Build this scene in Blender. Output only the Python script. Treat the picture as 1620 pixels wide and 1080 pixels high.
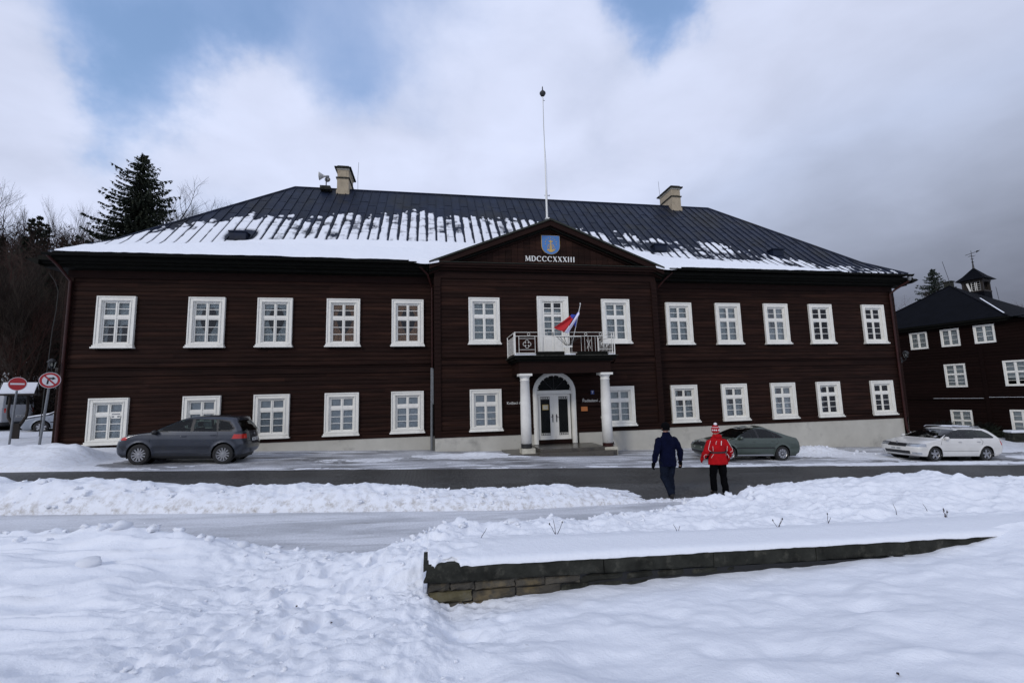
import bpy, bmesh, math, random
import numpy as np
from mathutils import Vector, Matrix
from mathutils.bvhtree import BVHTree
random.seed(7); rng = np.random.default_rng(7)
for o in list(bpy.data.objects): bpy.data.objects.remove(o)
scene = bpy.context.scene
C = scene.collection
rad = math.radians

# ------------------------------------------------------------------ camera
CAMZ = 2.27
cd = bpy.data.cameras.new('camera'); cam = bpy.data.objects.new('camera', cd); C.objects.link(cam)
cd.sensor_width = 36.0; cd.lens = 16.0; cd.clip_start = 0.05; cd.clip_end = 2000
yaw, pitch, roll = rad(10.1206), rad(6.8095), rad(-1.461)
Fv = Vector((math.sin(yaw)*math.cos(pitch), math.cos(yaw)*math.cos(pitch), math.sin(pitch)))
Rv = Vector((math.cos(yaw), -math.sin(yaw), 0)); Uv = Rv.cross(Fv)
r2 = Rv*math.cos(roll) + Uv*math.sin(roll); u2 = -Rv*math.sin(roll) + Uv*math.cos(roll)
mw = Matrix((r2, u2, -Fv)).transposed().to_4x4(); mw.translation = (0, 0, CAMZ)
cam.matrix_world = mw
scene.camera = cam
scene.render.resolution_x = 1024; scene.render.resolution_y = 682
scene.view_settings.view_transform = 'Standard'; scene.view_settings.look = 'None'
scene.view_settings.gamma = 1.0; scene.view_settings.exposure = 0.0
scene.view_settings.use_curve_mapping = False

# ------------------------------------------------------------------ world: daylight sky with broken cloud
SUN_EL, SUN_AZ = rad(30), rad(222)          # azimuth clockwise from +Y; the light comes from behind the camera, left
world = bpy.data.worlds.new('World'); scene.world = world; world.use_nodes = True
nt = world.node_tree; N = nt.nodes; L = nt.links
for n in list(N): N.remove(n)
def nd(t, **k):
    n = N.new(t)
    for a, b in k.items(): setattr(n, a, b)
    return n
def mth(op, a, b=None, c=None, clamp=False):
    n = nd('ShaderNodeMath', operation=op, use_clamp=clamp)
    for i, v in enumerate((a, b, c)):
        if v is None: continue
        if isinstance(v, (int, float)): n.inputs[i].default_value = v
        else: L.new(v, n.inputs[i])
    return n.outputs[0]
def vmth(op, a, b=None):
    n = nd('ShaderNodeVectorMath', operation=op)
    for i, v in enumerate((a, b)):
        if v is None: continue
        if isinstance(v, (tuple, list)): n.inputs[i].default_value = v
        else: L.new(v, n.inputs[i])
    return n.outputs['Value'] if op in ('DOT_PRODUCT', 'DISTANCE', 'LENGTH') else n.outputs[0]
sky = nd('ShaderNodeTexSky', sky_type='NISHITA'); sky.sun_disc = False
sky.sun_elevation = SUN_EL; sky.sun_rotation = SUN_AZ
sky.air_density = 1.6; sky.dust_density = 0.2; sky.ozone_density = 4.0
tc = nd('ShaderNodeTexCoord'); D = vmth('NORMALIZE', tc.outputs['Generated'])
sp = nd('ShaderNodeSeparateXYZ'); L.new(D, sp.inputs[0])
zz = mth('ADD', mth('MAXIMUM', sp.outputs[2], 0.0), 0.22)
cb = nd('ShaderNodeCombineXYZ'); L.new(mth('DIVIDE', sp.outputs[0], zz), cb.inputs[0]); L.new(mth('DIVIDE', sp.outputs[1], zz), cb.inputs[1])
def noise(vec, scale, det, rough, dist=0.0, off=(0, 0, 0)):
    n = nd('ShaderNodeTexNoise'); n.inputs['Scale'].default_value = scale; n.inputs['Detail'].default_value = det
    n.inputs['Roughness'].default_value = rough; n.inputs['Distortion'].default_value = dist
    L.new(vmth('ADD', vec, off), n.inputs['Vector']); return n.outputs['Fac']
n1 = noise(cb.outputs[0], 1.1, 7, 0.52, 0.35, (3.1, 1.7, 0))
n2 = noise(cb.outputs[0], 3.4, 6, 0.5, 0.2, (0.3, 5.2, 2))
n3 = noise(D, 1.6, 5, 0.5, 0.3, (7.7, 2.2, 1))
# a slow warp so that the soft masses have ragged outlines
wn = nd('ShaderNodeTexNoise'); wn.inputs['Scale'].default_value = 3.2; wn.inputs['Detail'].default_value = 6; wn.inputs['Roughness'].default_value = 0.6
L.new(D, wn.inputs['Vector'])
warp = vmth('MULTIPLY', vmth('SUBTRACT', wn.outputs['Color'], (0.5, 0.5, 0.5)), (0.30, 0.30, 0.30))
DW = vmth('ADD', D, warp)
def blob(c, r):
    n = nd('ShaderNodeMapRange', interpolation_type='SMOOTHSTEP'); n.inputs['From Min'].default_value = r; n.inputs['From Max'].default_value = r*0.12
    L.new(vmth('DISTANCE', DW, c), n.inputs['Value']); return n.outputs[0]
dens = mth('ADD', mth('MULTIPLY', n1, 0.85), mth('MULTIPLY', n2, 0.65))
dens = mth('ADD', dens, 0.30)
for c, r, w in (((-0.417, .733, .537), .16, .62), ((-0.479, .66, .585), .15, .52), ((-.33, .72, .62), .13, .42), ((0.366, .645, .671), .13, .85), ((-.20, .76, .62), .18, .22), ((-.45, .76, .47), .12, .35),
                ((.0, .77, .64), .22, .26), ((-.12, .82, .55), .16, .26), ((.02, .86, .50), .10, .25), ((-.20, .60, .78), .40, .45), ((.1, .45, .9), .45, .45), ((-.6, .3, .75), .4, .4), ((-.5, -.3, .8), .5, .5)):
    dens = mth('SUBTRACT', dens, mth('MULTIPLY', blob(c, r), w))
for c, r, w in (((-.308, .814, .493), .20, .35), ((-.545, .70, .445), .22, .25), ((.0, .88, .45), .3, .2), ((.75, .6, .3), .6, .5)):
    dens = mth('ADD', dens, mth('MULTIPLY', blob(c, r), w))
dr = nd('ShaderNodeMapRange', interpolation_type='SMOOTHSTEP'); dr.inputs['From Min'].default_value = 0.10; dr.inputs['From Max'].default_value = 1.12; dr.inputs['To Min'].default_value = 0.30
L.new(dens, dr.inputs['Value']); density = dr.outputs[0]
# cloud brightness: pale to the left, a rain-grey bank low on the right
gx = vmth('DOT_PRODUCT', D, (0.80, 0.45, -0.62))
gr = nd('ShaderNodeMapRange', interpolation_type='SMOOTHSTEP'); gr.inputs['From Min'].default_value = 0.38; gr.inputs['From Max'].default_value = 0.98
L.new(mth('ADD', gx, mth('MULTIPLY', mth('SUBTRACT', n3, 0.5), 0.22)), gr.inputs['Value'])
cr = nd('ShaderNodeValToRGB'); L.new(gr.outputs[0], cr.inputs[0])
el = cr.color_ramp.elements
el[0].position = 0; el[0].color = (.68, .74, .94, 1); el[1].position = 1; el[1].color = (.115, .12, .155, 1)
for p, c in ((.2, (.53, .60, .79, 1)), (.5, (.37, .415, .54, 1)), (.78, (.20, .22, .285, 1))):
    e = el.new(p); e.color = c
shade = mth('MULTIPLY', mth('ADD', mth('MULTIPLY', n2, 0.44), 0.78), mth('ADD', mth('MULTIPLY', sp.outputs[1], 0.13, None, False), 0.89))
sc = nd('ShaderNodeVectorMath', operation='SCALE'); L.new(cr.outputs[0], sc.inputs[0]); L.new(shade, sc.inputs['Scale'])
thin = nd('ShaderNodeMapRange', interpolation_type='SMOOTHSTEP'); thin.inputs['From Min'].default_value = .15; thin.inputs['From Max'].default_value = 1.0; L.new(density, thin.inputs['Value'])
tm = nd('ShaderNodeMix'); tm.data_type = 'RGBA'; L.new(thin.outputs[0], tm.inputs[0]); tm.inputs[6].default_value = (.36, .54, 1.0, 1); L.new(sc.outputs[0], tm.inputs[7])
bg1 = nd('ShaderNodeBackground'); bg1.inputs['Strength'].default_value = 0.15; L.new(sky.outputs[0], bg1.inputs['Color'])
bg2 = nd('ShaderNodeBackground'); bg2.inputs['Strength'].default_value = 1.0; L.new(tm.outputs[2], bg2.inputs['Color'])
mx = nd('ShaderNodeMixShader'); L.new(density, mx.inputs[0]); L.new(bg1.outputs[0], mx.inputs[1]); L.new(bg2.outputs[0], mx.inputs[2])
wo = nd('ShaderNodeOutputWorld'); L.new(mx.outputs[0], wo.inputs[0])

# ------------------------------------------------------------------ sun, veiled by cloud
sd = bpy.data.lights.new('sun', 'SUN'); sd.energy = 1.05; sd.angle = rad(10); sd.color = (1.0, .95, .88)
sun = bpy.data.objects.new('sun', sd); C.objects.link(sun)
sdir = Vector((math.sin(SUN_AZ)*math.cos(SUN_EL), math.cos(SUN_AZ)*math.cos(SUN_EL), math.sin(SUN_EL)))
sun.rotation_euler = sdir.to_track_quat('Z', 'Y').to_euler()

# ------------------------------------------------------------------ materials
def mat(name, col, rough=0.6, vary=0.0, scale=4.0, stretch=(1, 1, 1), bump=0.0, bscale=None, metal=0.0, coat=0.0, rand=0.0, col2=None, c2scale=2.0, c2lo=0.5, c2hi=0.65, spec=0.5, bdist=0.01):
    m = bpy.data.materials.new(name); m.use_nodes = True; t = m.node_tree; n = t.nodes; l = t.links
    b = n['Principled BSDF']; b.inputs['Roughness'].default_value = rough; b.inputs['Metallic'].default_value = metal
    b.inputs['Specular IOR Level'].default_value = spec
    if coat: b.inputs['Coat Weight'].default_value = coat; b.inputs['Coat Roughness'].default_value = 0.08
    src = None
    co = n.new('ShaderNodeTexCoord'); mp = n.new('ShaderNodeMapping'); mp.inputs['Scale'].default_value = stretch; l.new(co.outputs['Object'], mp.inputs[0])
    rgb = n.new('ShaderNodeRGB'); rgb.outputs[0].default_value = (*col, 1); src = rgb.outputs[0]
    if col2:
        no = n.new('ShaderNodeTexNoise'); no.inputs['Scale'].default_value = c2scale; no.inputs['Detail'].default_value = 6; no.inputs['Roughness'].default_value = .65; l.new(mp.outputs[0], no.inputs['Vector'])
        mr = n.new('ShaderNodeMapRange'); mr.inputs['From Min'].default_value = c2lo; mr.inputs['From Max'].default_value = c2hi; l.new(no.outputs['Fac'], mr.inputs['Value'])
        mi = n.new('ShaderNodeMix'); mi.data_type = 'RGBA'; l.new(mr.outputs[0], mi.inputs[0]); l.new(src, mi.inputs[6]); mi.inputs[7].default_value = (*col2, 1); src = mi.outputs[2]
    if vary:
        no = n.new('ShaderNodeTexNoise'); no.inputs['Scale'].default_value = scale; no.inputs['Detail'].default_value = 6; no.inputs['Roughness'].default_value = .6; l.new(mp.outputs[0], no.inputs['Vector'])
        mr = n.new('ShaderNodeMapRange'); mr.inputs['From Min'].default_value = .3; mr.inputs['From Max'].default_value = .7; mr.inputs['To Min'].default_value = 1-vary; mr.inputs['To Max'].default_value = 1+vary; l.new(no.outputs['Fac'], mr.inputs['Value'])
        v = n.new('ShaderNodeVectorMath'); v.operation = 'SCALE'; l.new(src, v.inputs[0]); l.new(mr.outputs[0], v.inputs['Scale']); src = v.outputs[0]
    if rand:
        oi = n.new('ShaderNodeObjectInfo'); mr = n.new('ShaderNodeMapRange'); mr.inputs['To Min'].default_value = 1-rand; mr.inputs['To Max'].default_value = 1+rand; l.new(oi.outputs['Random'], mr.inputs['Value'])
        v = n.new('ShaderNodeVectorMath'); v.operation = 'SCALE'; l.new(src, v.inputs[0]); l.new(mr.outputs[0], v.inputs['Scale']); src = v.outputs[0]
    l.new(src, b.inputs['Base Color'])
    if bump:
        no = n.new('ShaderNodeTexNoise'); no.inputs['Scale'].default_value = bscale or scale*4; no.inputs['Detail'].default_value = 5; l.new(mp.outputs[0], no.inputs['Vector'])
        bp = n.new('ShaderNodeBump'); bp.inputs['Strength'].default_value = bump; bp.inputs['Distance'].default_value = bdist; l.new(no.outputs['Fac'], bp.inputs['Height']); l.new(bp.outputs[0], b.inputs['Normal'])
    return m
def glass(name, tint, tr, rough=0.03, ior=1.45):
    m = bpy.data.materials.new(name); m.use_nodes = True; t = m.node_tree; n = t.nodes; l = t.links
    for q in list(n): n.remove(q)
    tb = n.new('ShaderNodeBsdfTransparent'); tb.inputs[0].default_value = (*tint, 1)
    db = n.new('ShaderNodeBsdfDiffuse'); db.inputs[0].default_value = (.012, .014, .014, 1)
    a = n.new('ShaderNodeMixShader'); a.inputs[0].default_value = 1-tr; l.new(tb.outputs[0], a.inputs[1]); l.new(db.outputs[0], a.inputs[2])
    g = n.new('ShaderNodeBsdfGlossy'); g.inputs['Roughness'].default_value = rough
    fr = n.new('ShaderNodeFresnel'); fr.inputs[0].default_value = ior
    co = n.new('ShaderNodeTexCoord'); no = n.new('ShaderNodeTexNoise'); no.inputs['Scale'].default_value = 1.7; l.new(co.outputs['Object'], no.inputs['Vector'])
    bp = n.new('ShaderNodeBump'); bp.inputs['Strength'].default_value = .08; bp.inputs['Distance'].default_value = .05; l.new(no.outputs['Fac'], bp.inputs['Height']); l.new(bp.outputs[0], g.inputs['Normal'])
    s = n.new('ShaderNodeMixShader'); l.new(fr.outputs[0], s.inputs[0]); l.new(a.outputs[0], s.inputs[1]); l.new(g.outputs[0], s.inputs[2])
    o = n.new('ShaderNodeOutputMaterial'); l.new(s.outputs[0], o.inputs[0]); return m
MT = dict(
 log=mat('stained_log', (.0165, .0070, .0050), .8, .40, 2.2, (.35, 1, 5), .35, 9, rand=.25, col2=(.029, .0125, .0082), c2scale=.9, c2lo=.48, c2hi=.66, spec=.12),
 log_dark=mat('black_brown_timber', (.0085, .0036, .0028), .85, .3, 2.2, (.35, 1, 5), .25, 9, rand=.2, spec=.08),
 trim=mat('dark_trim', (.015, .0058, .0040), .7, .25, 3, (.5, 1, 3), .2, 12, spec=.12),
 trim_red=mat('red_brown_pipe', (.028, .006, .0045), .5, .25, 3, spec=.25),
 cornice=mat('black_green_cornice', (.0050, .0050, .0036), .7, .35, 4, spec=.10),
 edge=mat('mossy_metal_edge', (.028, .031, .024), .6, .3, 3, spec=.2),
 white=mat('white_paint', (.78, .765, .70), .5, .07, 3, (1, 1, 1), .12, 30, rand=.03, col2=(.52, .51, .47), c2scale=2.4, c2lo=.60, c2hi=.80),
 white_worn=mat('chipped_white_paint', (.76, .745, .69), .55, .08, 4, (1, 1, 1), .2, 20, col2=(.035, .03, .025), c2scale=5.0, c2lo=.69, c2hi=.71),
 plaster=mat('plinth_plaster', (.49, .475, .42), .9, .08, 1.2, (1, 1, 1), .25, 14, col2=(.32, .31, .28), c2scale=.7, c2lo=.58, c2hi=.72, spec=.2),
 roof=mat('roof_metal', (.0085, .0135, .029), .5, .35, 1.5, (1, 1, 1), .15, 5, rand=.22, col2=(.016, .018, .022), c2scale=.5, spec=.16),
 tar=mat('dark_roof', (.0035, .004, .0062), .8, .3, 2, spec=.05),
 snow=None,
 curtain=mat('curtain_cloth', (.50, .54, .53), .9, .2, 6), curtain_tan=mat('tan_curtain', (.42, .21, .09), .9, .2, 6),
 blind=mat('grey_blind', (.62, .66, .68), .9, .06, 3),
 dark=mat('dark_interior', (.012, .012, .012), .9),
 stone=mat('wall_stone', (.062, .055, .042), .9, .4, 5, (1, 1, 1), .7, 22, rand=.3, col2=(.15, .115, .06), c2scale=3, c2lo=.52, c2hi=.66),
 stone_y=mat('lichen_stone', (.10, .085, .042), .9, .4, 5, (1, 1, 1), .7, 22, col2=(.11, .10, .07), c2scale=5),
 coping=mat('weathered_coping', (.027, .0275, .023), .95, .5, 4, (1, 1, 1), .6, 26, rand=.12, col2=(.070, .068, .055), c2scale=6, c2lo=.54, c2hi=.70, spec=.1),
 step=mat('wet_stone_step', (.085, .075, .06), .28, .3, 3, col2=(.04, .035, .03), c2scale=3),
 chimney=mat('chimney_render', (.36, .30, .21), .9, .22, 3, (1, 1, 1), .4, 18, col2=(.16, .11, .07), c2scale=3, c2lo=.56, c2hi=.72),
 chimney_w=mat('chimney_concrete', (.50, .47, .38), .9, .2, 4),
 galv=mat('galvanised_steel', (.17, .18, .19), .6, .15, 8, metal=.2),
 grey=mat('grey_metal', (.20, .21, .22), .5, .15, 6, metal=.3),
 iron=mat('black_iron', (.012, .012, .012), .5),
 pale=mat('pale_horn', (.52, .51, .48), .5),
 wglass=glass('window_glass', (.95, .97, .97), .96), lglass=glass('lamp_glass', (.8, .8, .75), .7),
 dglass=glass('dark_door_glass', (.3, .3, .3), .35, .05, 1.12),
 cglass=glass('car_glass', (.42, .50, .47), .82),
 red=mat('sign_red', (.36, .008, .010), .35), signwhite=mat('sign_white', (.62, .62, .64), .35), black=mat('matt_black', (.008, .008, .008), .6),
 shield=mat('crest_blue', (.065, .19, .45), .4), gold=mat('crest_gold', (.55, .36, .09), .4), brass=mat('brass_plate', (.42, .30, .10), .35, metal=.5),
 orange=mat('orange_plate', (.42, .14, .035), .5), blueplate=mat('blue_plate', (.02, .05, .20), .4),
 letter=mat('letter_white', (.72, .72, .68), .5),
 fred=mat('flag_red', (.46, .015, .02), .8), fwhite=mat('flag_white', (.72, .70, .86), .8), fblue=mat('flag_blue', (.03, .06, .36), .8),
 tyre=mat('tyre_rubber', (.012, .012, .012), .8, .2, 20), rim=mat('alloy_rim', (.42, .42, .43), .32, metal=.85), trimblk=mat('black_plastic', (.012, .012, .013), .5),
 suv=mat('steel_blue_paint', (.036, .042, .056), .32, .12, 2, coat=.8, metal=.55, col2=(.045, .05, .06), c2scale=3),
 sage=mat('sage_green_paint', (.060, .080, .064), .34, .10, 2, coat=.7, metal=.4),
 wcar=mat('white_car_paint', (.66, .65, .62), .35, .05, 2, coat=.6), wvan=mat('white_van_paint_shaded', (.30, .31, .33), .4, .06, 2, coat=.3),  # the van's white is greyed: the shadow over it is put into the paint
 silver=mat('silver_car_paint', (.30, .33, .37), .35, metal=.4, coat=.5),
 tail=mat('red_lens', (.50, .02, .012), .2, coat=.6), lens=mat('clear_lens', (.42, .44, .46), .15, metal=.5, coat=.8), plate=mat('plate_white', (.62, .62, .60), .5),
 navy=mat('navy_cloth', (.0028, .004, .017), .95, .25, 9, bump=.4, bscale=14, spec=.08), denim=mat('denim_cloth', (.007, .010, .019), .95, .3, 9, bump=.4, bscale=18, spec=.08), blackcloth=mat('black_cloth', (.0028, .0028, .0035), .95, .2, 9, bump=.3, bscale=18, spec=.05),
 redcloth=mat('red_cloth', (.38, .006, .009), .85, .2, 8, bump=.5, bscale=12, spec=.1), reflect=mat('pale_piping', (.80, .72, .68), .5), skin=mat('skin', (.45, .25, .18), .6), boot=mat('boot_leather', (.010, .008, .007), .6), pom=mat('wool_white', (.75, .72, .74), .95, bump=.5, bscale=60),
 hair=mat('hair_dark', (.03, .02, .015), .7),
 bark=mat('bark', (.020, .015, .012), .95, .4, 9, spec=.1), bark_pale=mat('pale_bark', (.060, .047, .038), .95, .4, 9, spec=.1), bark_red=mat('reddish_bark', (.050, .024, .019), .95, .4, 9, spec=.1),
 needle=mat('spruce_needles', (.012, .019, .009), .9, .45, 3, rand=.15, col2=(.026, .030, .012), c2scale=1.6), needle2=mat('spruce_needles_light', (.024, .036, .024), .85, .4, 3, rand=.1),
 rust=mat('dry_beech_leaves', (.030, .0135, .0085), .95, .4, 4), bush=mat('evergreen_bush', (.014, .021, .010), .85, .4, 5),
 sapling=mat('grey_pole', (.03, .032, .03), .7), timber=mat('dark_timber', (.020, .014, .010), .8, .3, 5, (1, 1, .3)),
)
def snow_mat(nm='snow', dirtcol=(.27, .22, .15), lo=.47, hi=.72):
    m = bpy.data.materials.new(nm); m.use_nodes = True; t = m.node_tree; n = t.nodes; l = t.links; b = n['Principled BSDF']
    b.inputs['Roughness'].default_value = .62; b.inputs['Specular IOR Level'].default_value = .25
    co = n.new('ShaderNodeTexCoord')
    at = n.new('ShaderNodeAttribute'); at.attribute_name = 'dirt'
    no = n.new('ShaderNodeTexNoise'); no.inputs['Scale'].default_value = 7; no.inputs['Detail'].default_value = 8; no.inputs['Roughness'].default_value = .7; l.new(co.outputs['Object'], no.inputs['Vector'])
    mr = n.new('ShaderNodeMapRange'); mr.inputs['From Min'].default_value = lo; mr.inputs['From Max'].default_value = hi; l.new(no.outputs['Fac'], mr.inputs['Value'])
    mu = n.new('ShaderNodeMath'); mu.operation = 'MULTIPLY'; mu.use_clamp = True; l.new(mr.outputs[0], mu.inputs[0]); l.new(at.outputs['Fac'], mu.inputs[1])
    mi = n.new('ShaderNodeMix'); mi.data_type = 'RGBA'; l.new(mu.outputs[0], mi.inputs[0]); mi.inputs[6].default_value = (.83, .855, .90, 1); mi.inputs[7].default_value = (*dirtcol, 1); l.new(mi.outputs[2], b.inputs['Base Color'])
    n4 = n.new('ShaderNodeTexNoise'); n4.inputs['Scale'].default_value = 16; n4.inputs['Detail'].default_value = 8; n4.inputs['Roughness'].default_value = .66; l.new(co.outputs['Object'], n4.inputs['Vector'])
    bp = n.new('ShaderNodeBump'); bp.inputs['Strength'].default_value = .55; bp.inputs['Distance'].default_value = .026; l.new(n4.outputs['Fac'], bp.inputs['Height'])
    n5 = n.new('ShaderNodeTexNoise'); n5.inputs['Scale'].default_value = 75; n5.inputs['Detail'].default_value = 3; l.new(co.outputs['Object'], n5.inputs['Vector'])
    bp2 = n.new('ShaderNodeBump'); bp2.inputs['Strength'].default_value = .45; bp2.inputs['Distance'].default_value = .006; l.new(n5.outputs['Fac'], bp2.inputs['Height']); l.new(bp.outputs[0], bp2.inputs['Normal'])
    l.new(bp2.outputs[0], b.inputs['Normal'])
    b.inputs['Subsurface Weight'].default_value = 0.0
    return m
MT['snow'] = snow_mat(); MT['snow_thin'] = snow_mat('thin_snow', (.022, .027, .040), .25, .55)
def ground_mat(name, base, ice, lo, hi, nscale, stretch, wet=.35, cobble=False, third=None, grain=.35):
    m = bpy.data.materials.new(name); m.use_nodes = True; t = m.node_tree; n = t.nodes; l = t.links; b = n['Principled BSDF']
    co = n.new('ShaderNodeTexCoord'); mp = n.new('ShaderNodeMapping'); mp.inputs['Scale'].default_value = stretch; l.new(co.outputs['Object'], mp.inputs[0])
    no = n.new('ShaderNodeTexNoise'); no.inputs['Scale'].default_value = nscale; no.inputs['Detail'].default_value = 9; no.inputs['Roughness'].default_value = .68; no.inputs['Distortion'].default_value = .4; l.new(mp.outputs[0], no.inputs['Vector'])
    mr = n.new('ShaderNodeMapRange'); mr.inputs['From Min'].default_value = lo; mr.inputs['From Max'].default_value = hi; l.new(no.outputs['Fac'], mr.inputs['Value'])
    g = n.new('ShaderNodeTexNoise'); g.inputs['Scale'].default_value = 30; g.inputs['Detail'].default_value = 4; l.new(co.outputs['Object'], g.inputs['Vector'])
    gm = n.new('ShaderNodeMapRange'); gm.inputs['From Min'].default_value = .3; gm.inputs['From Max'].default_value = .7; gm.inputs['To Min'].default_value = 1-grain; gm.inputs['To Max'].default_value = 1+grain; l.new(g.outputs['Fac'], gm.inputs['Value'])
    mi = n.new('ShaderNodeMix'); mi.data_type = 'RGBA'; l.new(mr.outputs[0], mi.inputs[0]); mi.inputs[6].default_value = (*base, 1); mi.inputs[7].default_value = (*ice, 1); src = mi.outputs[2]
    if third:
        q = n.new('ShaderNodeTexNoise'); q.inputs['Scale'].default_value = third[1]; q.inputs['Detail'].default_value = 8; q.inputs['Roughness'].default_value = .7; l.new(mp.outputs[0], q.inputs['Vector'])
        qm = n.new('ShaderNodeMapRange'); qm.inputs['From Min'].default_value = third[2]; qm.inputs['From Max'].default_value = third[3]; l.new(q.outputs['Fac'], qm.inputs['Value'])
        m2 = n.new('ShaderNodeMix'); m2.data_type = 'RGBA'; l.new(qm.outputs[0], m2.inputs[0]); l.new(src, m2.inputs[6]); m2.inputs[7].default_value = (*third[0], 1); src = m2.outputs[2]
    v = n.new('ShaderNodeVectorMath'); v.operation = 'SCALE'; l.new(src, v.inputs[0]); l.new(gm.outputs[0], v.inputs['Scale'])
    src = v.outputs[0]; h = g.outputs['Fac']; dist = .006
    if cobble:
        vo = n.new('ShaderNodeTexVoronoi'); vo.feature = 'DISTANCE_TO_EDGE'; vo.inputs['Scale'].default_value = 9.5; vo.inputs['Randomness'].default_value = .55; l.new(co.outputs['Object'], vo.inputs['Vector'])
        vm = n.new('ShaderNodeMapRange'); vm.inputs['From Min'].default_value = 0.0; vm.inputs['From Max'].default_value = .12; l.new(vo.outputs['Distance'], vm.inputs['Value'])
        vv = n.new('ShaderNodeMapRange'); vv.inputs['To Min'].default_value = .45; vv.inputs['To Max'].default_value = 1.1; l.new(vm.outputs[0], vv.inputs['Value'])
        w = n.new('ShaderNodeVectorMath'); w.operation = 'SCALE'; l.new(src, w.inputs[0]); l.new(vv.outputs[0], w.inputs['Scale']); src = w.outputs[0]; h = vm.outputs[0]; dist = .012
    l.new(src, b.inputs['Base Color'])
    rr = n.new('ShaderNodeMapRange'); rr.inputs['To Min'].default_value = wet; rr.inputs['To Max'].default_value = .55; l.new(mr.outputs[0], rr.inputs['Value']); l.new(rr.outputs[0], b.inputs['Roughness'])
    b.inputs['Specular IOR Level'].default_value = .18
    bp = n.new('ShaderNodeBump'); bp.inputs['Strength'].default_value = .6; bp.inputs['Distance'].default_value = dist; l.new(h, bp.inputs['Height'])
    b2 = n.new('ShaderNodeBump'); b2.inputs['Strength'].default_value = .5; b2.inputs['Distance'].default_value = .02; l.new(no.outputs['Fac'], b2.inputs['Height']); l.new(bp.outputs[0], b2.inputs['Normal'])
    l.new(b2.outputs[0], b.inputs['Normal']); return m
MT['road'] = ground_mat('sett_road', (.056, .055, .052), (.10, .099, .096), .42, .68, .55, (.3, 1.8, 1), .45, True, ((.30, .305, .32), 3.0, .66, .80))
MT['parking'] = ground_mat('slushy_parking', (.10, .10, .102), (.46, .47, .50), .40, .56, .38, (.45, 1.7, 1), .45, False, ((.72, .74, .78), .8, .50, .60))
MT['ice'] = ground_mat('icy_path', (.43, .445, .475), (.66, .675, .71), .38, .58, .9, (.35, 2.2, 1), .32, False, ((.30, .305, .32), 1.6, .58, .74), .12)

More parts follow.
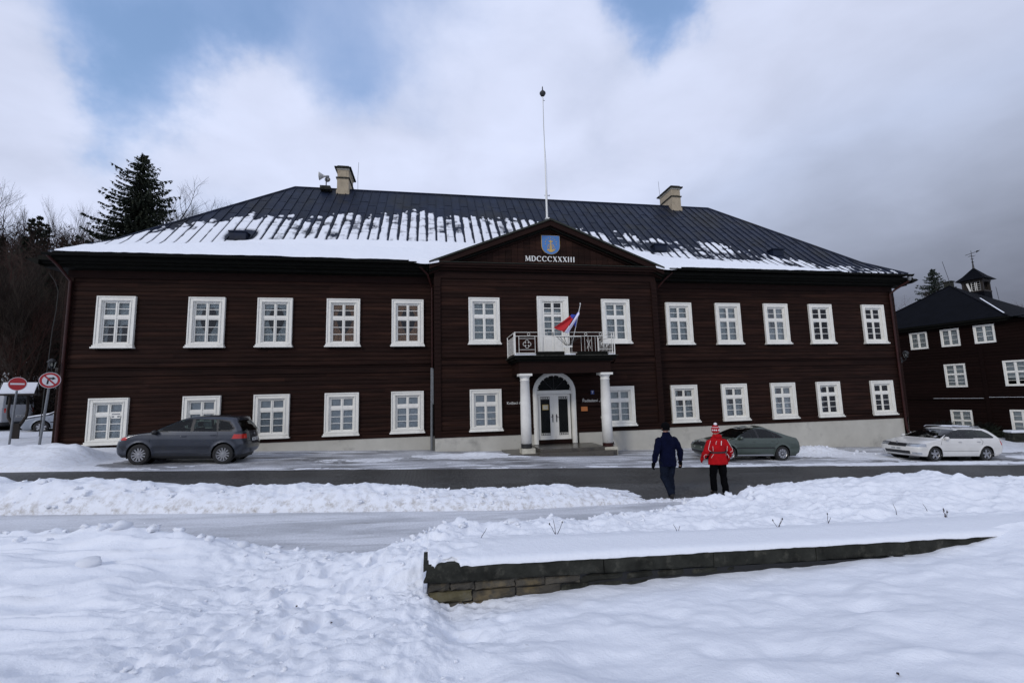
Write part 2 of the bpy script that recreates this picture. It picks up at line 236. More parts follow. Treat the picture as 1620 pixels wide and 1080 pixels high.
# ------------------------------------------------------------------ mesh helpers
class MB:
    def __init__(s): s.v = []; s.f = []
    def quad(s, *p):
        i = len(s.v); s.v += [tuple(q) for q in p]; s.f.append(tuple(range(i, i+len(p)))); return s
    def box(s, x0, x1, y0, y1, z0, z1, T=None):
        i = len(s.v); P = [(x, y, z) for z in (z0, z1) for y in (y0, y1) for x in (x0, x1)]
        if T: P = [tuple(T @ Vector(p)) for p in P]
        s.v += P
        s.f += [tuple(i+k for k in q) for q in ((0, 2, 3, 1), (4, 5, 7, 6), (0, 1, 5, 4), (2, 6, 7, 3), (0, 4, 6, 2), (1, 3, 7, 5))]; return s
    def bar(s, a, b, w, h=None, up=(0, 0, 1)):
        a = Vector(a); b = Vector(b); d = (b-a).normalized(); u = Vector(up)
        if abs(d.dot(u)) > .98: u = Vector((0, 1, 0))
        sx = d.cross(u).normalized(); uz = sx.cross(d); h = h or w; i = len(s.v)
        for p in (a, b):
            for (m, n) in ((-1, -1), (1, -1), (1, 1), (-1, 1)): s.v.append(tuple(p+sx*(m*w/2)+uz*(n*h/2)))
        s.f += [tuple(i+k for k in q) for q in ((0, 1, 2, 3), (7, 6, 5, 4), (0, 4, 5, 1), (1, 5, 6, 2), (2, 6, 7, 3), (3, 7, 4, 0))]; return s
    def tube(s, pts, r, seg=8, cap=True):
        pts = [Vector(p) for p in pts]; n = len(pts); rr = r if isinstance(r, (list, tuple)) else [r]*n; i0 = len(s.v); u = None
        for k, p in enumerate(pts):
            d = (pts[min(k+1, n-1)]-pts[max(k-1, 0)]).normalized()
            if u is None:
                u = Vector((0, 0, 1)) if abs(d.z) < .9 else Vector((1, 0, 0))
            u = (u-d*u.dot(d)).normalized(); w = d.cross(u)
            for j in range(seg):
                a = 2*math.pi*j/seg; s.v.append(tuple(p+(u*math.cos(a)+w*math.sin(a))*rr[k]))
        for k in range(n-1):
            for j in range(seg):
                a = i0+k*seg+j; b = i0+k*seg+(j+1) % seg; s.f.append((a, b, b+seg, a+seg))
        if cap: s.f.append(tuple(i0+j for j in range(seg))[::-1]); s.f.append(tuple(i0+(n-1)*seg+j for j in range(seg)))
        return s
    def lathe(s, prof, c=(0, 0, 0), seg=24, axis='z', cap=True):
        i0 = len(s.v); n = len(prof)
        for (r, z) in prof:
            for j in range(seg):
                a = 2*math.pi*j/seg; x, y = r*math.cos(a), r*math.sin(a)
                p = (x, y, z) if axis == 'z' else ((x, z, y) if axis == 'y' else (z, x, y))
                s.v.append((p[0]+c[0], p[1]+c[1], p[2]+c[2]))
        for k in range(n-1):
            for j in range(seg):
                a = i0+k*seg+j; b = i0+k*seg+(j+1) % seg; s.f.append((a, b, b+seg, a+seg))
        if cap: s.f.append(tuple(i0+j for j in range(seg))[::-1]); s.f.append(tuple(i0+(n-1)*seg+j for j in range(seg)))
        return s
    def prism(s, poly, y0, y1, plane='xz'):
        # polygon in a plane extruded along the remaining axis
        i = len(s.v); n = len(poly)
        for y in (y0, y1):
            for (a, b) in poly: s.v.append((a, y, b) if plane == 'xz' else ((a, b, y) if plane == 'xy' else (y, a, b)))
        s.f.append(tuple(range(i, i+n))); s.f.append(tuple(range(i+2*n-1, i+n-1, -1)))
        for k in range(n): s.f.append((i+k, i+n+k, i+n+(k+1) % n, i+(k+1) % n))
        return s
    def add(s, o, T=None):
        i = len(s.v); s.v += [tuple(T @ Vector(p)) if T else p for p in o.v]; s.f += [tuple(i+k for k in q) for q in o.f]; return s
    def mesh(s, name, smooth=False, fix=True):
        m = bpy.data.meshes.new(name); m.from_pydata(s.v, [], s.f)
        if fix:
            b = bmesh.new(); b.from_mesh(m); bmesh.ops.recalc_face_normals(b, faces=b.faces); b.to_mesh(m); b.free()
        if smooth: m.polygons.foreach_set('use_smooth', [True]*len(m.polygons))
        m.update(); return m
def put(name, me, m, parent=None, loc=None, rz=0.0, **kw):
    if isinstance(me, MB): me = me.mesh(name, kw.pop('smooth', False), kw.pop('fix', True))
    else: kw.pop('smooth', None); kw.pop('fix', None)
    if not me.materials and m is not None: me.materials.append(MT[m] if isinstance(m, str) else m)
    o = bpy.data.objects.new(name, me); C.objects.link(o)
    if parent is not None: o.parent = parent
    if loc is not None: o.location = loc
    if rz: o.rotation_euler = (0, 0, rz)
    for k, v in kw.items(): o[k] = v
    return o
def thing(name, label, cat, loc=(0, 0, 0), rz=0.0, group=None):
    o = bpy.data.objects.new(name, None); C.objects.link(o); o.empty_display_size = .2
    o.location = loc; o.rotation_euler = (0, 0, rz); o['label'] = label; o['category'] = cat
    if group: o['group'] = group
    return o
def copy_tree(o, parent=None):
    c = o.copy(); C.objects.link(c)
    if parent is not None: c.parent = parent
    for ch in list(o.children): copy_tree(ch, c)
    return c
def bevel(o, w=.008, seg=2):
    b = o.modifiers.new('bevel', 'BEVEL'); b.width = w; b.segments = seg; b.limit_method = 'ANGLE'; return o

# ------------------------------------------------------------------ vectorised noise
def vnoise(x, y, seed=0):
    xi = np.floor(x).astype(np.int64); yi = np.floor(y).astype(np.int64); fx = x-xi; fy = y-yi
    fx = fx*fx*fx*(fx*(fx*6-15)+10); fy = fy*fy*fy*(fy*(fy*6-15)+10)
    def h(a, b):
        n = (a*374761393+b*668265263+seed*1442695041) & 0xffffffff
        n = ((n ^ (n >> 13))*1274126177) & 0xffffffff
        return ((n ^ (n >> 16)) & 0xffff)/65535.0
    return (h(xi, yi)*(1-fx)+h(xi+1, yi)*fx)*(1-fy)+(h(xi, yi+1)*(1-fx)+h(xi+1, yi+1)*fx)*fy
def fbm(x, y, oct=4, seed=0, gain=.5):
    s = 0; a = 1; t = 0
    for k in range(oct):
        ca, sa = math.cos(k*.7), math.sin(k*.7)
        s = s+a*(vnoise((x*ca-y*sa)*2**k+13.7*k, (x*sa+y*ca)*2**k-7.3*k, seed+k)-.5)*2; t += a; a *= gain
    return s/t
def billow(x, y, oct=3, seed=0):
    s = 0; a = 1; t = 0
    for k in range(oct):
        s = s+a*(1-np.abs(vnoise(x*2**k+3*k, y*2**k+5*k, seed+k)*2-1)); t += a; a *= .5
    return s/t
def ss(a, b, x):
    t = np.clip((x-a)/(b-a), 0, 1); return t*t*(3-2*t)
def grid_mesh(name, X, Y, Z, m, attr=None, **kw):
    nr, nc = X.shape; me = bpy.data.meshes.new(name)
    co = np.stack([X, Y, Z], -1).reshape(-1, 3).astype(np.float32)
    i = np.arange(nr*nc).reshape(nr, nc); q = np.stack([i[:-1, :-1], i[:-1, 1:], i[1:, 1:], i[1:, :-1]], -1).reshape(-1, 4)
    keep = kw.pop('keep', None)
    if keep is not None:
        keep = keep.ravel()
        q = q[keep[q].any(1)]; used = np.zeros(nr*nc, bool); used[q.ravel()] = True; idx = np.cumsum(used)-1
        co = co[used]; q = idx[q]
        if attr is not None: attr = attr.ravel()[used]
    me.vertices.add(len(co)); me.vertices.foreach_set('co', co.ravel())
    me.loops.add(q.size); me.loops.foreach_set('vertex_index', q.ravel().astype(np.int32))
    me.polygons.add(len(q)); me.polygons.foreach_set('loop_start', np.arange(0, q.size, 4, dtype=np.int32)); me.polygons.foreach_set('loop_total', np.full(len(q), 4, np.int32))
    me.update(calc_edges=True); me.polygons.foreach_set('use_smooth', np.ones(len(q), bool))
    if attr is not None:
        a = me.attributes.new('dirt', 'FLOAT', 'POINT'); a.data.foreach_set('value', attr.ravel().astype(np.float32))
    me.materials.append(MT[m]); o = bpy.data.objects.new(name, me); C.objects.link(o)
    if kw.get('parent'): o.parent = kw.pop('parent')
    for k, v in kw.items():
        if k != 'parent': o[k] = v
    return o
# ------------------------------------------------------------------ terrain
SLOPE = -.038
def base(x): return SLOPE*np.clip(x, -30, 48)
def wall_y(x): return 5.13+.016*x
FY = 20.8
def hill(x, y):
    s = ss(-13, -19, x)
    h = s*(2.6*ss(29.5, 35, y)+np.maximum(0, y-33)*.27)
    h = h+ss(40, 90, y)*ss(-30, 10, x)*3.0
    h = h+ss(60, 120, x)*6+ss(60, 150, y)*6
    return h
def mass_edge(x): return np.interp(x, [-.3, .4, 1.5, 3, 4, 5.5, 7.1, 8.0, 10, 14, 22, 60], [7.3, 7.7, 7.95, 8.2, 8.7, 9.45, 9.75, 10.7, 11.35, 11.55, 11.5, 11.4])
def near_edge(x): return np.interp(x, [-40, -9, -6.8, -4.8, -2.7, -.6, .4], [9.6, 9.1, 8.75, 8.45, 7.9, 7.35, 7.6])
def H(x, y, dirt=False):
    x = np.asarray(x, float); y = np.asarray(y, float)
    b = base(x)+hill(x, y)
    u = y-wall_y(x)
    right = ss(-.10, .25, x)
    # --- foreground field on the camera side
    frontwall = .085+.037*np.clip(x, -.1, 12)+.20*ss(6.6, 8.6, x); frontwall = np.minimum(frontwall, .55)
    prof_r = frontwall+(.63-frontwall)*ss(5.2, 1.8, y)*.9
    prof_l = np.interp(y, [-6, 0, 2.5, 4, 5.4, 6.6, 8.0], [.8, .64, .52, .34, .17, .10, .07])+.07*ss(-2.4, -4.2, x)*ss(3.0, 5.5, y)
    n_broad = fbm(x*.75, y*.95, 3, 11); n_mid = fbm(x*2.2+.4*y, y*3.6, 3, 21); n_s = fbm(x*7, y*8, 3, 31); n_f = fbm(x*18, y*18, 2, 41)
    trod = ss(-3.4, -2.4, x+.35*n_broad)*ss(1.5, .2, x+.3*(5.2-y)*ss(5.2, 3, y))
    left_f = 1-trod
    f = prof_l*(1-right)+prof_r*right
    soft = .085*n_broad*(1-.65*right*ss(4.4, 5.1, y))+.030*n_mid*(.4+.6*left_f)+.006*n_s
    lump = trod*(.024*n_s+.020*n_f+.020*n_mid-.02+.022*(np.abs(fbm(x*6, y*7, 3, 301))*2-.5)*-1)+.008*n_f*ss(-2, -6, -x)*0
    n_b2 = fbm(x*1.5+3, y*1.9, 3, 203); f = f+soft+lump+(.045*n_b2+.03*np.abs(n_b2)*(1-trod))*(1-.7*right*ss(4.5, 5.1, y))
    # long wind-packed ridges left of the trodden track
    rd = np.abs(fbm(x*.55+1.3*y*.18, y*2.6, 3, 57)); f = f+left_f*(1-right)*(.07*(1-np.clip(rd*3.2, 0, 1))**1.5)*ss(3, 4.5, y)
    # footprints
    # mounds along the near edge of the path
    e = near_edge(x)-y
    mo = ss(.0, .35, e)*ss(1.25, .45, e)
    mh = np.interp(x, [-30, -8, -6.2, -5.3, -4.7, -4.3, -3.8, -3.3, -2.7, -2.2, 0], [.05, .05, .05, .04, .12, .09, .04, .05, .03, .0, .0])
    f = f+mo*mh*(1+.3*n_mid+.3*n_s)+mo*.05*billow(x*1.9, y*1.9, 3, 61)*ss(-1.9, -3.0, x)
    f = f*ss(-.05, .42, e+.10*n_mid+.05*n_s)+(-.06)*(1-ss(-.05, .42, e+.10*n_mid+.05*n_s))
    # --- snow mass behind the low wall
    me = mass_edge(x)-y+.18*n_mid+.10*n_s
    crest = np.interp(x, [-1, 1, 3, 4.4, 5.4, 6.7, 8.4, 10.1, 11.5, 12.2, 12.9, 14, 20, 40], [.12, .18, .15, .14, .19, .36, .46, .55, .64, .52, .42, .46, .45, .4])
    low = np.interp(x, [-1, 3, 6, 9, 14], [.34, .34, .37, .46, .44])
    pl = np.where(y < 6.6, .545+(low-.545)*ss(5.75, 6.6, y), low+(crest-low)*ss(6.8, 8.9, y))
    pl = pl*(1-.80*ss(8.9, 11.2, y)*ss(4, 6, x))
    bl = billow(x*1.25, y*1.6, 3, 71); bl2 = billow(x*3.4, y*3.8, 3, 81)
    amp = ss(5.8, 6.8, y)
    mh2 = pl+amp*(.20*(bl-.55)+.085*(bl2-.5)+.014*n_f+.05*n_broad+.02*n_s)+.008*n_broad*(1-amp)+.004*n_s
    # broken crust at the wall's free end
    mh2 = mh2+ss(1.0, .25, x)*(.045*n_s+.03*n_mid)*ss(5.2, 5.5, y)
    edge_l = ss(-.07, .02, x)
    mh2 = mh2*ss(-.05, .45, me)+(-.06)*(1-ss(-.05, .45, me))
    behind = (u > .17) & (x > -.055)
    # lumpy pile sloping down to the left of the wall end
    side = ss(-1.3, -.06, x)*ss(5.25, 5.9, y)*ss(-.05, .4, me+.0)
    f = f+(.26+.06*(bl2-.4)+.02*n_s)*side*(~behind)
    f = np.where(behind, mh2, f)
    # --- ploughed bank between path and road
    foot = np.interp(x, [-40, -8, -3.4, 1.6, 4.6], [11.2, 10.35, 9.95, 9.55, 9.85]); cy = foot+.72
    ch = np.interp(x, [-40, -8, -6, -3.7, -1.7, .2, 3.1, 4.1, 4.75, 5.2], [.46, .46, .42, .36, .35, .30, .26, .17, .03, -.08])
    dd = (y-cy)/.74; sh = np.clip(1-dd*dd, 0, 1)**.55
    bk = ch*sh*(1+.32*fbm(x*1.7, y*1.2, 3, 91)+.22*(bl2-.5))+.035*n_s*sh+.02*n_f*sh-.06*(1-ss(0, .15, sh))
    isbank = (y > foot-.3) & (y < cy+1.2) & (x < 5.4)
    far = y > mass_edge(x)
    f = np.where(isbank & (bk > f*0-.055) & far, bk, f)
    # thin broken snow where the track meets the road
    thin = ss(4.3, 5.0, x)*ss(8.4, 7.4, x)*np.exp(-((y-10.02)/.26)**2)
    f = np.where(far & (x > 4.2) & (x < 8.6), np.maximum(f, -.05+thin*(.075+.05*n_s+.03*n_mid)), f)
    # --- road and parking strip
    rt = 15.25-.045*(x+0)                                    # far edge of the road
    road = (y > 11.9) | ((y > 11.0) & (x < 8)) 
    pk = y > rt
    nb = fbm(x*.55, y*1.7, 4, 101)+.5*fbm(x*2.2, y*4.2, 3, 111)
    bias = -.42+0*x
    bias = bias+1.9*ss(-10.0, -11.6, x)*ss(15.6, 16.6, y)
    bias = bias+.55*ss(-5, -11, x)*np.exp(-((y-rt-.5)/.6)**2)
    bias = bias+.95*np.exp(-(((x-1.6)/2.6)**2+((y-18.2)/.45)**2))+.6*np.exp(-(((x+3.6)/2.4)**2+((y-17.6)/.6)**2))
    bias = bias+1.4*np.exp(-(((x-16.6)/1.9)**2+((y-18.0)/.8)**2))+.9*np.exp(-(((x-19.3)/1.6)**2+((y-17.2)/1.2)**2))+.85*np.exp(-(((x-19)/9)**2+((y-15.0)/.45)**2))
    bias = bias+1.5*ss(24.4, 25.6, x)*ss(15, 15.6, y)-1.3*ss(24.5, 25.6, x)*np.exp(-((y-17.4-.1*(x-25))/.8)**2)
    bias = bias+2.0*ss(-14.9, -15.6, x)+1.0*ss(FY+.5, FY+2, y)+.35*np.exp(-((y-rt-.25)/.35)**2)
    pm = np.where(pk, np.clip(.055*(bias+.55*nb), -.05, .09), -.06)
    pm = pm+pk*ss(-10.6, -11.6, x)*(.42*np.exp(-((y-17.5)/.95)**2)*(1+.25*n_mid)+.10)*1.0
    pm = pm+pk*(.26*np.exp(-(((x-17.2)/1.5)**2+((y-18.4)/.55)**2)))*(1+.5*n_mid+.3*n_s)
    pm = pm+pk*(.12*np.exp(-(((x-1.7)/1.7)**2+((y-18.6)/.30)**2)))*(1+.5*n_mid)
    pm = pm+ss(-14.9, -16.5, x)*(.12+.05*n_broad)+(ss(25.5, 30, x)*ss(19.5, 23, y))*.25*(1+.4*n_mid)
    pm = np.where((pk) & (pm > 0), pm+.015*n_s, pm)
    f = np.where(road | pk, np.where(pk, pm, np.where(isbank & far, f, np.where(me > -.1, f, -.06))), f)
    f = np.where(y > FY+8, np.maximum(f, .1+.08*n_broad), f)
    if dirt:
        dm = np.zeros_like(x)
        dm = np.where(isbank & far, .75*ss(.1, -.6, dd)*(.45+.7*ss(.35, .0, f))+.25*n_mid, dm)
        dm = np.maximum(dm, .8*thin*(x > 4.3)*(x < 8.2)*(y > 9.6)*(y < 11))
        dm = np.maximum(dm, np.where(pk, .30, 0))
        dm = np.maximum(dm, trod*(.05+.10*n_s))
        return b+f, np.clip(dm, 0, 1)
    return b+f
def hz(x, y): return float(H(np.array([x]), np.array([y]))[0])
def gspan(*seg):
    out = []
    for a, b, s in seg: out.append(np.arange(a, b-1e-6, s))
    return np.concatenate(out+[np.array([seg[-1][1]])])
gx_ = gspan((-260, -100, 20), (-100, -40, 4), (-40, -20, .8), (-20, -9, .14), (-9, -4, .06), (-4, -.3, .034), (-.3, .1, .012), (.1, 9, .034), (9, 15, .06), (15, 30, .14), (30, 60, .9), (60, 100, 4), (100, 260, 20))
gy_ = gspan((-60, -6, 9), (-6, 1.6, .35), (1.6, 5.08, .028), (5.08, 5.5, .012), (5.5, 8.8, .034), (8.8, 11.6, .04), (11.6, 15, .3), (15, 21, .09), (21, 40, .7), (40, 100, 4), (100, 300, 20))
GX, GY = np.meshgrid(gx_, gy_); GY = GY+.016*GX*np.exp(-((GY-5.2)/1.6)**2)*ss(40, 15, np.abs(GX))
GZ, GD = H(GX, GY, True)
# a few boot prints pressed into the trodden track
for k in range(46):
    t = k/46; px = -1.25+.75*math.sin(k*1.7)*.5+rng.normal(0, .35)+.6*(t-.5); py = 2.6+4.6*t+rng.normal(0, .1); a = rng.normal(1.35, .35)
    dx = (GX-px)*math.cos(a)+(GY-py)*math.sin(a); dy = -(GX-px)*math.sin(a)+(GY-py)*math.cos(a)
    q = (dx/.15)**2+(dy/.065)**2; GZ -= .042*np.exp(-q**3)-.014*np.exp(-(np.sqrt(q)-1.45)**2*9)
for px, py, r, d_ in ((3.05, 4.2, .10, .035), (2.6, 3.35, .16, .06), (4.0, 3.9, .12, .04), (1.5, 3.1, .2, .03), (3.6, 3.2, .22, .05), (4.9, 4.4, .13, .04), (.35, 4.35, .12, .05), (5.8, 3.9, .2, .05), (-5.0, 5.6, .3, .04), (-3.9, 4.6, .3, .04)):
    GZ -= d_*np.exp(-(((GX-px)/(r*1.5))**2+((GY-py)/r)**2))
grid_mesh('snow_ground', GX, GY, GZ, 'snow', GD, kind='structure', label='snow cover over the square, trodden and ploughed')
# snow lying over the coping, continuous with the bed behind it
cx_ = np.arange(-.097, 12.4, .02); cu_ = np.array([-.012, -.010, -.002, .012, .03, .05, .075, .10, .14, .18, .23, .28, .33]); CX, CU = np.meshgrid(cx_, cu_)
CY = wall_y(CX)+.02+CU; hb = H(CX, np.maximum(CY, wall_y(CX)+.19)); ct = .505+SLOPE*CX
frng = .5+.5*fbm(CX*4, CX*0, 4, 171)
prof_c = np.interp(CU, [-.012, -.010, -.002, .012, .03, .05, .075, .14], [0, .16, .36, .58, .74, .86, .95, 1.0])
CZ_ = np.where(CU < -.011, ct-.008-.024*frng, ct+.004+(hb-ct)*prof_c)-np.where((CU >= -.011) & (CU < 0), .02*frng, 0)
brk = ss(.55, .05, CX)*ss(.16, .0, CU); CY = CY+.10*brk*(.5+fbm(CX*9, CU*20, 2, 181)); CZ_ = CZ_-brk*.05*(.5+fbm(CX*14, CU*20, 2, 191))
cap_o = grid_mesh('snow_cap', CX, CY, CZ_+.003, 'snow', kind='stuff')
def sheet(name, x0, x1, ylo, yhi, off, m, nx=160, ny=30):
    xs = np.linspace(x0, x1, nx); t = np.linspace(0, 1, ny); X, T = np.meshgrid(xs, t)
    Y = ylo(X)*(1-T)+yhi(X)*T; Z = base(X)+hill(X, Y)+off
    return grid_mesh(name, X, Y, Z, m, kind='structure')
sheet('road', -90, 110, lambda x: 9.9+0*x, lambda x: 15.25-.045*np.clip(x, -30, 40)+.0*x, 0.0, 'road')
sheet('parking_strip', -22, 60, lambda x: 15.22-.045*np.clip(x, -30, 40), lambda x: FY+.1+0*x+12*ss(25.5, 27, x), .004, 'parking', 240, 60)
sheet('icy_path', -90, 8.8, lambda x: 6.6+0*x, lambda x: 10.10+.35*ss(-4, -10, x)+.06*np.sin(x*5.1)+.05*np.sin(x*13), .006, 'ice', 400, 40)
# ------------------------------------------------------------------ the long log house
XL, XR, YB = -14.45, 25.25, 33.6
RX0, RX1, RY = .14, 10.78, 20.2          # projecting middle section
house = thing('log_town_house', 'long two-storey dark brown log building with white windows, pillared entrance and snowy hipped metal roof', 'building', (0, FY, 0))
def lp(x, y, z): return (x, y-FY, z)
def hput(name, mb, m, **kw):
    mb.v = [(x, y-FY, z) for x, y, z in mb.v]; return put(name, mb, m, house, **kw)
WX = [-12.61, -9.26, -6.60, -3.80, -1.04, 12.22, 14.96, 17.74, 20.43, 23.75]
RXC = [2.35, 5.50, 8.62]
ZU0, ZU1, ZL0, ZL1 = 4.57, 6.71, .76, 2.59
ALLP = []
def log_row(x0, x1, z0, z1, y, holes, rnd):
    mb = MB(); segs = []; c = x0
    for a, b in sorted(holes):
        if b <= x0 or a >= x1: continue
        if a > c: segs.append((c, a))
        c = b
    if c < x1: segs.append((c, x1))
    sg = []
    for a, b in segs:
        while b-a > 4.6: q = a+random.uniform(2.4, 4.4); sg.append((a, q-.003)); a = q
        sg.append((a, b))
    segs = sg
    h = z1-z0; out = []; pr = [(-.004, .0), (-.020, .02), (-.028, .5*h*.7), (-.028, h*.62), (-.018, h-.02), (-.004, h)]
    for a, b in segs:
        mb = MB(); i = 0
        for x in (a, b):
            for (py, pz) in pr: mb.v.append((x, y+py+rnd*.006, z0+pz))
            mb.v.append((x, y+.24, z1)); mb.v.append((x, y+.24, z0))
        n = len(pr)+2
        for k in range(n): mb.f.append((i+k, i+(k+1) % n, i+n+(k+1) % n, i+n+k))
        mb.f.append(tuple(range(i, i+n))[::-1]); mb.f.append(tuple(range(i+n, i+2*n))); ALLP.append((b-a, mb))
def wall_section(x0, x1, y, xcs, zb, door=None, belt=(3.48, 3.72), frieze=7.47, bdoor=None):
    rows = []
    n1 = 14; z = zb+.29; h = (belt[0]-z)/n1
    rows += [(z+i*h, z+(i+1)*h) for i in range(n1)]
    z2 = belt[1]+.06; n2 = 20; h2 = (frieze-z2)/n2
    rows += [(z2+i*h2, z2+(i+1)*h2) for i in range(n2)]
    for (a, b) in rows:
        hl = []
        for xc in xcs:
            if (b > ZL0+.12 and a < ZL1-.12) and not (door and abs(xc-door[0]) < 1): hl.append((xc-.58, xc+.58))
            zz0 = 4.12 if (bdoor and abs(xc-bdoor) < .2) else ZU0+.12
            if b > zz0 and a < ZU1-.12: hl.append((xc-.58, xc+.58))
        if door and a < 3.30:
            hw = door[1] if b < 2.5 else math.sqrt(max(0, .86**2-max(0, b-2.42)**2))
            if hw > .1: hl.append((door[0]-hw, door[0]+hw))
        log_row(x0, x1, a+.002, b-.002, y, hl, random.uniform(-1, 1))
    hl = [(door[0]-door[1], door[0]+door[1])] if door else []
    # sill beam, belt board with drip moulding, frieze board
    mb = MB()
    for a, b in ((x0, hl[0][0]), (hl[0][1], x1)) if hl else ((x0, x1),):
        mb.box(a, b, y-.055, y+.24, zb, zb+.285); mb.box(a, b, y-.10, y+.1, zb+.20, zb+.262)
    hput('sill_beam', mb, 'log')
    hput('belt_board', MB().box(x0, x1, y-.05, y+.24, belt[0]+.003, belt[1]-.002), 'log')
    hput('belt_moulding', MB().box(x0-.02, x1+.02, y-.10, y+.2, belt[1], belt[1]+.03).box(x0-.02, x1+.02, y-.08, y+.2, belt[0]-.03, belt[0]), 'trim')
    hput('frieze_board', MB().box(x0, x1, y-.035, y+.24, frieze+.03, frieze+.56), 'trim')
    hput('frieze_moulding', MB().box(x0, x1, y-.065, y+.1, frieze-.005, frieze+.027), 'trim')
wall_section(XL, RX0-.002, FY, WX[:5], .60)
wall_section(RX1+.002, XR, FY, WX[5:], .56)
wall_section(RX0, RX1, RY, RXC, .55, door=(5.48, .98), belt=(3.72, 3.93), frieze=7.60, bdoor=5.5)
ALLP.sort(key=lambda q: -q[0])
for L_, q in ALLP[:300]: hput('plank', q, 'log')
rest = MB()
for L_, q in ALLP[300:]: rest.add(q)
if rest.v: hput('short_planks', rest, 'log', kind='stuff', label='short log pieces between windows')
# corner posts with notched log ends
def corner_post(x, y, zb, zt, w=.3):
    mb = MB().box(x, x+w, y-.075, y+.06, zb, zt)
    z = zb+.3
    while z < zt-.3: mb.box(x+.02, x+w-.02, y-.098, y-.0755, z+.012, z+.165); z += .186
    hput('corner_post', mb, 'trim')
corner_post(RX0-.02, RY, .55, 7.60); corner_post(RX1-.28, RY, .55, 7.60); corner_post(XL-.02, FY, .60, 7.47, .26); corner_post(XR-.24, FY, .56, 7.47, .26)
# side and rear walls, cheeks of the middle section, floors inside
hput('side_wall', MB().box(XL, XL+.24, FY+.241, YB-.25, .5, 8.1), 'log'); hput('side_wall', MB().box(XR-.24, XR, FY+.241, YB-.25, .3, 8.1), 'log')
hput('rear_wall', MB().box(XL, XR, YB-.249, YB, .3, 8.1), 'log')
hput('side_wall', MB().box(RX0+.001, RX0+.2, RY+.241, FY+.01, .55, 8.0), 'log'); hput('side_wall', MB().box(RX1-.2, RX1-.001, RY+.241, FY+.01, .55, 8.0), 'log')
hput('inner_wall', MB().box(XL+.25, XR-.25, FY+2.4, FY+2.5, .3, 8.0), 'dark')
hput('floor_slab', MB().box(XL+.25, XR-.25, FY+.25, FY+2.39, 3.45, 3.75).box(XL+.25, XR-.25, FY+.25, FY+2.39, .2, .5), 'dark')
pf = MB()
for a, b in ((XL, XL+.0), ):
    pass
def plinth(x0, x1, y, zt, th=.3):
    mb = MB(); i = 0
    mb.v += [(x0, y, base(x0)-.4), (x1, y, base(x1)-.4), (x1, y, zt), (x0, y, zt), (x0, y+th, base(x0)-.4), (x1, y+th, base(x1)-.4), (x1, y+th, zt), (x0, y+th, zt)]
    mb.f += [(0, 1, 2, 3), (5, 4, 7, 6), (4, 0, 3, 7), (1, 5, 6, 2), (3, 2, 6, 7), (4, 5, 1, 0)]
    hput('plinth', mb, 'plaster')
plinth(XL, RX0-.003, FY-.03, .598); plinth(RX1+.003, XR, FY-.03, .558); plinth(RX0, 4.5, RY-.03, .548, .6); plinth(6.6, RX1, RY-.03, .548, .6)
mb = MB(); mb.v += [(XR, FY-.03, -1.5), (XR, YB, -1.5), (XR, YB, .3), (XR, FY-.03, .557), (XR-.3, FY-.03, -1.5), (XR-.3, YB, -1.5), (XR-.3, YB, .3), (XR-.3, FY-.03, .557)]
mb.v = [(x+.004, y, z) for x, y, z in mb.v]
mb.f += [(0, 1, 2, 3), (5, 4, 7, 6), (4, 0, 3, 7), (1, 5, 6, 2), (3, 2, 6, 7)]; hput('plinth', mb, 'plaster')
# cornices
def cornice(x0, x1, y, z0, z1, depth):
    hput('cornice', MB().box(x0, x1, y-depth*.55, y+.25, z0-.002, z0+.12).box(x0, x1, y-depth*.8, y+.25, z0+.122, z0+.2).box(x0, x1, y-depth, y+.25, z0+.202, z1), 'cornice')
cornice(XL-.55, RX0-.02, FY, 7.78, 8.14, .80); cornice(RX1+.02, XR+.55, FY, 7.74, 8.10, .80)
for sx, x0 in ((-1, XL-.55), (1, XR+.55)):
    hput('cornice_return', MB().prism([(x0, 7.80), (x0+sx*.42, 7.98), (x0+sx*.30, 8.05), (x0, 8.05)], FY-.74, FY+.3), 'cornice')
    hput('cornice', MB().box(min(x0, x0-sx*.55), max(x0, x0-sx*.55), FY+.301, YB+.5, 7.78, 8.1), 'cornice')
# gutters with brackets
def gutter(x0, x1):
    mb = MB(); n = 10; y0, z0, r = FY-1.0, 8.20, .095
    for th, rr in ((0, r), (1, r-.012)):
        pass
    pts = [(y0+rr*math.cos(a), z0+rr*math.sin(a)) for rr, rng_ in ((r, range(n+1)), (r-.014, range(n, -1, -1))) for a in [math.pi+math.pi*k/n for k in rng_]]
    mb.prism(pts, x0, x1, 'yz')
    o = hput('gutter', mb, 'cornice')
    x = x0+.4
    while x < x1: hput('gutter_bracket', MB().bar((x, y0-.1, z0+.005), (x, y0+.25, z0+.06), .025).bar((x, y0, z0-.1), (x, y0+.22, z0-.08), .02), 'cornice'); x += 1.15
gutter(XL-.25, -.62); gutter(RX1+.55, XR+.28)
# ---------------- roof
EY, EZ = FY-.92, 8.25
RXL, RXR, RD = XL-.12, XR+.12, 6.87
PD = [(0, 8.25), (1.35, 9.22), (RD, 14.5)]
def rz_(d): return np.interp(d, [p[0] for p in PD], [p[1] for p in PD])
roof = hput('roof', MB(), 'roof')
rm = MB()
def rp(x, d, dz=0): return (x, EY+d, float(rz_(d))+dz)
yb = EY+2*RD
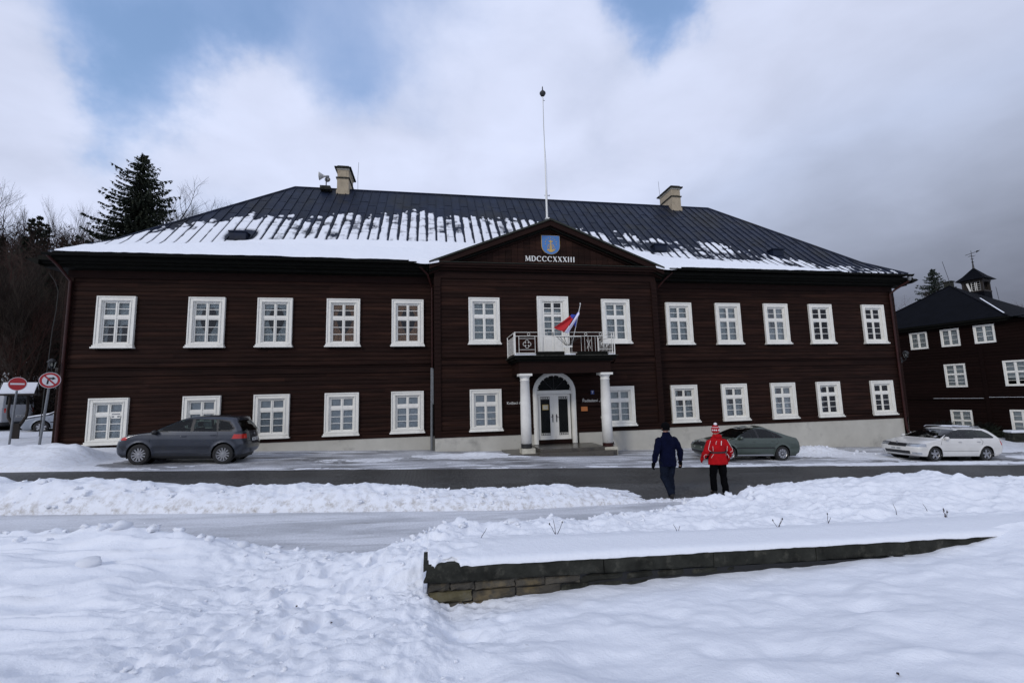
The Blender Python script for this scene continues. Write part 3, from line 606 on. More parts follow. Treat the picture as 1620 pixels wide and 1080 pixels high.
# hips and rear slope
for sgn, xe in ((1, RXL), (-1, RXR)):
    rm.quad((xe, EY, 8.25), (xe+sgn*1.35, EY+1.35, 9.22), (xe+sgn*1.35, yb-1.35, 9.22), (xe, yb, 8.25)); rm.quad((xe+sgn*1.35, EY+1.35, 9.22), (xe+sgn*RD, EY+RD, 14.5), (xe+sgn*1.35, yb-1.35, 9.22))
rm.quad((RXL, yb, 8.25), (RXL+1.35, yb-1.35, 9.22), (RXR-1.35, yb-1.35, 9.22), (RXR, yb, 8.25)); rm.quad((RXL+1.35, yb-1.35, 9.22), (RXL+RD, EY+RD, 14.5), (RXR-RD, EY+RD, 14.5), (RXR-1.35, yb-1.35, 9.22))
rm.quad((RXL, EY, 8.16), (RXR, EY, 8.16), (RXR, yb, 8.16), (RXL, yb, 8.16))
rm.quad((RXL, EY, 8.16), (RXL, EY, 8.25), (RXL, yb, 8.25), (RXL, yb, 8.16)); rm.quad((RXR, EY, 8.16), (RXR, EY, 8.25), (RXR, yb, 8.25), (RXR, yb, 8.16)); rm.quad((RXL, EY, 8.16), (RXR, EY, 8.16), (RXR, EY, 8.245), (RXL, EY, 8.245))
rm.v = [(x, y-FY, z) for x, y, z in rm.v]; roof.data = rm.mesh('roof'); roof.data.materials.append(MT['tar'])
PZg, kg = 10.42, (10.42-8.22)/5.58
PP = .462; npan = int(round((RXR-RXL)/PP)); PP = (RXR-RXL)/npan
def dmax(x): return max(0.0, min(RD, x-RXL, RXR-x))
for k in range(npan):
    x0 = RXL+k*PP; x1 = x0+PP; mb = MB(); xs = [x0, x1]
    cuts = sorted({0, 1.35, RD} | {round(q, 3) for q in (dmax(x0), dmax(x1))} | {2.6, 3.9, 5.2, 6.2})
    hi = max(dmax(x0), dmax(x1))
    cuts = [c for c in cuts if c < hi]+[hi]
    prev = None
    gz = PZg-kg*abs((x0+x1)/2-5.5)
    if 0.0 < (x0+x1)/2 < 11.0 and gz > 8.5: cuts = [c for c in [.62]+[q for q in cuts if q > .62]]
    for c in cuts:
        a = x0 if dmax(x0) >= c-1e-6 else (RXL+c if x0 < 0 else x0); b = x1 if dmax(x1) >= c-1e-6 else (RXR-c if x0 > 0 else x1)
        row = (a, b, c)
        if prev and c > prev[2]+1e-6:
            j = .006*((k*7+len(mb.f)) % 3)
            mb.quad(rp(prev[0], prev[2], .004+j), rp(prev[1], prev[2], .004), rp(b, c, .012), rp(a, c, .012+j))
        prev = row
    dm = dmax(x0)
    if dm > .3:   # standing seam
        d_st = .62 if .0 < x0 < 11.0 else 0; pts = [d for d in (d_st, 1.35) if d < dm]+[dm]
        for d0, d1 in zip(pts[:-1], pts[1:]): mb.bar(rp(x0, d0, .025), rp(x0, d1, .025), .028, .055, up=(0, -1, 1))
    z = 0
    for dj in (1.35, 2.6+(k % 2)*.5, 3.9+(k % 2)*.5, 5.2+(k % 2)*.4):
        if dj < min(dmax(x0), dmax(x1))-.1: mb.bar(rp(x0+.03, dj, .018), rp(x1-.03, dj, .018), .03, .012, up=(0, -1, 1))
    mb.v = [(x, y-FY, z) for x, y, z in mb.v]
    put('roof_panel', mb, 'roof', roof)
# ridge and hip caps
rc = MB().tube([(RXL+RD, EY+RD, 14.53), (RXR-RD, EY+RD, 14.53)], .06, 6)
for sgn, xe in ((1, RXL), (-1, RXR)): rc.tube([(xe, EY, 8.27), (xe+sgn*1.35, EY+1.35, 9.24), (xe+sgn*RD, EY+RD, 14.53)], .05, 6)
rc.v = [(x, y-FY, z) for x, y, z in rc.v]; put('ridge_cap', rc, 'roof', roof)
# snow lying on the roof
UB = [(-14.5, .3), (-12.6, .34), (-11, .42), (-10, .50), (-8.8, .59), (-7.3, .56), (-5.8, .57), (-4, .66), (-2.7, .67), (-1.4, .72), (.6, .70), (2.7, .66), (4.9, .66), (6.3, .60), (8.4, .58), (11.2, .51), (13.4, .46), (15.7, .42), (16.9, .36), (18.2, .30), (21, .16), (23.8, .10), (25.3, .06)]
FL = [(-14.5, .10), (-12.6, .12), (-10.6, .17), (-8.1, .25), (-5.2, .28), (-2.4, .29), (.6, .30), (2.4, .29), (6, .29), (9.8, .29), (11, .25), (12.1, .19), (14.2, .16), (16.9, .11), (19.8, .05), (21.5, .0), (25.3, -.05)]
sx_ = np.arange(RXL+.02, RXR, .04); sd_ = np.arange(-.06, RD-.3, .045); SX, SD = np.meshgrid(sx_, sd_)
ub = np.interp(SX, *zip(*UB))*RD; fl = np.interp(SX, *zip(*FL))*RD
pan = np.floor((SX-RXL)/PP); pp = (SX-RXL)/PP-pan
ph = vnoise(pan*1.0+.5, pan*0+.5, 5)-.5; ph2 = vnoise(pan*1.0+.5, pan*0+7.5, 9)-.5
nA = fbm(SX*.9, SD*1.3, 4, 131); nB = fbm(SX*3.2, SD*4.5, 3, 141); nC = fbm(SX*8, SD*2.5, 2, 151)
rightness = ss(6, 13, SX); leftness = ss(-6.5, -9, SX)
top = ub+(.95*ph+.55*nB)*(1-leftness*.2)
a1 = ss(.0, .5, top-SD)
fr = np.clip((SD-fl)/np.maximum(ub-fl, .2), 0, 1)
w0 = .03+.08*fr*(1-leftness)+.04*ph2; w1 = .97-(.08+.20*fr+.16*ph2)*(1-.75*leftness)
strip = np.minimum(ss(w0-.05, w0+.06, pp), ss(w1+.06, w1-.05, pp))
nP = vnoise(pan*1.0+.5, SD*1.9+pan*3.7, 15)-.5; nQ = vnoise(pan*1.0+.5, SD*5.5+pan*1.7, 19)-.5
m_s = a1*strip+(1.0*nP+.5*nQ)*np.sqrt(fr)*(1-.5*leftness)-.48+.10*rightness-rightness*(.24+.0*fr)+(.42+.85*rightness)*nA*1.1+.62*nB*(.35+fr)
m_s = m_s+leftness*.42-.22*nC-1.4*ss(.92, 1.12, (SD-fl)/np.maximum(ub-fl, .2))
seamline = np.abs(((pp+.5) % 1)-.5) < .035
m_s = np.where(seamline & (SD > fl), m_s-.35-.0*leftness, m_s)
# cross breaks along the panel joints
cb_ = np.abs(((SD*1.55+ph*2.0) % 1)-.5) < .035
m_s = np.where(cb_ & (SD > fl+.2) & (fr > .12), m_s-.35*(1-leftness*.6), m_s)
full = ss(.03, .16, fl+.06*nB+.04*nC-SD)
thick = np.where(full > 0, full*(.10+.03*nA+.012*nB), 0)
t = np.maximum(np.clip(m_s, -.3, .5)*.11, np.where(full > 0, thick, -.05))
t = np.minimum(t, .13)
def hole(cx, cd, rx, rd): return np.exp(-((SX-cx)/rx)**4-((SD-cd)/rd)**4)
VENTS = [(-8.55, 1.95), (12.05, 2.12), (19.07, 2.05)]
for vx, vd in VENTS: t = t-.3*hole(vx+.02, vd+.05, .52, .36)*(1+.5*nB)
t = np.where((SX-RXL < SD+.12) | (RXR-SX < SD+.12), -.1, t)
gzs = PZg-kg*np.abs(SX-5.5); t = np.where((SX > -.12) & (SX < 11.1) & (gzs > rz_(np.maximum(SD, 0))-.02), -1, t)
SZ = rz_(np.maximum(SD, 0))+np.where(t > 0, t+.010, -.05)-np.where(SD < 0, .06, 0)
thin_ = np.clip(1-ss(.004, .062, t), 0, 1)
snow_roof = grid_mesh('snow_layer', SX, SD+EY-FY, SZ, 'snow_thin', thin_, parent=roof, kind='stuff', keep=(t > 0))
# low roof hatches
for vx, vd in VENTS:
    mb = MB(); zz_ = float(rz_(vd)); y = EY+vd-FY
    mb.box(vx-.34, vx+.34, y-.30, y+.35, zz_-.25, zz_+.10); mb.box(vx-.38, vx+.38, y-.36, y+.38, zz_+.102, zz_+.15)
    put('roof_hatch', mb, 'roof', house)
# chimneys
for cx, base_z, flip in ((-5.0, 14.0, 1), (15.92, 14.0, -1)):
    y0 = 26.3-FY; w = .32; dp = .78
    ch = put('chimney', MB().box(cx-w-.04, cx+w+.04, y0-.04, y0+dp*2+.04, 13.6, 14.28).box(cx-w, cx+w, y0, y0+dp*2, 14.281, 15.0).box(cx-w+.01, cx+w-.01, y0+.01, y0+dp*2-.01, 15.06, 15.52), 'chimney', house)
    put('band', MB().box(cx-w-.06, cx+w+.06, y0-.06, y0+dp*2+.06, 15.0, 15.06), 'coping', ch)
    put('band', MB().box(cx-w-.03, cx+w+.03, y0-.03, y0+dp*2+.03, 15.521, 15.60), 'chimney_w', ch)
    put('panel', MB().box(cx-.2, cx+.2, y0-.006, y0+.02, 15.12, 15.46).box(cx-.16, cx+.16, y0-.0, y0+.03, 15.15, 15.43), 'chimney', ch)
    put('cap', MB().box(cx-w-.14, cx+w+.14, y0-.14, y0+dp*2+.14, 15.601, 15.67).box(cx-w-.0, cx+w+.0, y0, y0+dp*2, 15.671, 15.78), 'coping', ch)
for ax, az in ((-4.25, 16.35), (15.12, 16.3)):
    t_ = put('lightning_rod', MB().tube([(ax, 26.9, 14.3), (ax-.02, 26.9, 15.4), (ax+(.02 if ax < 0 else -.06), 26.9, az)], .012, 5), 'grey')
    t_['label'] = 'thin lightning rod rising beside the left chimney' if ax < 0 else 'thin lightning rod rising beside the right chimney'; t_['category'] = 'lightning rod'; t_['group'] = 'rods by the chimneys'
# ---------------- pediment over the middle section
PX, PZ, PH, PZ0 = 5.50, 10.42, 5.58, 8.22; PY = RY-.42
k_ = (PZ-PZ0)/PH
ped = hput('pediment', MB().prism([(RX0+.05, 8.0), (RX1-.05, 8.0), (RX1-.05, PZ0+.18), (PX, PZ-.15), (RX0+.05, PZ0+.18)], RY+.03, RY+.14), 'log')
def pput(name, mb, m, **kw):
    mb.v = [(x, y-FY, z) for x, y, z in mb.v]; return put(name, mb, m, ped, **kw)
nb_ = 34
for i in range(nb_):
    a = RX0+.3+(RX1-RX0-.6)*i/nb_; b = RX0+.3+(RX1-RX0-.6)*(i+1)/nb_-.012
    za = PZ-.33-k_*abs(a-PX); zb_ = PZ-.33-k_*abs(b-PX)
    if min(za, zb_) < 8.36: continue
    poly = [(a, 8.34), (b, 8.34), (b, zb_), (a, za)]
    if a < PX < b: poly = [(a, 8.34), (b, 8.34), (b, zb_), (PX, PZ-.33), (a, za)]
    pput('tympanum_board', MB().prism(poly, RY-.008+random.uniform(0, .006), RY+.029), 'log')
def rake(name, off0, off1, y0, y1, m):
    for s in (-1, 1):
        p = [(PX, PZ-off0), (PX+s*PH, PZ0-off0), (PX+s*PH, PZ0-off1), (PX, PZ-off1)]
        pput(name, MB().prism(p, y0, y1), m)
rake('raking_cornice', .055, .30, PY+.02, RY+.03, 'trim'); rake('raking_moulding', .302, .40, PY+.16, RY+.03, 'cornice'); rake('raking_moulding', .402, .47, PY+.30, RY+.03, 'trim')
rake('roof_edge', -.03, .052, PY-.05, PY+.10, 'edge')
# little gable roof behind
g = MB(); yi = EY+1.35+(PZ-9.22)/((14.5-9.22)/(RD-1.35))
for s in (-1, 1):
    ye_ = EY+.05
    g.quad((PX, PY+.101, PZ+.01), (PX, yi, PZ+.01), (PX+s*(PH-.0), ye_, PZ0+.01), (PX+s*PH, PY+.101, PZ0+.01))
    g.quad((PX, PY+.101, PZ-.05), (PX, yi, PZ-.05), (PX+s*(PH-.0), ye_+.2, PZ0-.05), (PX+s*PH, PY+.101, PZ0-.05))
pput('gable_roof', g, 'roof')
pput('horizontal_cornice', MB().box(-.02, 11.02, PY+.04, RY+.03, 8.13, 8.235).box(.03, 10.97, PY+.10, RY+.03, 8.03, 8.128).box(.10, 10.9, PY+.26, RY+.03, 7.93, 8.028), 'trim')
pput('cornice_flashing', MB().box(-.05, 11.05, PY+.0, RY+.03, 8.237, 8.262), 'edge')
hput('entablature', MB().box(RX0-.03, RX1+.03, RY-.06, RY+.24, 8.161-.26, 8.0-.072), 'cornice')
hput('gutter', MB().tube([(-.62, FY-.95, 8.10), (-.2, FY-.75, 8.02), (-.05, FY-.5, 7.9)], .05, 8), 'cornice')
# snow spilling at both feet of the pediment
for s, x in ((-1, -.45), (1, 11.45)):
    mb = MB(); n = 9
    for i in range(n):
        t0 = i/(n-1); xx = x+s*(-.5+1.3*t0)*-1; 
        mb.v += [(xx, EY-.16, 8.20-.10*math.sin(t0*3.1)), (xx, EY-.10, 8.30), (xx, EY+.35, 8.55)]
        if i: 
            j = len(mb.v)-6; mb.f += [(j, j+3, j+4, j+1), (j+1, j+4, j+5, j+2)]
    pput('snow_patch', mb, 'snow', smooth=True)
# ---------------- lettering MDCCCXXXIII
def stroke(mb, a, b, w, y0, y1):
    a = Vector((a[0], 0, a[1])); b = Vector((b[0], 0, b[1])); d = (b-a).normalized(); n = Vector((-d.z, 0, d.x))*w/2
    mb.prism([((a+n).x, (a+n).z), ((b+n).x, (b+n).z), ((b-n).x, (b-n).z), ((a-n).x, (a-n).z)], y0, y1)
def letter(ch, x, z, h, y):
    mb = MB(); T, t_ = .052, .022; e = [0]
    def S(a, b, w): e[0] += .0006; stroke(mb, (x+a[0]*h, z+a[1]*h), (x+b[0]*h, z+b[1]*h), w, y-e[0], y+.02)
    def serif(cx, cz): S((cx-.11, cz), (cx+.11, cz), t_*.8)
    def arc(cx, cz, rx, rz2, a0, a1, n=14):
        P = [(cx+rx*math.cos(a0+(a1-a0)*i/n), cz+rz2*math.sin(a0+(a1-a0)*i/n)) for i in range(n+1)]
        for i in range(n):
            am = a0+(a1-a0)*(i+.5)/n; S(P[i], P[i+1], t_+(T-t_)*abs(math.cos(am)))
    if ch == 'M':
        S((.06, 0), (.12, 1), t_); S((.12, 1), (.45, .1), T); S((.45, .1), (.80, 1), t_); S((.80, 1), (.87, 0), T); serif(.06, 0.02); serif(.87, 0.02); serif(.08, .98); serif(.84, .98); return mb, .98
    if ch == 'D':
        S((.12, 0), (.12, 1), T); S((0, .02), (.32, .02), t_); S((0, .98), (.32, .98), t_); arc(.3, .5, .42, .48, -math.pi/2, math.pi/2); return mb, .84
    if ch == 'C':
        arc(.43, .5, .40, .48, math.radians(42), math.radians(318)); S((.74, .97), (.74, .70), t_); return mb, .86
    if ch == 'X':
        S((.08, 1), (.66, 0), T); S((.64, 1), (.08, 0), t_); serif(.08, .02); serif(.66, .02); serif(.1, .98); serif(.64, .98); return mb, .78
    S((.12, 0), (.12, 1), T); serif(.12, .02); serif(.12, .98); return mb, .34
x = 4.34; hL = .25
tot = sum(letter(c, 0, 0, hL, 0)[1]*hL for c in 'MDCCCXXXIII'); gap = (6.74-4.34-tot)/10
for c in 'MDCCCXXXIII':
    mb, w = letter(c, x, 8.49, hL, RY-.032); pput('letter', mb, 'letter'); x += w*hL+gap
def text_mesh(txt, size, m, name, parent, loc, shear=0.0, italic=0):
    cu = bpy.data.curves.new('text', 'FONT'); cu.body = txt; cu.size = size; cu.extrude = .004; cu.shear = shear
    o = bpy.data.objects.new('text', cu); C.objects.link(o); dg = bpy.context.evaluated_depsgraph_get(); me = bpy.data.meshes.new_from_object(o.evaluated_get(dg))
    bpy.data.objects.remove(o); me.materials.clear(); r = put(name, me, m, parent, loc); r.rotation_euler = (math.pi/2, 0, 0); return r
# coat of arms: blue shield, gold fountain under a ring of stars
sh = thing('coat_of_arms', 'blue shield with golden fountain and arc of stars above the roman numerals', 'coat of arms', (5.57, RY-.04, 8.84))
W_, HH = .43, .90
poly = [(-W_, HH), (W_, HH), (W_, .42)]+[(W_*math.cos(a), .42+.42*math.sin(a)) for a in [-math.pi*i/16 for i in range(1, 16)]]+[(-W_, .42)]
put('rim', MB().prism([(a*1.05, b*1.03-.012) for a, b in poly], -.012, .02), 'gold', sh); put('field', MB().prism(poly, -.026, -.0125), 'shield', sh)
fo = MB()
fo.prism([(-.20, .22), (.20, .22), (.15, .15), (-.15, .15)], -.04, -.027).prism([(-.06, .149), (.06, .149), (.10, .10), (-.10, .10)], -.04, -.027).prism([(-.12, .34), (.12, .34), (.05, .29), (-.05, .29)], -.041, -.027)
fo.prism([(-.025, .289), (.025, .289), (.03, .221), (-.03, .221)], -.042, -.027).prism([(-.05, .60), (0, .72), (.05, .60), (.02, .55), (.03, .345), (-.03, .345), (-.02, .55)], -.040, -.027)
for s in (-1, 1):
    for k, (ax, az, bx, bz) in enumerate(((.04, .5, .13, .44), (.13, .44, .16, .30), (.03, .42, .09, .39))): stroke(fo, (s*ax, az), (s*bx, bz), .022, -.039-.001*k, -.027)
    fo.prism([(s*.03, .61), (s*.10, .66), (s*.09, .60), (s*.03, .57)], -.043, -.027)
for k in range(5): fo.prism([(-.17+.085*k, .245), (-.14+.085*k, .275), (-.11+.085*k, .245), (-.14+.085*k, .225)], -.044, -.027)
put('fountain', fo, 'gold', sh)
for k in range(9):
    a = math.radians(-8+196*k/8); cx, cz = .27*math.cos(a), .52+.27*math.sin(a)
    if cz > .85: cz = .84
    st = MB().prism([(cx+(.032 if i % 2 == 0 else .013)*math.cos(math.pi/2+i*math.pi/5), cz+(.032 if i % 2 == 0 else .013)*math.sin(math.pi/2+i*math.pi/5)) for i in range(10)], -.036, -.027); put('star', st, 'gold', sh)
# ---------------- windows
def make_window(h, lowrow, curt, m_c):
    """origin at the middle of the sill bottom, on the wall face, looking to -Y; h = height to the top of the casing"""
    w = .70; mb = MB()
    def ring(x, z0, z1, t, y0, y1):
        mb.box(-x, -x+t, y0, y1, z0, z1); mb.box(x-t, x, y0, y1, z0, z1); mb.box(-x+t+.0005, x-t-.0005, y0, y1, z1-t, z1-.0005); mb.box(-x+t+.0005, x-t-.0005, y0, y1, z0+.0005, z0+t)
    ring(w, .13, h, .055, -.115, .0); ring(w-.056, .131, h-.056, .085, -.085, .01); ring(w-.142, .16, h-.142, .035, -.108, .02); ring(w-.178, .17, h-.178, .04, -.05, .16)
    wi = put('window', mb, 'white'); bevel(wi, .006, 1)
    put('sill', MB().box(-w-.02, w+.02, -.15, -.002, .055, .125).box(-w-.055, w+.055, -.19, -.002, .0, .054), 'white', wi)
    z0, z1 = .215, h-.222; x1 = .479
    sa = MB(); fw = .045
    zt = z1-(.32 if lowrow else .53)-.055     # transom top
    sa.box(-x1, x1, -.02, .05, zt-.10, zt)
    for (a, b) in ((z0, zt-.1005), (zt+.0005, z1)):
        for s in (-1, 1):
            xa, xb = (.012, x1) if s > 0 else (-x1, -.012)
            sa.box(xa, xa+fw, -.005, .04, a, b); sa.box(xb-fw, xb, -.005, .04, a, b); sa.box(xa+fw+.0005, xb-fw-.0005, -.005, .04, a, a+fw); sa.box(xa+fw+.0005, xb-fw-.0005, -.005, .04, b-fw, b)
    sa.box(-.0115, .0115, -.03, .05, z0, z1)
    gl = []
    rows_top = 1 if lowrow else 2; rows_bot = 3
    for (a, b, n) in ((z0+fw, zt-.1005-fw, rows_bot), (zt+.0005+fw, z1-fw, rows_top)):
        for i in range(1, n):
            zc = a+(b-a)*i/n
            for s in (-1, 1): sa.box(*( (.0125+fw, x1-fw) if s > 0 else (-x1+fw, -.0125-fw)), .003, .033, zc-.0125, zc+.0125)
        for i in range(n):
            za = a+(b-a)*i/n; zb2 = a+(b-a)*(i+1)/n
            for s in (-1, 1): gl.append(((.0125+fw, x1-fw) if s > 0 else (-x1+fw, -.0125-fw), za, zb2))
    put('sash', sa, 'white', wi)
    cache = {}
    for (xx, za, zb2) in gl:
        key = (round(xx[1]-xx[0], 3), round(zb2-za, 3))
        if key not in cache:
            ww, hh = key[0]/2, key[1]/2; cache[key] = MB().box(-ww, ww, -.003, .003, -hh, hh).mesh('pane'); cache[key].materials.append(MT['wglass'])
        p = put('pane', cache[key], None, wi, ((xx[0]+xx[1])/2, .018, (za+zb2)/2))
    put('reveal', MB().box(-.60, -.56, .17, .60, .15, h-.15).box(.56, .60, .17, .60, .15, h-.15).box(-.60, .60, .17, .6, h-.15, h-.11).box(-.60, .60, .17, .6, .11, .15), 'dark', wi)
    # curtains: gathered cloth with real folds
    def cloth(x0, x1_, z0_, z1_, folds, tie=0.0, y=.14):
        nx = 26; nz = 12; cmb = MB()
        for j in range(nz+1):
            v = j/nz; z = z0_+(z1_-z0_)*v
            pull = tie*math.sin(math.pi*min(1, (1-v)*1.25))**1.0 if tie else 0
            for i in range(nx+1):
                u = i/nx
                if x0 < 0: x = x0+(x1_-x0)*u*(1-pull)
                else: x = x1_-(x1_-x0)*(1-u)*(1-pull)
                cmb.v.append((x, y+.022*math.sin(u*folds*2*math.pi+j*.13)+.008*math.sin(u*17+j), z))
        for j in range(nz):
            for i in range(nx): a = j*(nx+1)+i; cmb.f.append((a, a+1, a+nx+2, a+nx+1))
        return cmb
    if curt == 'tied':
        put('curtain', cloth(-.5, -.02, z0-.05, z1+.05, 5, .62), m_c, wi, smooth=True, fix=False); put('curtain', cloth(.02, .5, z0-.05, z1+.05, 5, .62), m_c, wi, smooth=True, fix=False)
        put('curtain', cloth(-.5, .5, z1-.20, z1+.05, 8, 0, .10), m_c, wi, smooth=True, fix=False)
    elif curt == 'half':
        put('curtain', cloth(-.5, .5, zt-.35, z1+.05, 9), m_c, wi, smooth=True, fix=False); put('curtain', cloth(-.5, -.36, z0-.05, zt-.3, 2), m_c, wi, smooth=True, fix=False); put('curtain', cloth(.03, .14, z0-.05, zt-.3, 2), m_c, wi, smooth=True, fix=False)
    elif curt == 'full':
        put('curtain', cloth(-.5, .5, z0-.05, z1+.05, 11), m_c, wi, smooth=True, fix=False)
    elif curt == 'blind':
        put('blind', MB().box(-.5, .5, .10, .11, z0-.03, z1+.04), m_c, wi)
    elif curt == 'net':
        put('curtain', cloth(-.5, .5, z0-.05, z0+.62, 12), m_c, wi, smooth=True, fix=False); put('curtain', cloth(-.5, -.2, z0+.5, z1+.05, 3, .1), m_c, wi, smooth=True, fix=False); put('curtain', cloth(.2, .5, z0+.5, z1+.05, 3, .1), m_c, wi, smooth=True, fix=False)
    return wi
protos = {}
def window(xc, z0, z1, y, curt, m_c='curtain', low=False):
    key = (round(z1-z0, 2), curt, m_c, low)
    if key not in protos: w = make_window(z1-z0, low, curt, m_c); protos[key] = w; w.parent = house
    else: w = copy_tree(protos[key], house)
    w.location = (xc, y-FY-.03, z0); return w
UC = ['half', 'tied', 'tied', 'tied', 'tied', 'full', 'full', 'net', 'full', 'net']; LC = ['blind', 'blind', 'blind', 'blind', 'blind', 'net', 'net', 'net', 'full', 'full']
for i, xw in enumerate(WX):
    window(xw, ZU0, ZU1, FY, UC[i], 'curtain_tan' if i in (3, 4) else 'curtain'); window(xw, ZL0, ZL1, FY, LC[i], 'blind' if LC[i] == 'blind' else 'curtain', True)
for i in (0, 2): window(RXC[i], ZU0, ZU1, RY, 'full')
window(RXC[0], ZL0, ZL1, RY, 'blind', 'blind', True); window(RXC[2], ZL0, ZL1, RY, 'full', 'curtain', True)
nt_ = put('notice', MB().box(-12.61+.10, -12.61+.42, -.055, -.052, 1.78, 2.02), 'white', house)
put('notice_print', MB().box(-12.61+.12, -12.61+.40, -.058, -.0555, 1.93, 1.97).box(-12.61+.12, -12.61+.2, -.058, -.0555, 1.82, 1.88).box(-12.61+.31, -12.61+.40, -.058, -.0555, 1.82, 1.88), 'grey', nt_)
# balcony door (tall glazed door with panelled foot)
bd = MB(); h0, h1 = 4.12, 6.80
def ringb(mb, xc, x, z0, z1, t, y0, y1):
    mb.box(xc-x, xc-x+t, y0, y1, z0, z1); mb.box(xc+x-t, xc+x, y0, y1, z0, z1); mb.box(xc-x+t+.0005, xc+x-t-.0005, y0, y1, z1-t, z1-.0005)
ringb(bd, 5.54, .74, h0, h1, .06, RY-.15, RY); ringb(bd, 5.54, .679, h0, h1-.061, .11, RY-.12, RY); ringb(bd, 5.54, .568, h0, h1-.172, .06, RY-.09, RY+.1)
bo = hput('balcony_door', bd, 'white')
db_ = MB(); X0, X1 = 5.54-.50, 5.54+.50; yy = RY-.04
db_.box(X0, X1, yy, yy+.05, h0, 4.95).box(5.52, 5.56, yy-.02, yy+.0, h0, 6.55).box(X0, X0+.1, yy, yy+.05, 4.951, 6.56).box(X1-.1, X1, yy, yy+.05, 4.951, 6.56).box(5.48, 5.60, yy, yy+.05, 4.951, 6.56)
for z in (4.95, 5.28, 5.61, 5.86, 6.02, 6.24, 6.50): db_.box(X0+.101, 5.479, yy, yy+.05, z, z+(.12 if z == 5.86 else .04)); db_.box(5.601, X1-.101, yy, yy+.05, z, z+(.12 if z == 5.86 else .04))
db_.box(X0+.1, 5.44, yy-.015, yy-.0005, 4.25, 4.85).box(5.64, X1-.1, yy-.015, yy-.0005, 4.25, 4.85)
db_.v = [(x, y-FY, z) for x, y, z in db_.v]; put('door_leaf', db_, 'white', bo)
for xa, xb in ((X0+.1, 5.48), (5.60, X1-.1)):
    for za, zb2 in ((4.99, 5.28), (5.32, 5.61), (5.65, 5.86), (6.06, 6.24), (6.28, 6.5)): put('pane', MB().box(xa, xb, yy+.02-FY, yy+.026-FY, za, zb2), 'wglass', bo)
put('curtain', MB().box(X0+.05, X1-.05, yy+.10-FY, yy+.11-FY, 4.9, 6.2), 'curtain', bo)
put('door_handle', MB().box(5.50, 5.53, yy-.05-FY, yy-.02-FY, 4.95, 5.15), 'iron', bo)
# ---------------- entrance
DX, DY = 5.48, RY-.02
do = MB()
for s in (-1, 1):
    a, b = sorted((DX+s*.99, DX+s*.80)); do.box(a, b, DY-.09, DY+.10, .10, 2.40); a, b = sorted((DX+s*.93, DX+s*.86)); do.box(a, b, DY-.12, DY-.0905, .10, 2.40)
n = 20
for i in range(n):
    a0, a1 = math.pi*i/n, math.pi*(i+1)/n
    P = [(DX+r*math.cos(a), 2.40+r*math.sin(a)*.93) for r, a in ((.99, a0), (.99, a1), (.80, a1), (.80, a0))]; do.prism(P, DY-.09, DY+.10)
    P = [(DX+r*math.cos(a), 2.40+r*math.sin(a)*.93) for r, a in ((.93, a0), (.93, a1), (.86, a1), (.86, a0))]; do.prism(P, DY-.12, DY-.0905)
do.box(DX-.799, DX+.799, DY-.05, DY+.10, 2.30, 2.47)
dr_ = hput('entrance_door', do, 'white')
def dput(name, mb, m): mb.v = [(x, y-FY, z) for x, y, z in mb.v]; return put(name, mb, m, dr_)
for i in range(9):
    a = math.pi*(i+.5)/9; dput('arch_ornament', MB().lathe([(.001, 0), (.028, .004), (.028, .016), (.001, .02)], (DX+.76*math.cos(a), DY-.03, 2.42+.70*math.sin(a)), 8, 'y'), 'white')
dput('fanlight', MB().prism([(DX-.79, 2.471)]+[(DX+.80*math.cos(a), 2.40+.74*math.sin(a)) for a in [math.pi-math.pi*(i+1.6)/22 for i in range(20)]]+[(DX+.79, 2.471)], DY+.03, DY+.04), 'dglass')
dput('fanlight_bars', MB().bar((DX, DY+.02, 2.47), (DX, DY+.02, 3.13), .02).bar((DX, DY+.02, 2.47), (DX-.5, DY+.02, 2.95), .018).bar((DX, DY+.02, 2.47), (DX+.5, DY+.02, 2.95), .018), 'iron')
dput('hall_lamp', MB().lathe([(.02, 0), (.09, .05), (.09, .2), (.02, .26)], (DX+.1, DY+.35, 2.62), 10), 'orange')
y = DY+.045
for s in (-1, 1):
    xa, xb = (DX-.755, DX-.012) if s < 0 else (DX+.012, DX+.755); lf = MB(); off = .0
    if s < 0: gx0, gx1 = DX-.64, DX-.20
    else: gx0, gx1 = DX+.20, DX+.64
    lf.box(xa, gx0, y, y+.05, .28, 2.29).box(gx1, xb, y, y+.05, .28, 2.29).box(gx0+.0005, gx1-.0005, y, y+.05, .28, .46).box(gx0+.0005, gx1-.0005, y, y+.05, 2.20, 2.29)
    if s > 0: lf.box(DX-.012, DX+.04, y-.02, y-.0005, .30, 2.28)
    dput('door_leaf', lf, 'white'); dput('door_glass', MB().box(gx0, gx1, y+.03, y+.036, .46, 2.2), 'dglass')
    gr = MB()
    for i in range(9): xx = gx0+.02+(gx1-gx0-.04)*i/8; gr.bar((xx, y+.012, .47), (xx, y+.012, 2.19), .010)
    dput('door_grille', gr, 'iron')
    for zc in (.52, 2.13):
        orn = MB()
        for i in range(5): orn.add(MB().lathe([(.022, 0), (.030, .006), (.022, .012)], (gx0+.045+(gx1-gx0-.09)*i/4, y+.000, zc), 8, 'y'))
        orn.box(gx0+.005, gx1-.005, y+.001, y+.010, zc+.045, zc+.055).box(gx0+.005, gx1-.005, y+.001, y+.010, zc-.055, zc-.045); dput('grille_ornament', orn, 'white')
    hx = DX-.085 if s < 0 else DX+.095
    dput('door_handle', MB().box(hx-.02, hx+.02, y-.015, y-.0005, 1.05, 1.40).bar((hx, y-.05, 1.28), (hx+s*.09, y-.05, 1.28), .02).bar((hx, y-.05, 1.28), (hx, y, 1.28), .02).box(hx-.03, hx+.03, y-.02, y-.001, 1.30, 1.34), 'iron')
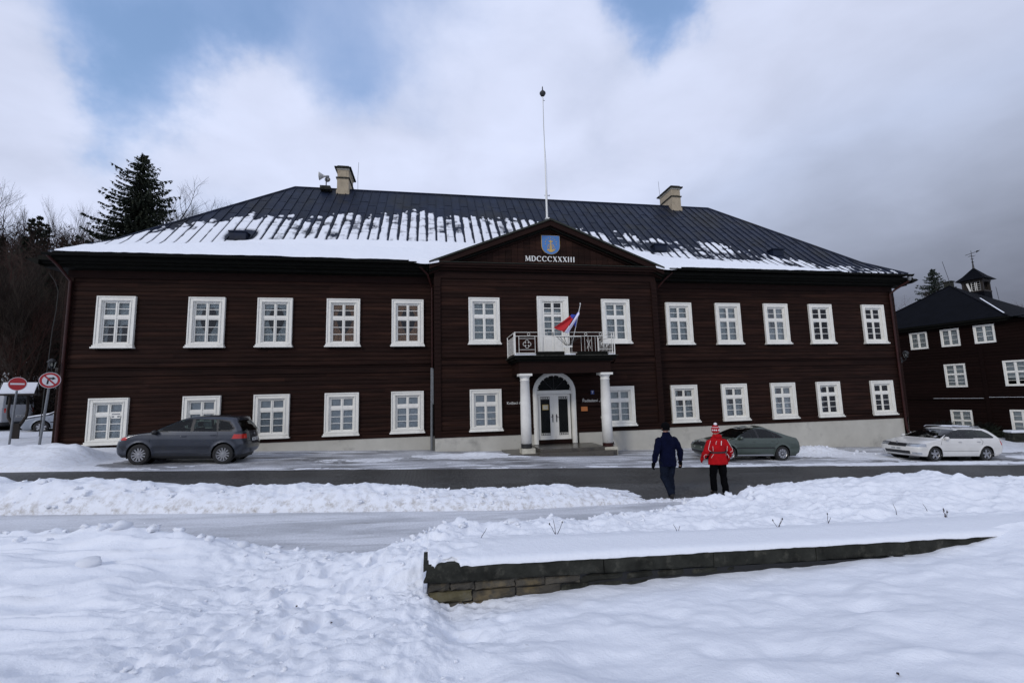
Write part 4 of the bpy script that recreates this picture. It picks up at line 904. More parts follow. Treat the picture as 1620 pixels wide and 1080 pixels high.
dput('kick_board', MB().box(DX-.80, DX+.80, y-.01, y+.06, .10, .279), 'trim')
dput('inner_hall', MB().box(DX-1.0, DX-.95, y+.12, y+1.45, .1, 3.3).box(DX+.95, DX+1.0, y+.12, y+1.45, .1, 3.3).box(DX-1.0, DX+1.0, y+.12, y+1.45, 3.3, 3.35).box(DX-.9, DX+.9, y+1.4, y+1.45, .1, 3.3).box(DX-.9, DX+.9, y+.12, y+1.39, .0, .09), 'dark')
pl = dput('brass_notice', MB().box(DX-.56, DX-.28, y-.028, y-.016, 1.60, 1.84), 'brass'); dput('brass_notice_field', MB().box(DX-.53, DX-.31, y-.032, y-.0285, 1.63, 1.81), 'chimney_w')
# steps and landing
hput('step', MB().box(4.35, 7.15, 18.35, RY-.031, -.35, .085), 'step'); hput('step', MB().box(4.25, 7.35, 18.10, 18.349, -.4, -.04), 'step')
hput('landing', MB().box(3.0, 7.6, 18.30, 20.1, -.4, -.06), 'step')
# porch columns
for i, (cx, bz) in enumerate(((3.82, .06), (7.33, -.02))):
    cy = 18.62; col = thing('tmp', '', '') if False else None
    zb = .32 if i == 0 else .22
    prof = [(.215, zb), (.215, 1.2), (.207, 2.0), (.185, 2.86), (.20, 2.87), (.20, 2.90), (.186, 2.91), (.186, 2.98), (.215, 3.03), (.24, 3.07)]
    co = hput('column', MB().lathe(prof, (cx, cy, 0), 32), 'white_worn', smooth=False)
    for p in co.data.polygons: p.use_smooth = abs(p.normal.z) < .5
    def cput(name, mb, m): mb.v = [(x, y-FY, z) for x, y, z in mb.v]; return put(name, mb, m, co)
    cput('capital', MB().box(cx-.27, cx+.27, cy-.27, cy+.27, 3.071, 3.165), 'white'); cput('column_foot', MB().lathe([(.222, bz+.08), (.222, zb-.001)], (cx, cy, 0), 32), 'trim_red' if i else 'iron'); cput('base_block', MB().box(cx-.25, cx+.30, cy-.30, cy+.25, bz-.4, bz+.079), 'chimney_w')
hput('leaning_board', MB().bar((7.66, 18.72, .1), (7.58, 19.9, 1.25), .02, .12), 'white')
# balcony deck on a boxed beam
BX0, BX1, BY = 3.48, 7.66, 18.35
hput('porch_beam', MB().box(BX0+.08, BX1-.12, BY+.05, BY+.45, 3.166, 3.66).box(BX0+.08, BX0+.38, BY+.451, RY-.05, 3.166, 3.66).box(BX1-.42, BX1-.12, BY+.451, RY-.05, 3.166, 3.66).box(BX0+.381, BX1-.421, BY+.451, RY-.05, 3.45, 3.659), 'trim')
hput('balcony_cornice', MB().box(BX0-.02, BX1-.02, BY-.05, RY-.05, 3.661, 3.75).box(BX0-.12, BX1+.08, BY-.16, RY-.05, 3.751, 3.86), 'cornice')
hput('balcony_deck', MB().box(BX0-.2, BX1+.14, BY-.24, RY-.05, 3.861, 3.905), 'coping')
hput('balcony_snow', MB().box(BX0-.12, BX0+.85, BY-.18, BY+.12, 3.906, 3.955).box(BX0+1.85, BX0+2.45, BY-.18, BY+.1, 3.906, 3.95).box(BX1-.35, BX1+.02, BY-.18, BY+.12, 3.906, 3.945), 'snow')
hput('balcony_gutter_pipe', MB().tube([(BX1+.1, BY-.05, 3.78), (BX1+.12, BY+.25, 3.62), (BX1+.0, RY-.2, 3.55)], .035, 8), 'trim')
rl = hput('balcony_railing', MB().bar((BX0-.10, BY-.12, 4.86), (BX1+.02, BY-.12, 4.86), .028, .016).bar((BX0-.10, BY-.12, 4.70), (BX1+.02, BY-.12, 4.70), .02, .02).bar((BX0-.10, BY-.12, 4.00), (BX1+.02, BY-.12, 4.00), .02, .022), 'white')
def rput(name, mb, m='white'): mb.v = [(x, y-FY, z) for x, y, z in mb.v]; return put(name, mb, m, rl)
for sx in (BX0-.10, BX1+.02):
    rput('side_rail', MB().bar((sx, BY-.11, 4.861), (sx, RY-.06, 4.861), .033, .02).bar((sx, BY-.11, 4.70), (sx, RY-.06, 4.70), .02).bar((sx, BY-.11, 4.0), (sx, RY-.06, 4.0), .02))
    for yy_ in (BY-.12, BY+.12, RY-.1): rput('post', MB().box(sx-.018, sx+.018, yy_-.018, yy_+.018, 3.906, 4.875))
    for k in range(9): yy_ = BY+.3+k*.165; rput('baluster', MB().bar((sx, yy_, 4.01), (sx, yy_, 4.69), .011))
def quatre(cx, cz, s, y):
    mb = MB()
    for k in range(4):
        a = k*math.pi/2; c0 = (cx+.42*s*math.cos(a), cz+.42*s*math.sin(a)); P = [(c0[0]+.38*s*math.cos(a+t2), y, c0[1]+.38*s*math.sin(a+t2)) for t2 in [math.radians(-135+270*i/8) for i in range(9)]]
        mb.tube(P, .009, 5)
    return mb
yR = BY-.12; xs_ = [BX0-.06, BX0+.08]; span = BX1-BX0
def panel_q(x0, x1): 
    rput('rail_panel', MB().bar((x0, yR, 4.60), (x1, yR, 4.60), .014).bar((x0, yR, 4.14), (x1, yR, 4.14), .014).bar((x0, yR, 4.01), (x0, yR, 4.69), .016).bar((x1, yR, 4.01), (x1, yR, 4.69), .016)); rput('quatrefoil', quatre((x0+x1)/2, 4.37, .21, yR))
panel_q(BX0+.06, BX0+.74); panel_q(BX1-.72, BX1-.08)
for k in range(11): x = BX0+.86+k*.145; rput('baluster', MB().bar((x, yR, 4.01), (x, yR, 4.69), .010))
for k in range(5): x = BX1-1.45+k*.155; rput('baluster', MB().bar((x, yR, 4.01), (x, yR, 4.69), .010))
rput('hourglass', MB().tube([(BX1-1.20, yR, 4.55), (BX1-1.13, yR, 4.36), (BX1-1.20, yR, 4.16)], .008, 5).tube([(BX1-1.04, yR, 4.55), (BX1-1.11, yR, 4.36), (BX1-1.04, yR, 4.16)], .008, 5))
for x in (BX0+.48, BX0+1.22, BX0+2.1, BX0+2.95, BX0+3.6): rput('ring', MB().tube([(x+.055*math.cos(a), yR, 4.78+.055*math.sin(a)) for a in [2*math.pi*i/12 for i in range(13)]], .008, 5, False))
# fan-shaped flower holder
fh = MB(); cx = 5.60
for k in range(7): a = math.radians(35+110*k/6); fh.bar((cx+.05*math.cos(a), yR-.05, 4.28), (cx+.62*math.cos(a), yR-.22, 4.28+.36), .014)
rput('fan_holder', fh, 'iron'); rput('holder_rim', MB().box(cx-.52, cx+.52, yR-.30, yR-.05, 4.64, 4.66).box(cx-.2, cx+.2, yR-.06, yR-.02, 4.22, 4.30))
for a, b, lb in ((BX0+.75, BX0+1.95, 'dark empty flower trough at the balcony edge left of the flag holder'), (BX0+2.52, BX1-.33, 'dark empty flower trough at the balcony edge right of the flag holder')):
    t_ = put('flower_trough', MB().box(a, b, BY-.235, BY-.155, 3.906, 4.03).box(a-.01, b+.01, BY-.245, BY-.15, 4.031, 4.045), 'cornice', label=lb, category='flower trough', group='troughs on the balcony edge')
# downpipes
def pipe(name, pts, r, m): hput(name, MB().tube(pts, r, 10), m, smooth=False)
pipe('downpipe', [(XL-.12, FY-.95, 8.12), (XL+.05, FY-.55, 7.75), (XL+.18, FY-.14, 7.3), (XL+.18, FY-.14, .7)], .055, 'trim_red'); pipe('downpipe', [(XR+.14, FY-.95, 8.12), (XR+.14, FY-.85, 7.86), (XR-.12, FY-.35, 7.55), (XR-.30, FY-.14, 7.3), (XR-.30, FY-.14, .5), (XR-.28, FY-.16, -.0), (XR-.1, FY-.22, -.9)], .058, 'trim_red')
hput('rainwater_head', MB().lathe([(.06, 0), (.09, .1), (.09, .25)], (XR+.14, FY-.93, 7.9), 10), 'grey')
pipe('downpipe', [(-.5, FY-.85, 8.05), (-.15, FY-.6, 7.75), (.04, FY-.14, 7.25), (.04, FY-.14, 3.6)], .045, 'trim_red'); pipe('downpipe', [(.02, FY-.17, 3.599), (.0, FY-.17, -.02)], .06, 'galv')
hput('downpipe_sleeve', MB().tube([(.07, FY-.24, 3.55), (.07, FY-.24, 2.0)], .035, 8), 'galv')
pipe('downpipe', [(11.6, FY-.85, 8.05), (11.3, FY-.6, 7.75), (10.98, FY-.14, 7.25), (10.98, FY-.14, .3)], .045, 'trim_red')
# flagpole behind the pediment
fp = thing('flagpole', 'tall thin white flagpole with black ball finial behind the pediment', 'flagpole', (5.55, 20.55, 10.3))
put('pole', MB().tube([(0, 0, 0), (0, 0, 1.9)], [.055, .045], 10).tube([(0, 0, 1.901), (0, 0, 6.85)], [.032, .018], 8), 'letter', fp)
put('finial', MB().lathe([(.02, 6.80), (.10, 6.86), (.155, 6.96), (.15, 7.02), (.08, 7.10), (.03, 7.16), (.025, 7.3), (.004, 7.38)], (0, 0, 0), 14), 'iron', fp, smooth=True)
put('halyard', MB().tube([(.03, -.03, .5), (.06, -.03, 3), (-.03, -.02, 5.2), (.02, -.03, 6.7)], .006, 4).bar((-.1, 0, 1.62), (.14, 0, 1.62), .02).box(.12, .17, -.02, .02, 1.60, 1.65).bar((0, 0, 6.6), (.1, 0, 6.6), .02), 'grey', fp)
put('clamp', MB().box(-.08, .10, -.08, .08, .1, .18).box(-.08, .10, -.08, .08, .42, .48), 'letter', fp)
# roof loudspeakers
ls = thing('roof_loudspeaker', 'pair of pale horn loudspeakers on a mast left of the left chimney', 'loudspeaker', (-5.92, 26.35, 14.2))
put('base', MB().box(-.28, .28, -.28, .3, .0, .22), 'coping', ls); put('mast', MB().tube([(0, 0, .2), (0, 0, .9)], .03, 8), 'iron', ls)
put('horn', MB().lathe([(.04, 0), (.07, -.12), (.12, -.25), (.24, -.38), (.225, -.37), (.05, -.1)], (0, -.02, .88), 20, 'x'), 'pale', ls, smooth=True)
put('horn', MB().lathe([(.05, 0), (.08, .08), (.16, .20), (.15, .19), (.05, .06)], (.02, .0, .80), 16, 'y'), 'pale', ls, smooth=True); put('driver', MB().lathe([(.06, 0), (.07, .12), (.04, .16)], (-.0, -.02, .88), 14, 'x'), 'grey', ls)
# wall lanterns
for x, lb in ((XL-.05, 'black wall lantern at the left corner of the log house'), (XR-.02, 'black wall lantern beside the downpipe at the right corner')):
    lt = thing('wall_lantern', lb, 'lantern', (x, FY-.35, 4.02), group='lanterns on the house corners')
    put('shade', MB().lathe([(.16, .0), (.10, .08), (.02, .14)], (0, 0, 0), 8), 'iron', lt); put('glass_body', MB().lathe([(.075, -.24), (.12, -.005)], (0, 0, 0), 8), 'lglass', lt); put('bulb', MB().lathe([(.01, -.16), (.035, -.12), (.02, -.04)], (0, 0, 0), 8), 'letter', lt)
    put('bracket', MB().tube([(0, 0, -.245), (0, .02, -.34), (.0, .15, -.42), (0, .28, -.30)], .018, 6).box(-.05, .05, .25, .30, -.5, -.2), 'iron', lt)
# name boards, number plates
def board(name, lb, cat, x, z, w, h, m, y=RY-.075):
    t_ = thing(name, lb, cat, (x, y, z)); put('board', MB().box(-w/2, w/2, -.012, .012, -h/2, h/2), m, t_); return t_
b1 = board('name_board', 'dark board lettered in white left of the entrance, half hidden by the column', 'sign', 3.72, 1.93, .98, .34, 'trim'); text_mesh('Knížecí dům', .17, 'letter', 'lettering', b1, (-.44, -.017, -.03))
b2 = board('name_board', 'dark board lettered in white right of the entrance above the orange plate', 'sign', 7.30, 1.93, 1.12, .40, 'trim'); text_mesh('Ředitelství „Š', .175, 'letter', 'lettering', b2, (-.52, -.017, -.02))
board('orange_plate', 'small orange plate under the right name board', 'plate', 6.87, 1.60, .30, .20, 'orange')
b3 = board('house_number', 'small blue house number plate with a white seven', 'house number', 7.29, 2.34, .15, .18, 'blueplate'); text_mesh('7', .16, 'letter', 'numeral', b3, (-.045, -.017, -.055))
# flag leaning out over the balcony
fl_ = thing('flag', 'red white and blue flag on a slanting pole over the balcony', 'flag', (5.86, 18.5, 4.2))
P0, P1 = Vector((5.86, 18.5, 4.25)), Vector((6.13, 17.9, 5.97)); orig = Vector((5.86, 18.5, 4.2))
put('pole', MB().tube([P0-orig, P1-orig], .016, 8).lathe([(.001, 0), (.03, .03), (.001, .1)], tuple(P1-orig), 8), 'letter', fl_)
def flag_grid(f, name, m):
    nu, nv = 22, 14; mb = MB()
    for j in range(nv+1):
        for i in range(nu+1): mb.v.append(tuple(Vector(f(i/nu, j/nv))-orig))
    for j in range(nv):
        for i in range(nu): a = j*(nu+1)+i; mb.f.append((a, a+1, a+nu+2, a+nu+1))
    o = put(name, mb, m, fl_, smooth=True, fix=False); so = o.modifiers.new('solid', 'SOLIDIFY'); so.thickness = .004
Tp = P0.lerp(P1, .86)
def lerp(a, b, t): return tuple(a[k]+(b[k]-a[k])*t for k in range(3))
# (u down the hanging edge, v across the cloth) bounded by corner points found on the slanting cloth
cA = tuple(Tp); cR0, cR1 = (4.98, 18.05, 5.03), (5.42, 18.0, 4.82); cW1 = (5.58, 18.05, 4.80); pm_ = (5.62, 18.0, 5.42)
def wav(p, u, v): return (p[0], p[1]-.05*math.sin(v*7+u*3), p[2]-.02*math.sin(u*3.1))
flag_grid(lambda u, v: wav(lerp(lerp((5.68, 18.0, 5.52), (5.80, 17.97, 5.40), v), lerp(cR0, cR1, v), u), u, v), 'red_stripe', 'fred')
flag_grid(lambda u, v: wav(lerp(lerp(cA, (cA[0]-.02, cA[1], cA[2]-.08), v), lerp(cR1, cW1, v), u) if False else lerp(lerp(cA, (cA[0]+.0, cA[1]+.02, cA[2]-.16), v), lerp((5.425, 18.0, 4.815), (5.62, 18.05, 4.80), v), u), u, .8+v*.4), 'white_stripe', 'fwhite')
flag_grid(lambda u, v: lerp(lerp((5.79, 18.06, 5.60), (5.98, 18.03, 5.56), v), lerp((5.70, 18.06, 5.50), (5.82, 18.06, 5.38), v), u), 'blue_wedge', 'fblue')
flag_grid(lambda u, v: lerp(lerp(cA, tuple(P0.lerp(P1, .60)), v), lerp((5.82, 18.1, 5.42), (5.95, 18.12, 5.05), v), u), 'blue_wedge', 'fblue')
# ------------------------------------------------------------------ cars
def pin(poly, x, z):
    c = False; j = len(poly)-1
    for i in range(len(poly)):
        xi, zi = poly[i]; xj, zj = poly[j]
        if (zi > z) != (zj > z) and x < (xj-xi)*(z-zi)/(zj-zi)+xi: c = not c
        j = i
    return c
def make_wheel(r, w, spokes, parent, x, y, flip, style):
    wh = put('wheel', MB().lathe([(r*.30, -w*.3), (r*.34, -w*.36), (r*.34, w*.3), (r*.30, w*.3)], (0, 0, 0), 20, 'y'), 'iron', parent, (x, y, r))
    put('tyre', MB().lathe([(r*.64, -w*.46), (r*.70, -w/2), (r*.92, -w/2), (r*.985, -w*.42), (r, -w*.2), (r, w*.2), (r*.985, w*.42), (r*.92, w/2), (r*.64, w*.46)], (0, 0, 0), 36, 'y', False), 'tyre', wh, smooth=True)
    o = -flip*w*.44*-1 if False else 0
    s = -1 if flip > 0 else 1       # outward along -y when flip > 0
    rm_ = MB(); rr = r*.655
    prof = [(rr*.90, s*w*.10), (rr*.95, s*w*.42), (rr, s*w*.47), (rr*1.0, s*w*.38)]
    i0 = len(rm_.v); seg = 36
    for (q, yy_) in prof:
        for j in range(seg): a = 2*math.pi*j/seg; rm_.v.append((q*math.cos(a), yy_, q*math.sin(a)))
    for k in range(len(prof)-1):
        for j in range(seg): a = i0+k*seg+j; b = i0+k*seg+(j+1) % seg; rm_.f.append((a, b, b+seg, a+seg))
    for k in range(spokes):
        a = 2*math.pi*k/spokes+.3; d = Vector((math.cos(a), 0, math.sin(a))); n = Vector((-math.sin(a), 0, math.cos(a)))
        w0, w1 = (.020, .026) if style == 'thin' else (.045, .060)
        P = [d*.04+n*w0, d*rr*.93+n*w1*(.9 if style == 'thin' else .75), d*rr*.93-n*w1*(.9 if style == 'thin' else .75), d*.04-n*w0]
        i = len(rm_.v)
        for yy_ in (s*w*.38, s*w*.30):
            for p in P: rm_.v.append((p.x, yy_, p.z))
        rm_.f += [(i, i+1, i+2, i+3), (i+7, i+6, i+5, i+4)]+[(i+q, i+4+q, i+4+(q+1) % 4, i+(q+1) % 4) for q in range(4)]
    put('rim', rm_, 'rim', wh); put('hub_cap', MB().lathe([(.055, s*w*.30), (.055, s*w*.41), (.02, s*w*.43)], (0, 0, 0), 16, 'y'), 'rim', wh)
    put('brake_disc', MB().lathe([(rr*.80, s*w*.02), (rr*.80, s*w*.06)], (0, 0, 0), 24, 'y'), 'iron', wh)
def make_car(name, label, cat, loc, rz, sp, group='parked cars'):
    car = thing(name, label, cat, loc, rz, group)
    F, Rr, Wd = sp['F'], sp['R'], sp['W']; zmin, zmax = F[0][0], F[-1][0]
    fz, fx = zip(*F); rz_2, rx = zip(*Rr); wz, ww = zip(*Wd)
    # adaptive z levels
    zs = [zmin]; z = zmin
    while z < zmax-1e-4:
        dz = .028
        while dz > .003 and (abs(np.interp(z+dz, fz, fx)-np.interp(z, fz, fx)) > .05 or abs(np.interp(z+dz, rz_2, rx)-np.interp(z, rz_2, rx)) > .05): dz *= .8
        z = min(zmax, z+dz); zs.append(z)
    wb, wr = sp['wb'], sp['wr']; ax = (wb/2, -wb/2); arch = wr+.055
    nS = 96; nF = 14
    ring = []
    def plan(z):
        xf, xr, w = float(np.interp(z, fz, fx)), float(np.interp(z, rz_2, rx)), float(np.interp(z, wz, ww))
        cf = sp.get('cf', .34)*(1 if z < sp['belt'] else .62); cr_ = sp.get('cr', .26)*(1 if z < sp['belt'] else .7)
        L_ = xf-xr; cf = min(cf, L_*.45); cr_ = min(cr_, L_*.45); pts = []
        p = 2.7
        for k in range(nF): t = k/nF; a = t*math.pi/2; yq = w*math.sin(a)**(2/p); xq = xf-cf+cf*max(0, math.cos(a))**(2/p); pts.append((xq, yq))
        xa, xb = xf-cf, xr+cr_; mid = (xa+xb)/2; hl = max(.01, (xa-xb)/2)
        for k in range(nS+1): x = xa+(xb-xa)*k/nS; pts.append((x, w*(1-.018*((x-mid)/hl)**2*0)))
        for k in range(nF-1, -1, -1): t = k/nF; a = t*math.pi/2; pts.append((xr+cr_-cr_*max(0, math.cos(a))**(2/p), w*math.sin(a)**(2/p)))
        return pts
    V = []; nc = 2*nF+nS+1
    for z in zs:
        q = plan(z)
        zz2 = z
        row = []
        for (x, y) in q:
            # crown of bonnet and roof, waist crease
            row.append([x, y, zz2])
        V.append(row)
    V = np.array(V)    # rows, cols, 3
    # wheel arches: push points to the circle
    for a_ in ax:
        d = np.hypot(V[..., 0]-a_, V[..., 2]-wr); m = (d < arch) & (V[..., 1] > .45)
        near = m & (d > arch-.05); sc_ = arch/np.maximum(d, 1e-6)
        V[..., 0] = np.where(near, a_+(V[..., 0]-a_)*sc_, V[..., 0]); V[..., 2] = np.where(near, wr+(V[..., 2]-wr)*sc_, V[..., 2])
        # flared lips
        lip = (d < arch+.07) & (d >= arch-.05) & (V[..., 1] > .45) & (V[..., 2] < wr+arch+.08); V[..., 1] = np.where(lip, V[..., 1]+.022*np.clip(1-(d-arch)/.07, 0, 1), V[..., 1])
    parts = {}
    def addf(pn, m, pts):
        b = parts.setdefault(pn, (MB(), m))[0]; b.quad(*pts)
    nr = len(zs)
    for r_ in range(nr-1):
        for c_ in range(nc-1):
            P = [V[r_, c_], V[r_, c_+1], V[r_+1, c_+1], V[r_+1, c_]]; ctr = sum(P)/4; x, y, z = ctr
            if y > .45 and any(math.hypot(x-a_, z-wr) < arch-.012 for a_ in ax) : continue
            pn, m = 'body', sp['paint']
            zone = 'front' if c_ < nF+1 else ('rear' if c_ >= nF+nS-1 else 'side')
            if zone == 'front' and z > sp['ws'][0] and z < sp['ws'][1] and y < float(np.interp(z, wz, ww))-.05: pn, m = 'windshield', 'cglass'
            elif zone == 'rear' and z > sp['rw'][0] and z < sp['rw'][1] and y < float(np.interp(z, wz, ww))-.10: pn, m = 'rear_window', 'cglass'
            elif zone != 'rear' or sp.get('wrapwin'):
                for k, poly in enumerate(sp['win']):
                    if y > .4 and pin(poly, x, z): pn, m = 'side_window#%d' % k, 'cglass'
            if pn == 'body' and y > .4 and pin(sp['winband'], x, z) and zone == 'side': pn, m = 'window_trim', 'trimblk'
            for (nm, mm, fn) in sp['lamps']:
                if fn(x, y, z, zone): pn, m = nm, mm
            if z < sp['clad'] and pn == 'body': pn, m = 'lower_trim', 'trimblk'
            for sgn in (1, -1):
                tag = pn if pn in ('body', 'windshield', 'rear_window', 'lower_trim', 'grille', 'lower_grille') else (pn.split('#')[0]+('_%s%s' % (sgn, pn.split('#')[1]) if '#' in pn else '_%s' % sgn))
                addf(tag, m, [(p[0], p[1]*sgn, p[2]) for p in (P if sgn > 0 else P[::-1])])
    # roof lid with a slight crown
    top = V[-1]; n2 = len(top); b = parts['body'][0]
    for c_ in range(n2-1):
        for sgn in (1, -1):
            q = [(top[c_][0], top[c_][1]*sgn, zmax), (top[c_+1][0], top[c_+1][1]*sgn, zmax), (top[c_+1][0], 0, zmax+.022), (top[c_][0], 0, zmax+.022)]; b.quad(*(q if sgn > 0 else q[::-1]))
    bot = V[0]
    for c_ in range(n2-1):
        for sgn in (1, -1): b.quad((bot[c_][0], bot[c_][1]*sgn*.8, zmin), (bot[c_+1][0], bot[c_+1][1]*sgn*.8, zmin), (bot[c_+1][0], 0, zmin), (bot[c_][0], 0, zmin))
    import re
    for pn, (mb, m) in parts.items():
        nm = re.sub(r'_-?\d+$', '', pn); nm = re.sub(r'_-?\d+$', '', nm)
        me = mb.mesh(nm, True, False); bm_ = bmesh.new(); bm_.from_mesh(me); bmesh.ops.remove_doubles(bm_, verts=bm_.verts, dist=.0008); bmesh.ops.recalc_face_normals(bm_, faces=bm_.faces)
        if m != sp['paint'] : bmesh.ops.translate(bm_, verts=bm_.verts, vec=(0, 0, 0))
        bm_.to_mesh(me); bm_.free(); me.polygons.foreach_set('use_smooth', [True]*len(me.polygons)); put(nm, me, m, car)
    # surface probe for things laid on the flank
    def ysurf(x, z): 
        xf, xr, w = float(np.interp(z, fz, fx)), float(np.interp(z, rz_2, rx)), float(np.interp(z, wz, ww)); return w
    for sgn in (1, -1):
        for xs2 in sp['seams']:
            pts = [(x, sgn*(ysurf(x, z)+.002), z) for x, z in xs2]; put('door_seam', MB().tube(pts, .007, 4), 'black', car)
        for hx, hz2 in sp['handles']: put('door_handle', MB().tube([(hx-.09, sgn*(ysurf(hx, hz2)+.004), hz2), (hx-.06, sgn*(ysurf(hx, hz2)+.03), hz2+.004), (hx+.06, sgn*(ysurf(hx, hz2)+.03), hz2+.004), (hx+.09, sgn*(ysurf(hx, hz2)+.004), hz2)], .013, 6), sp.get('handle_m', sp['paint']), car)
        mx_, mz_ = sp['mirror']; y0 = ysurf(mx_, mz_)
        o = put('mirror', MB().lathe([(.02, 0), (.062, .03), (.082, .10), (.072, .17), (.02, .20)], (mx_, 0, mz_), 12, 'y').add(MB().bar((mx_, 0, mz_-.03), (mx_, .04, mz_-.03), .04)), sp.get('mirror_m', sp['paint']), car, (0, sgn*(y0-.02), 0), smooth=True); o.scale = (1, sgn, 1)
        if sp.get('moulding'):
            x0, x1, z = sp['moulding']; put('side_moulding', MB().bar((x0, sgn*(ysurf(0, z)+.004), z), (x1, sgn*(ysurf(0, z)+.004), z), .02, .045), sp.get('mould_m', 'trimblk'), car)
        if sp.get('sill'):
            x0, x1, z = sp['sill']; put('sill_strip', MB().bar((x0, sgn*(ysurf(0, z)+.006), z), (x1, sgn*(ysurf(0, z)+.006), z), .02, .05), sp['sill_m'], car)
        if sp.get('rails'):
            x0, x1, z = sp['rails']; put('roof_rail', MB().tube([(x0, sgn*.56, z-.06), (x0-.10, sgn*.56, z+.0), (x1+.12, sgn*.56, z+.0), (x1, sgn*.56, z-.08)], .018, 8), 'rim', car)
        for a_ in ax:
            make_wheel(wr, .215, sp['spokes'], car, a_, sgn*(sp['track']/2), -sgn, sp['style'])
            wl = MB(); n = 18; rr = arch-.008
            for k in range(n):
                a0, a1 = -.35+(math.pi+.7)*k/n, -.35+(math.pi+.7)*(k+1)/n
                wl.quad((a_+rr*math.cos(a0), sgn*.46, wr+rr*math.sin(a0)), (a_+rr*math.cos(a1), sgn*.46, wr+rr*math.sin(a1)), (a_+rr*math.cos(a1), sgn*(ysurf(a_, .6)-.008), wr+rr*math.sin(a1)), (a_+rr*math.cos(a0), sgn*(ysurf(a_, .6)-.008), wr+rr*math.sin(a0)))
            wl.add(MB().lathe([(.01, 0), (rr, 0)], (a_, sgn*.46, wr), 18, 'y')); put('wheel_well', wl, 'black', car)
    put('underbody', MB().box(-wb/2-.45, wb/2+.45, -.62, .62, .17, .28), 'black', car)
    for sx in (.25, -.62):
        for sy in (-.36, .36):
            if sx < 0 and sy: pass
            st = put('seat', MB().box(sx-.25, sx+.25, sy-.24, sy+.24, .45, .66).box(sx-.30, sx-.16, sy-.24, sy+.24, .661, 1.16).box(sx-.29, sx-.18, sy-.13, sy+.13, 1.18, 1.36 if sp['F'][-1][0] > 1.5 else 1.28), 'trimblk', car); bevel(st, .04, 2)
    put('dashboard', MB().box(.75, 1.1, -.66, .66, .7, sp['belt']-.04), 'trimblk', car)
    for pn, pos, rot in sp['plates']:
        p = put('licence_plate', MB().box(-.006, .006, -.26, .26, -.055, .055), 'plate', car, pos); p.rotation_euler = rot
        pm2 = MB()
        for k in range(7):
            if k == 3: continue
            pm2.box(-.0085 if pos[0] < 0 else .0062, -.0062 if pos[0] < 0 else .0085, -.19+k*.058, -.155+k*.058, -.035, .035)
        put('plate_characters', pm2, 'grey', p)
    if sp.get('badge'):
        bx, bz = sp['badge']; b_ = put('badge', MB().lathe([(.045, -.01), (.045, .01), (.03, .016)], (0, 0, 0), 16, 'x'), 'rim', car, (bx, 0, bz))
    return car
def bigon(x0, x1, z0, z1): return [(x0, z0), (x1, z0), (x1, z1), (x0, z1)]
SUVF = [(.24, 2.08), (.34, 2.19), (.55, 2.21), (.72, 2.19), (.86, 2.10), (.94, 1.93), (1.00, 1.60), (1.045, 1.25), (1.07, 1.10), (1.2, .86), (1.33, .60), (1.44, .35), (1.52, .12), (1.575, -.15), (1.60, -.45)]
SUVR = [(.30, -1.90), (.38, -2.02), (.50, -2.08), (.68, -2.08), (.80, -2.02), (.95, -1.99), (1.07, -1.955), (1.15, -1.93), (1.3, -1.83), (1.42, -1.73), (1.50, -1.70), (1.54, -1.68), (1.575, -1.55), (1.60, -1.1)]
SUVW = [(.24, .80), (.4, .86), (.6, .885), (.85, .888), (.98, .865), (1.07, .84), (1.2, .79), (1.4, .71), (1.5, .66), (1.56, .60), (1.60, .44)]
suv = dict(F=SUVF, R=SUVR, W=SUVW, belt=1.07, wb=2.67, wr=.34, track=1.56, paint='suv', ws=(1.075, 1.50), rw=(1.10, 1.46),
 win=[[(.98, 1.10), (.72, 1.24), (.16, 1.47), (-.18, 1.49), (-.20, 1.09)], [(-.30, 1.09), (-.28, 1.49), (-.95, 1.475), (-1.05, 1.10)], [(-1.10, 1.12), (-1.05, 1.46), (-1.38, 1.40), (-1.58, 1.20), (-1.52, 1.15)]],
 winband=[(1.02, 1.075), (.72, 1.27), (.15, 1.505), (-.2, 1.515), (-1.05, 1.50), (-1.42, 1.43), (-1.63, 1.2), (-1.55, 1.10)],
 lamps=[('taillight', 'tail', lambda x, y, z, zo: y > .52 and x < -1.62+(.95-z)*.3 and .86 < z < 1.00-.06*(x+1.9)*0 and (x < -1.55)), ('headlight', 'lens', lambda x, y, z, zo: y > .48 and x > 1.78+(.95-z)*.9 and .76 < z < .93), ('grille', 'trimblk', lambda x, y, z, zo: zo == 'front' and y < .55 and .36 < z < .74),
        ('indicator', 'tail', lambda x, y, z, zo: y > .80 and 1.74 < x < 1.93 and .80 < z < .90)],
 clad=.30, seams=[[(1.02, .40), (1.03, .8), (.98, 1.06)], [(-.24, .34), (-.24, 1.07)], [(1.0, .34), (-.9, .34)], [(-1.0, .75), (-1.10, .95), (-1.08, 1.08)]], handles=[(-.02, .93), (-.95, .97)], handle_m='suv', mirror=(.88, 1.06), mirror_m='trimblk', spokes=12, style='thin',
 plates=[('r', (-2.055, 0, .80), (0, rad(8), 0))], badge=(-2.03, .98), cr=.32)
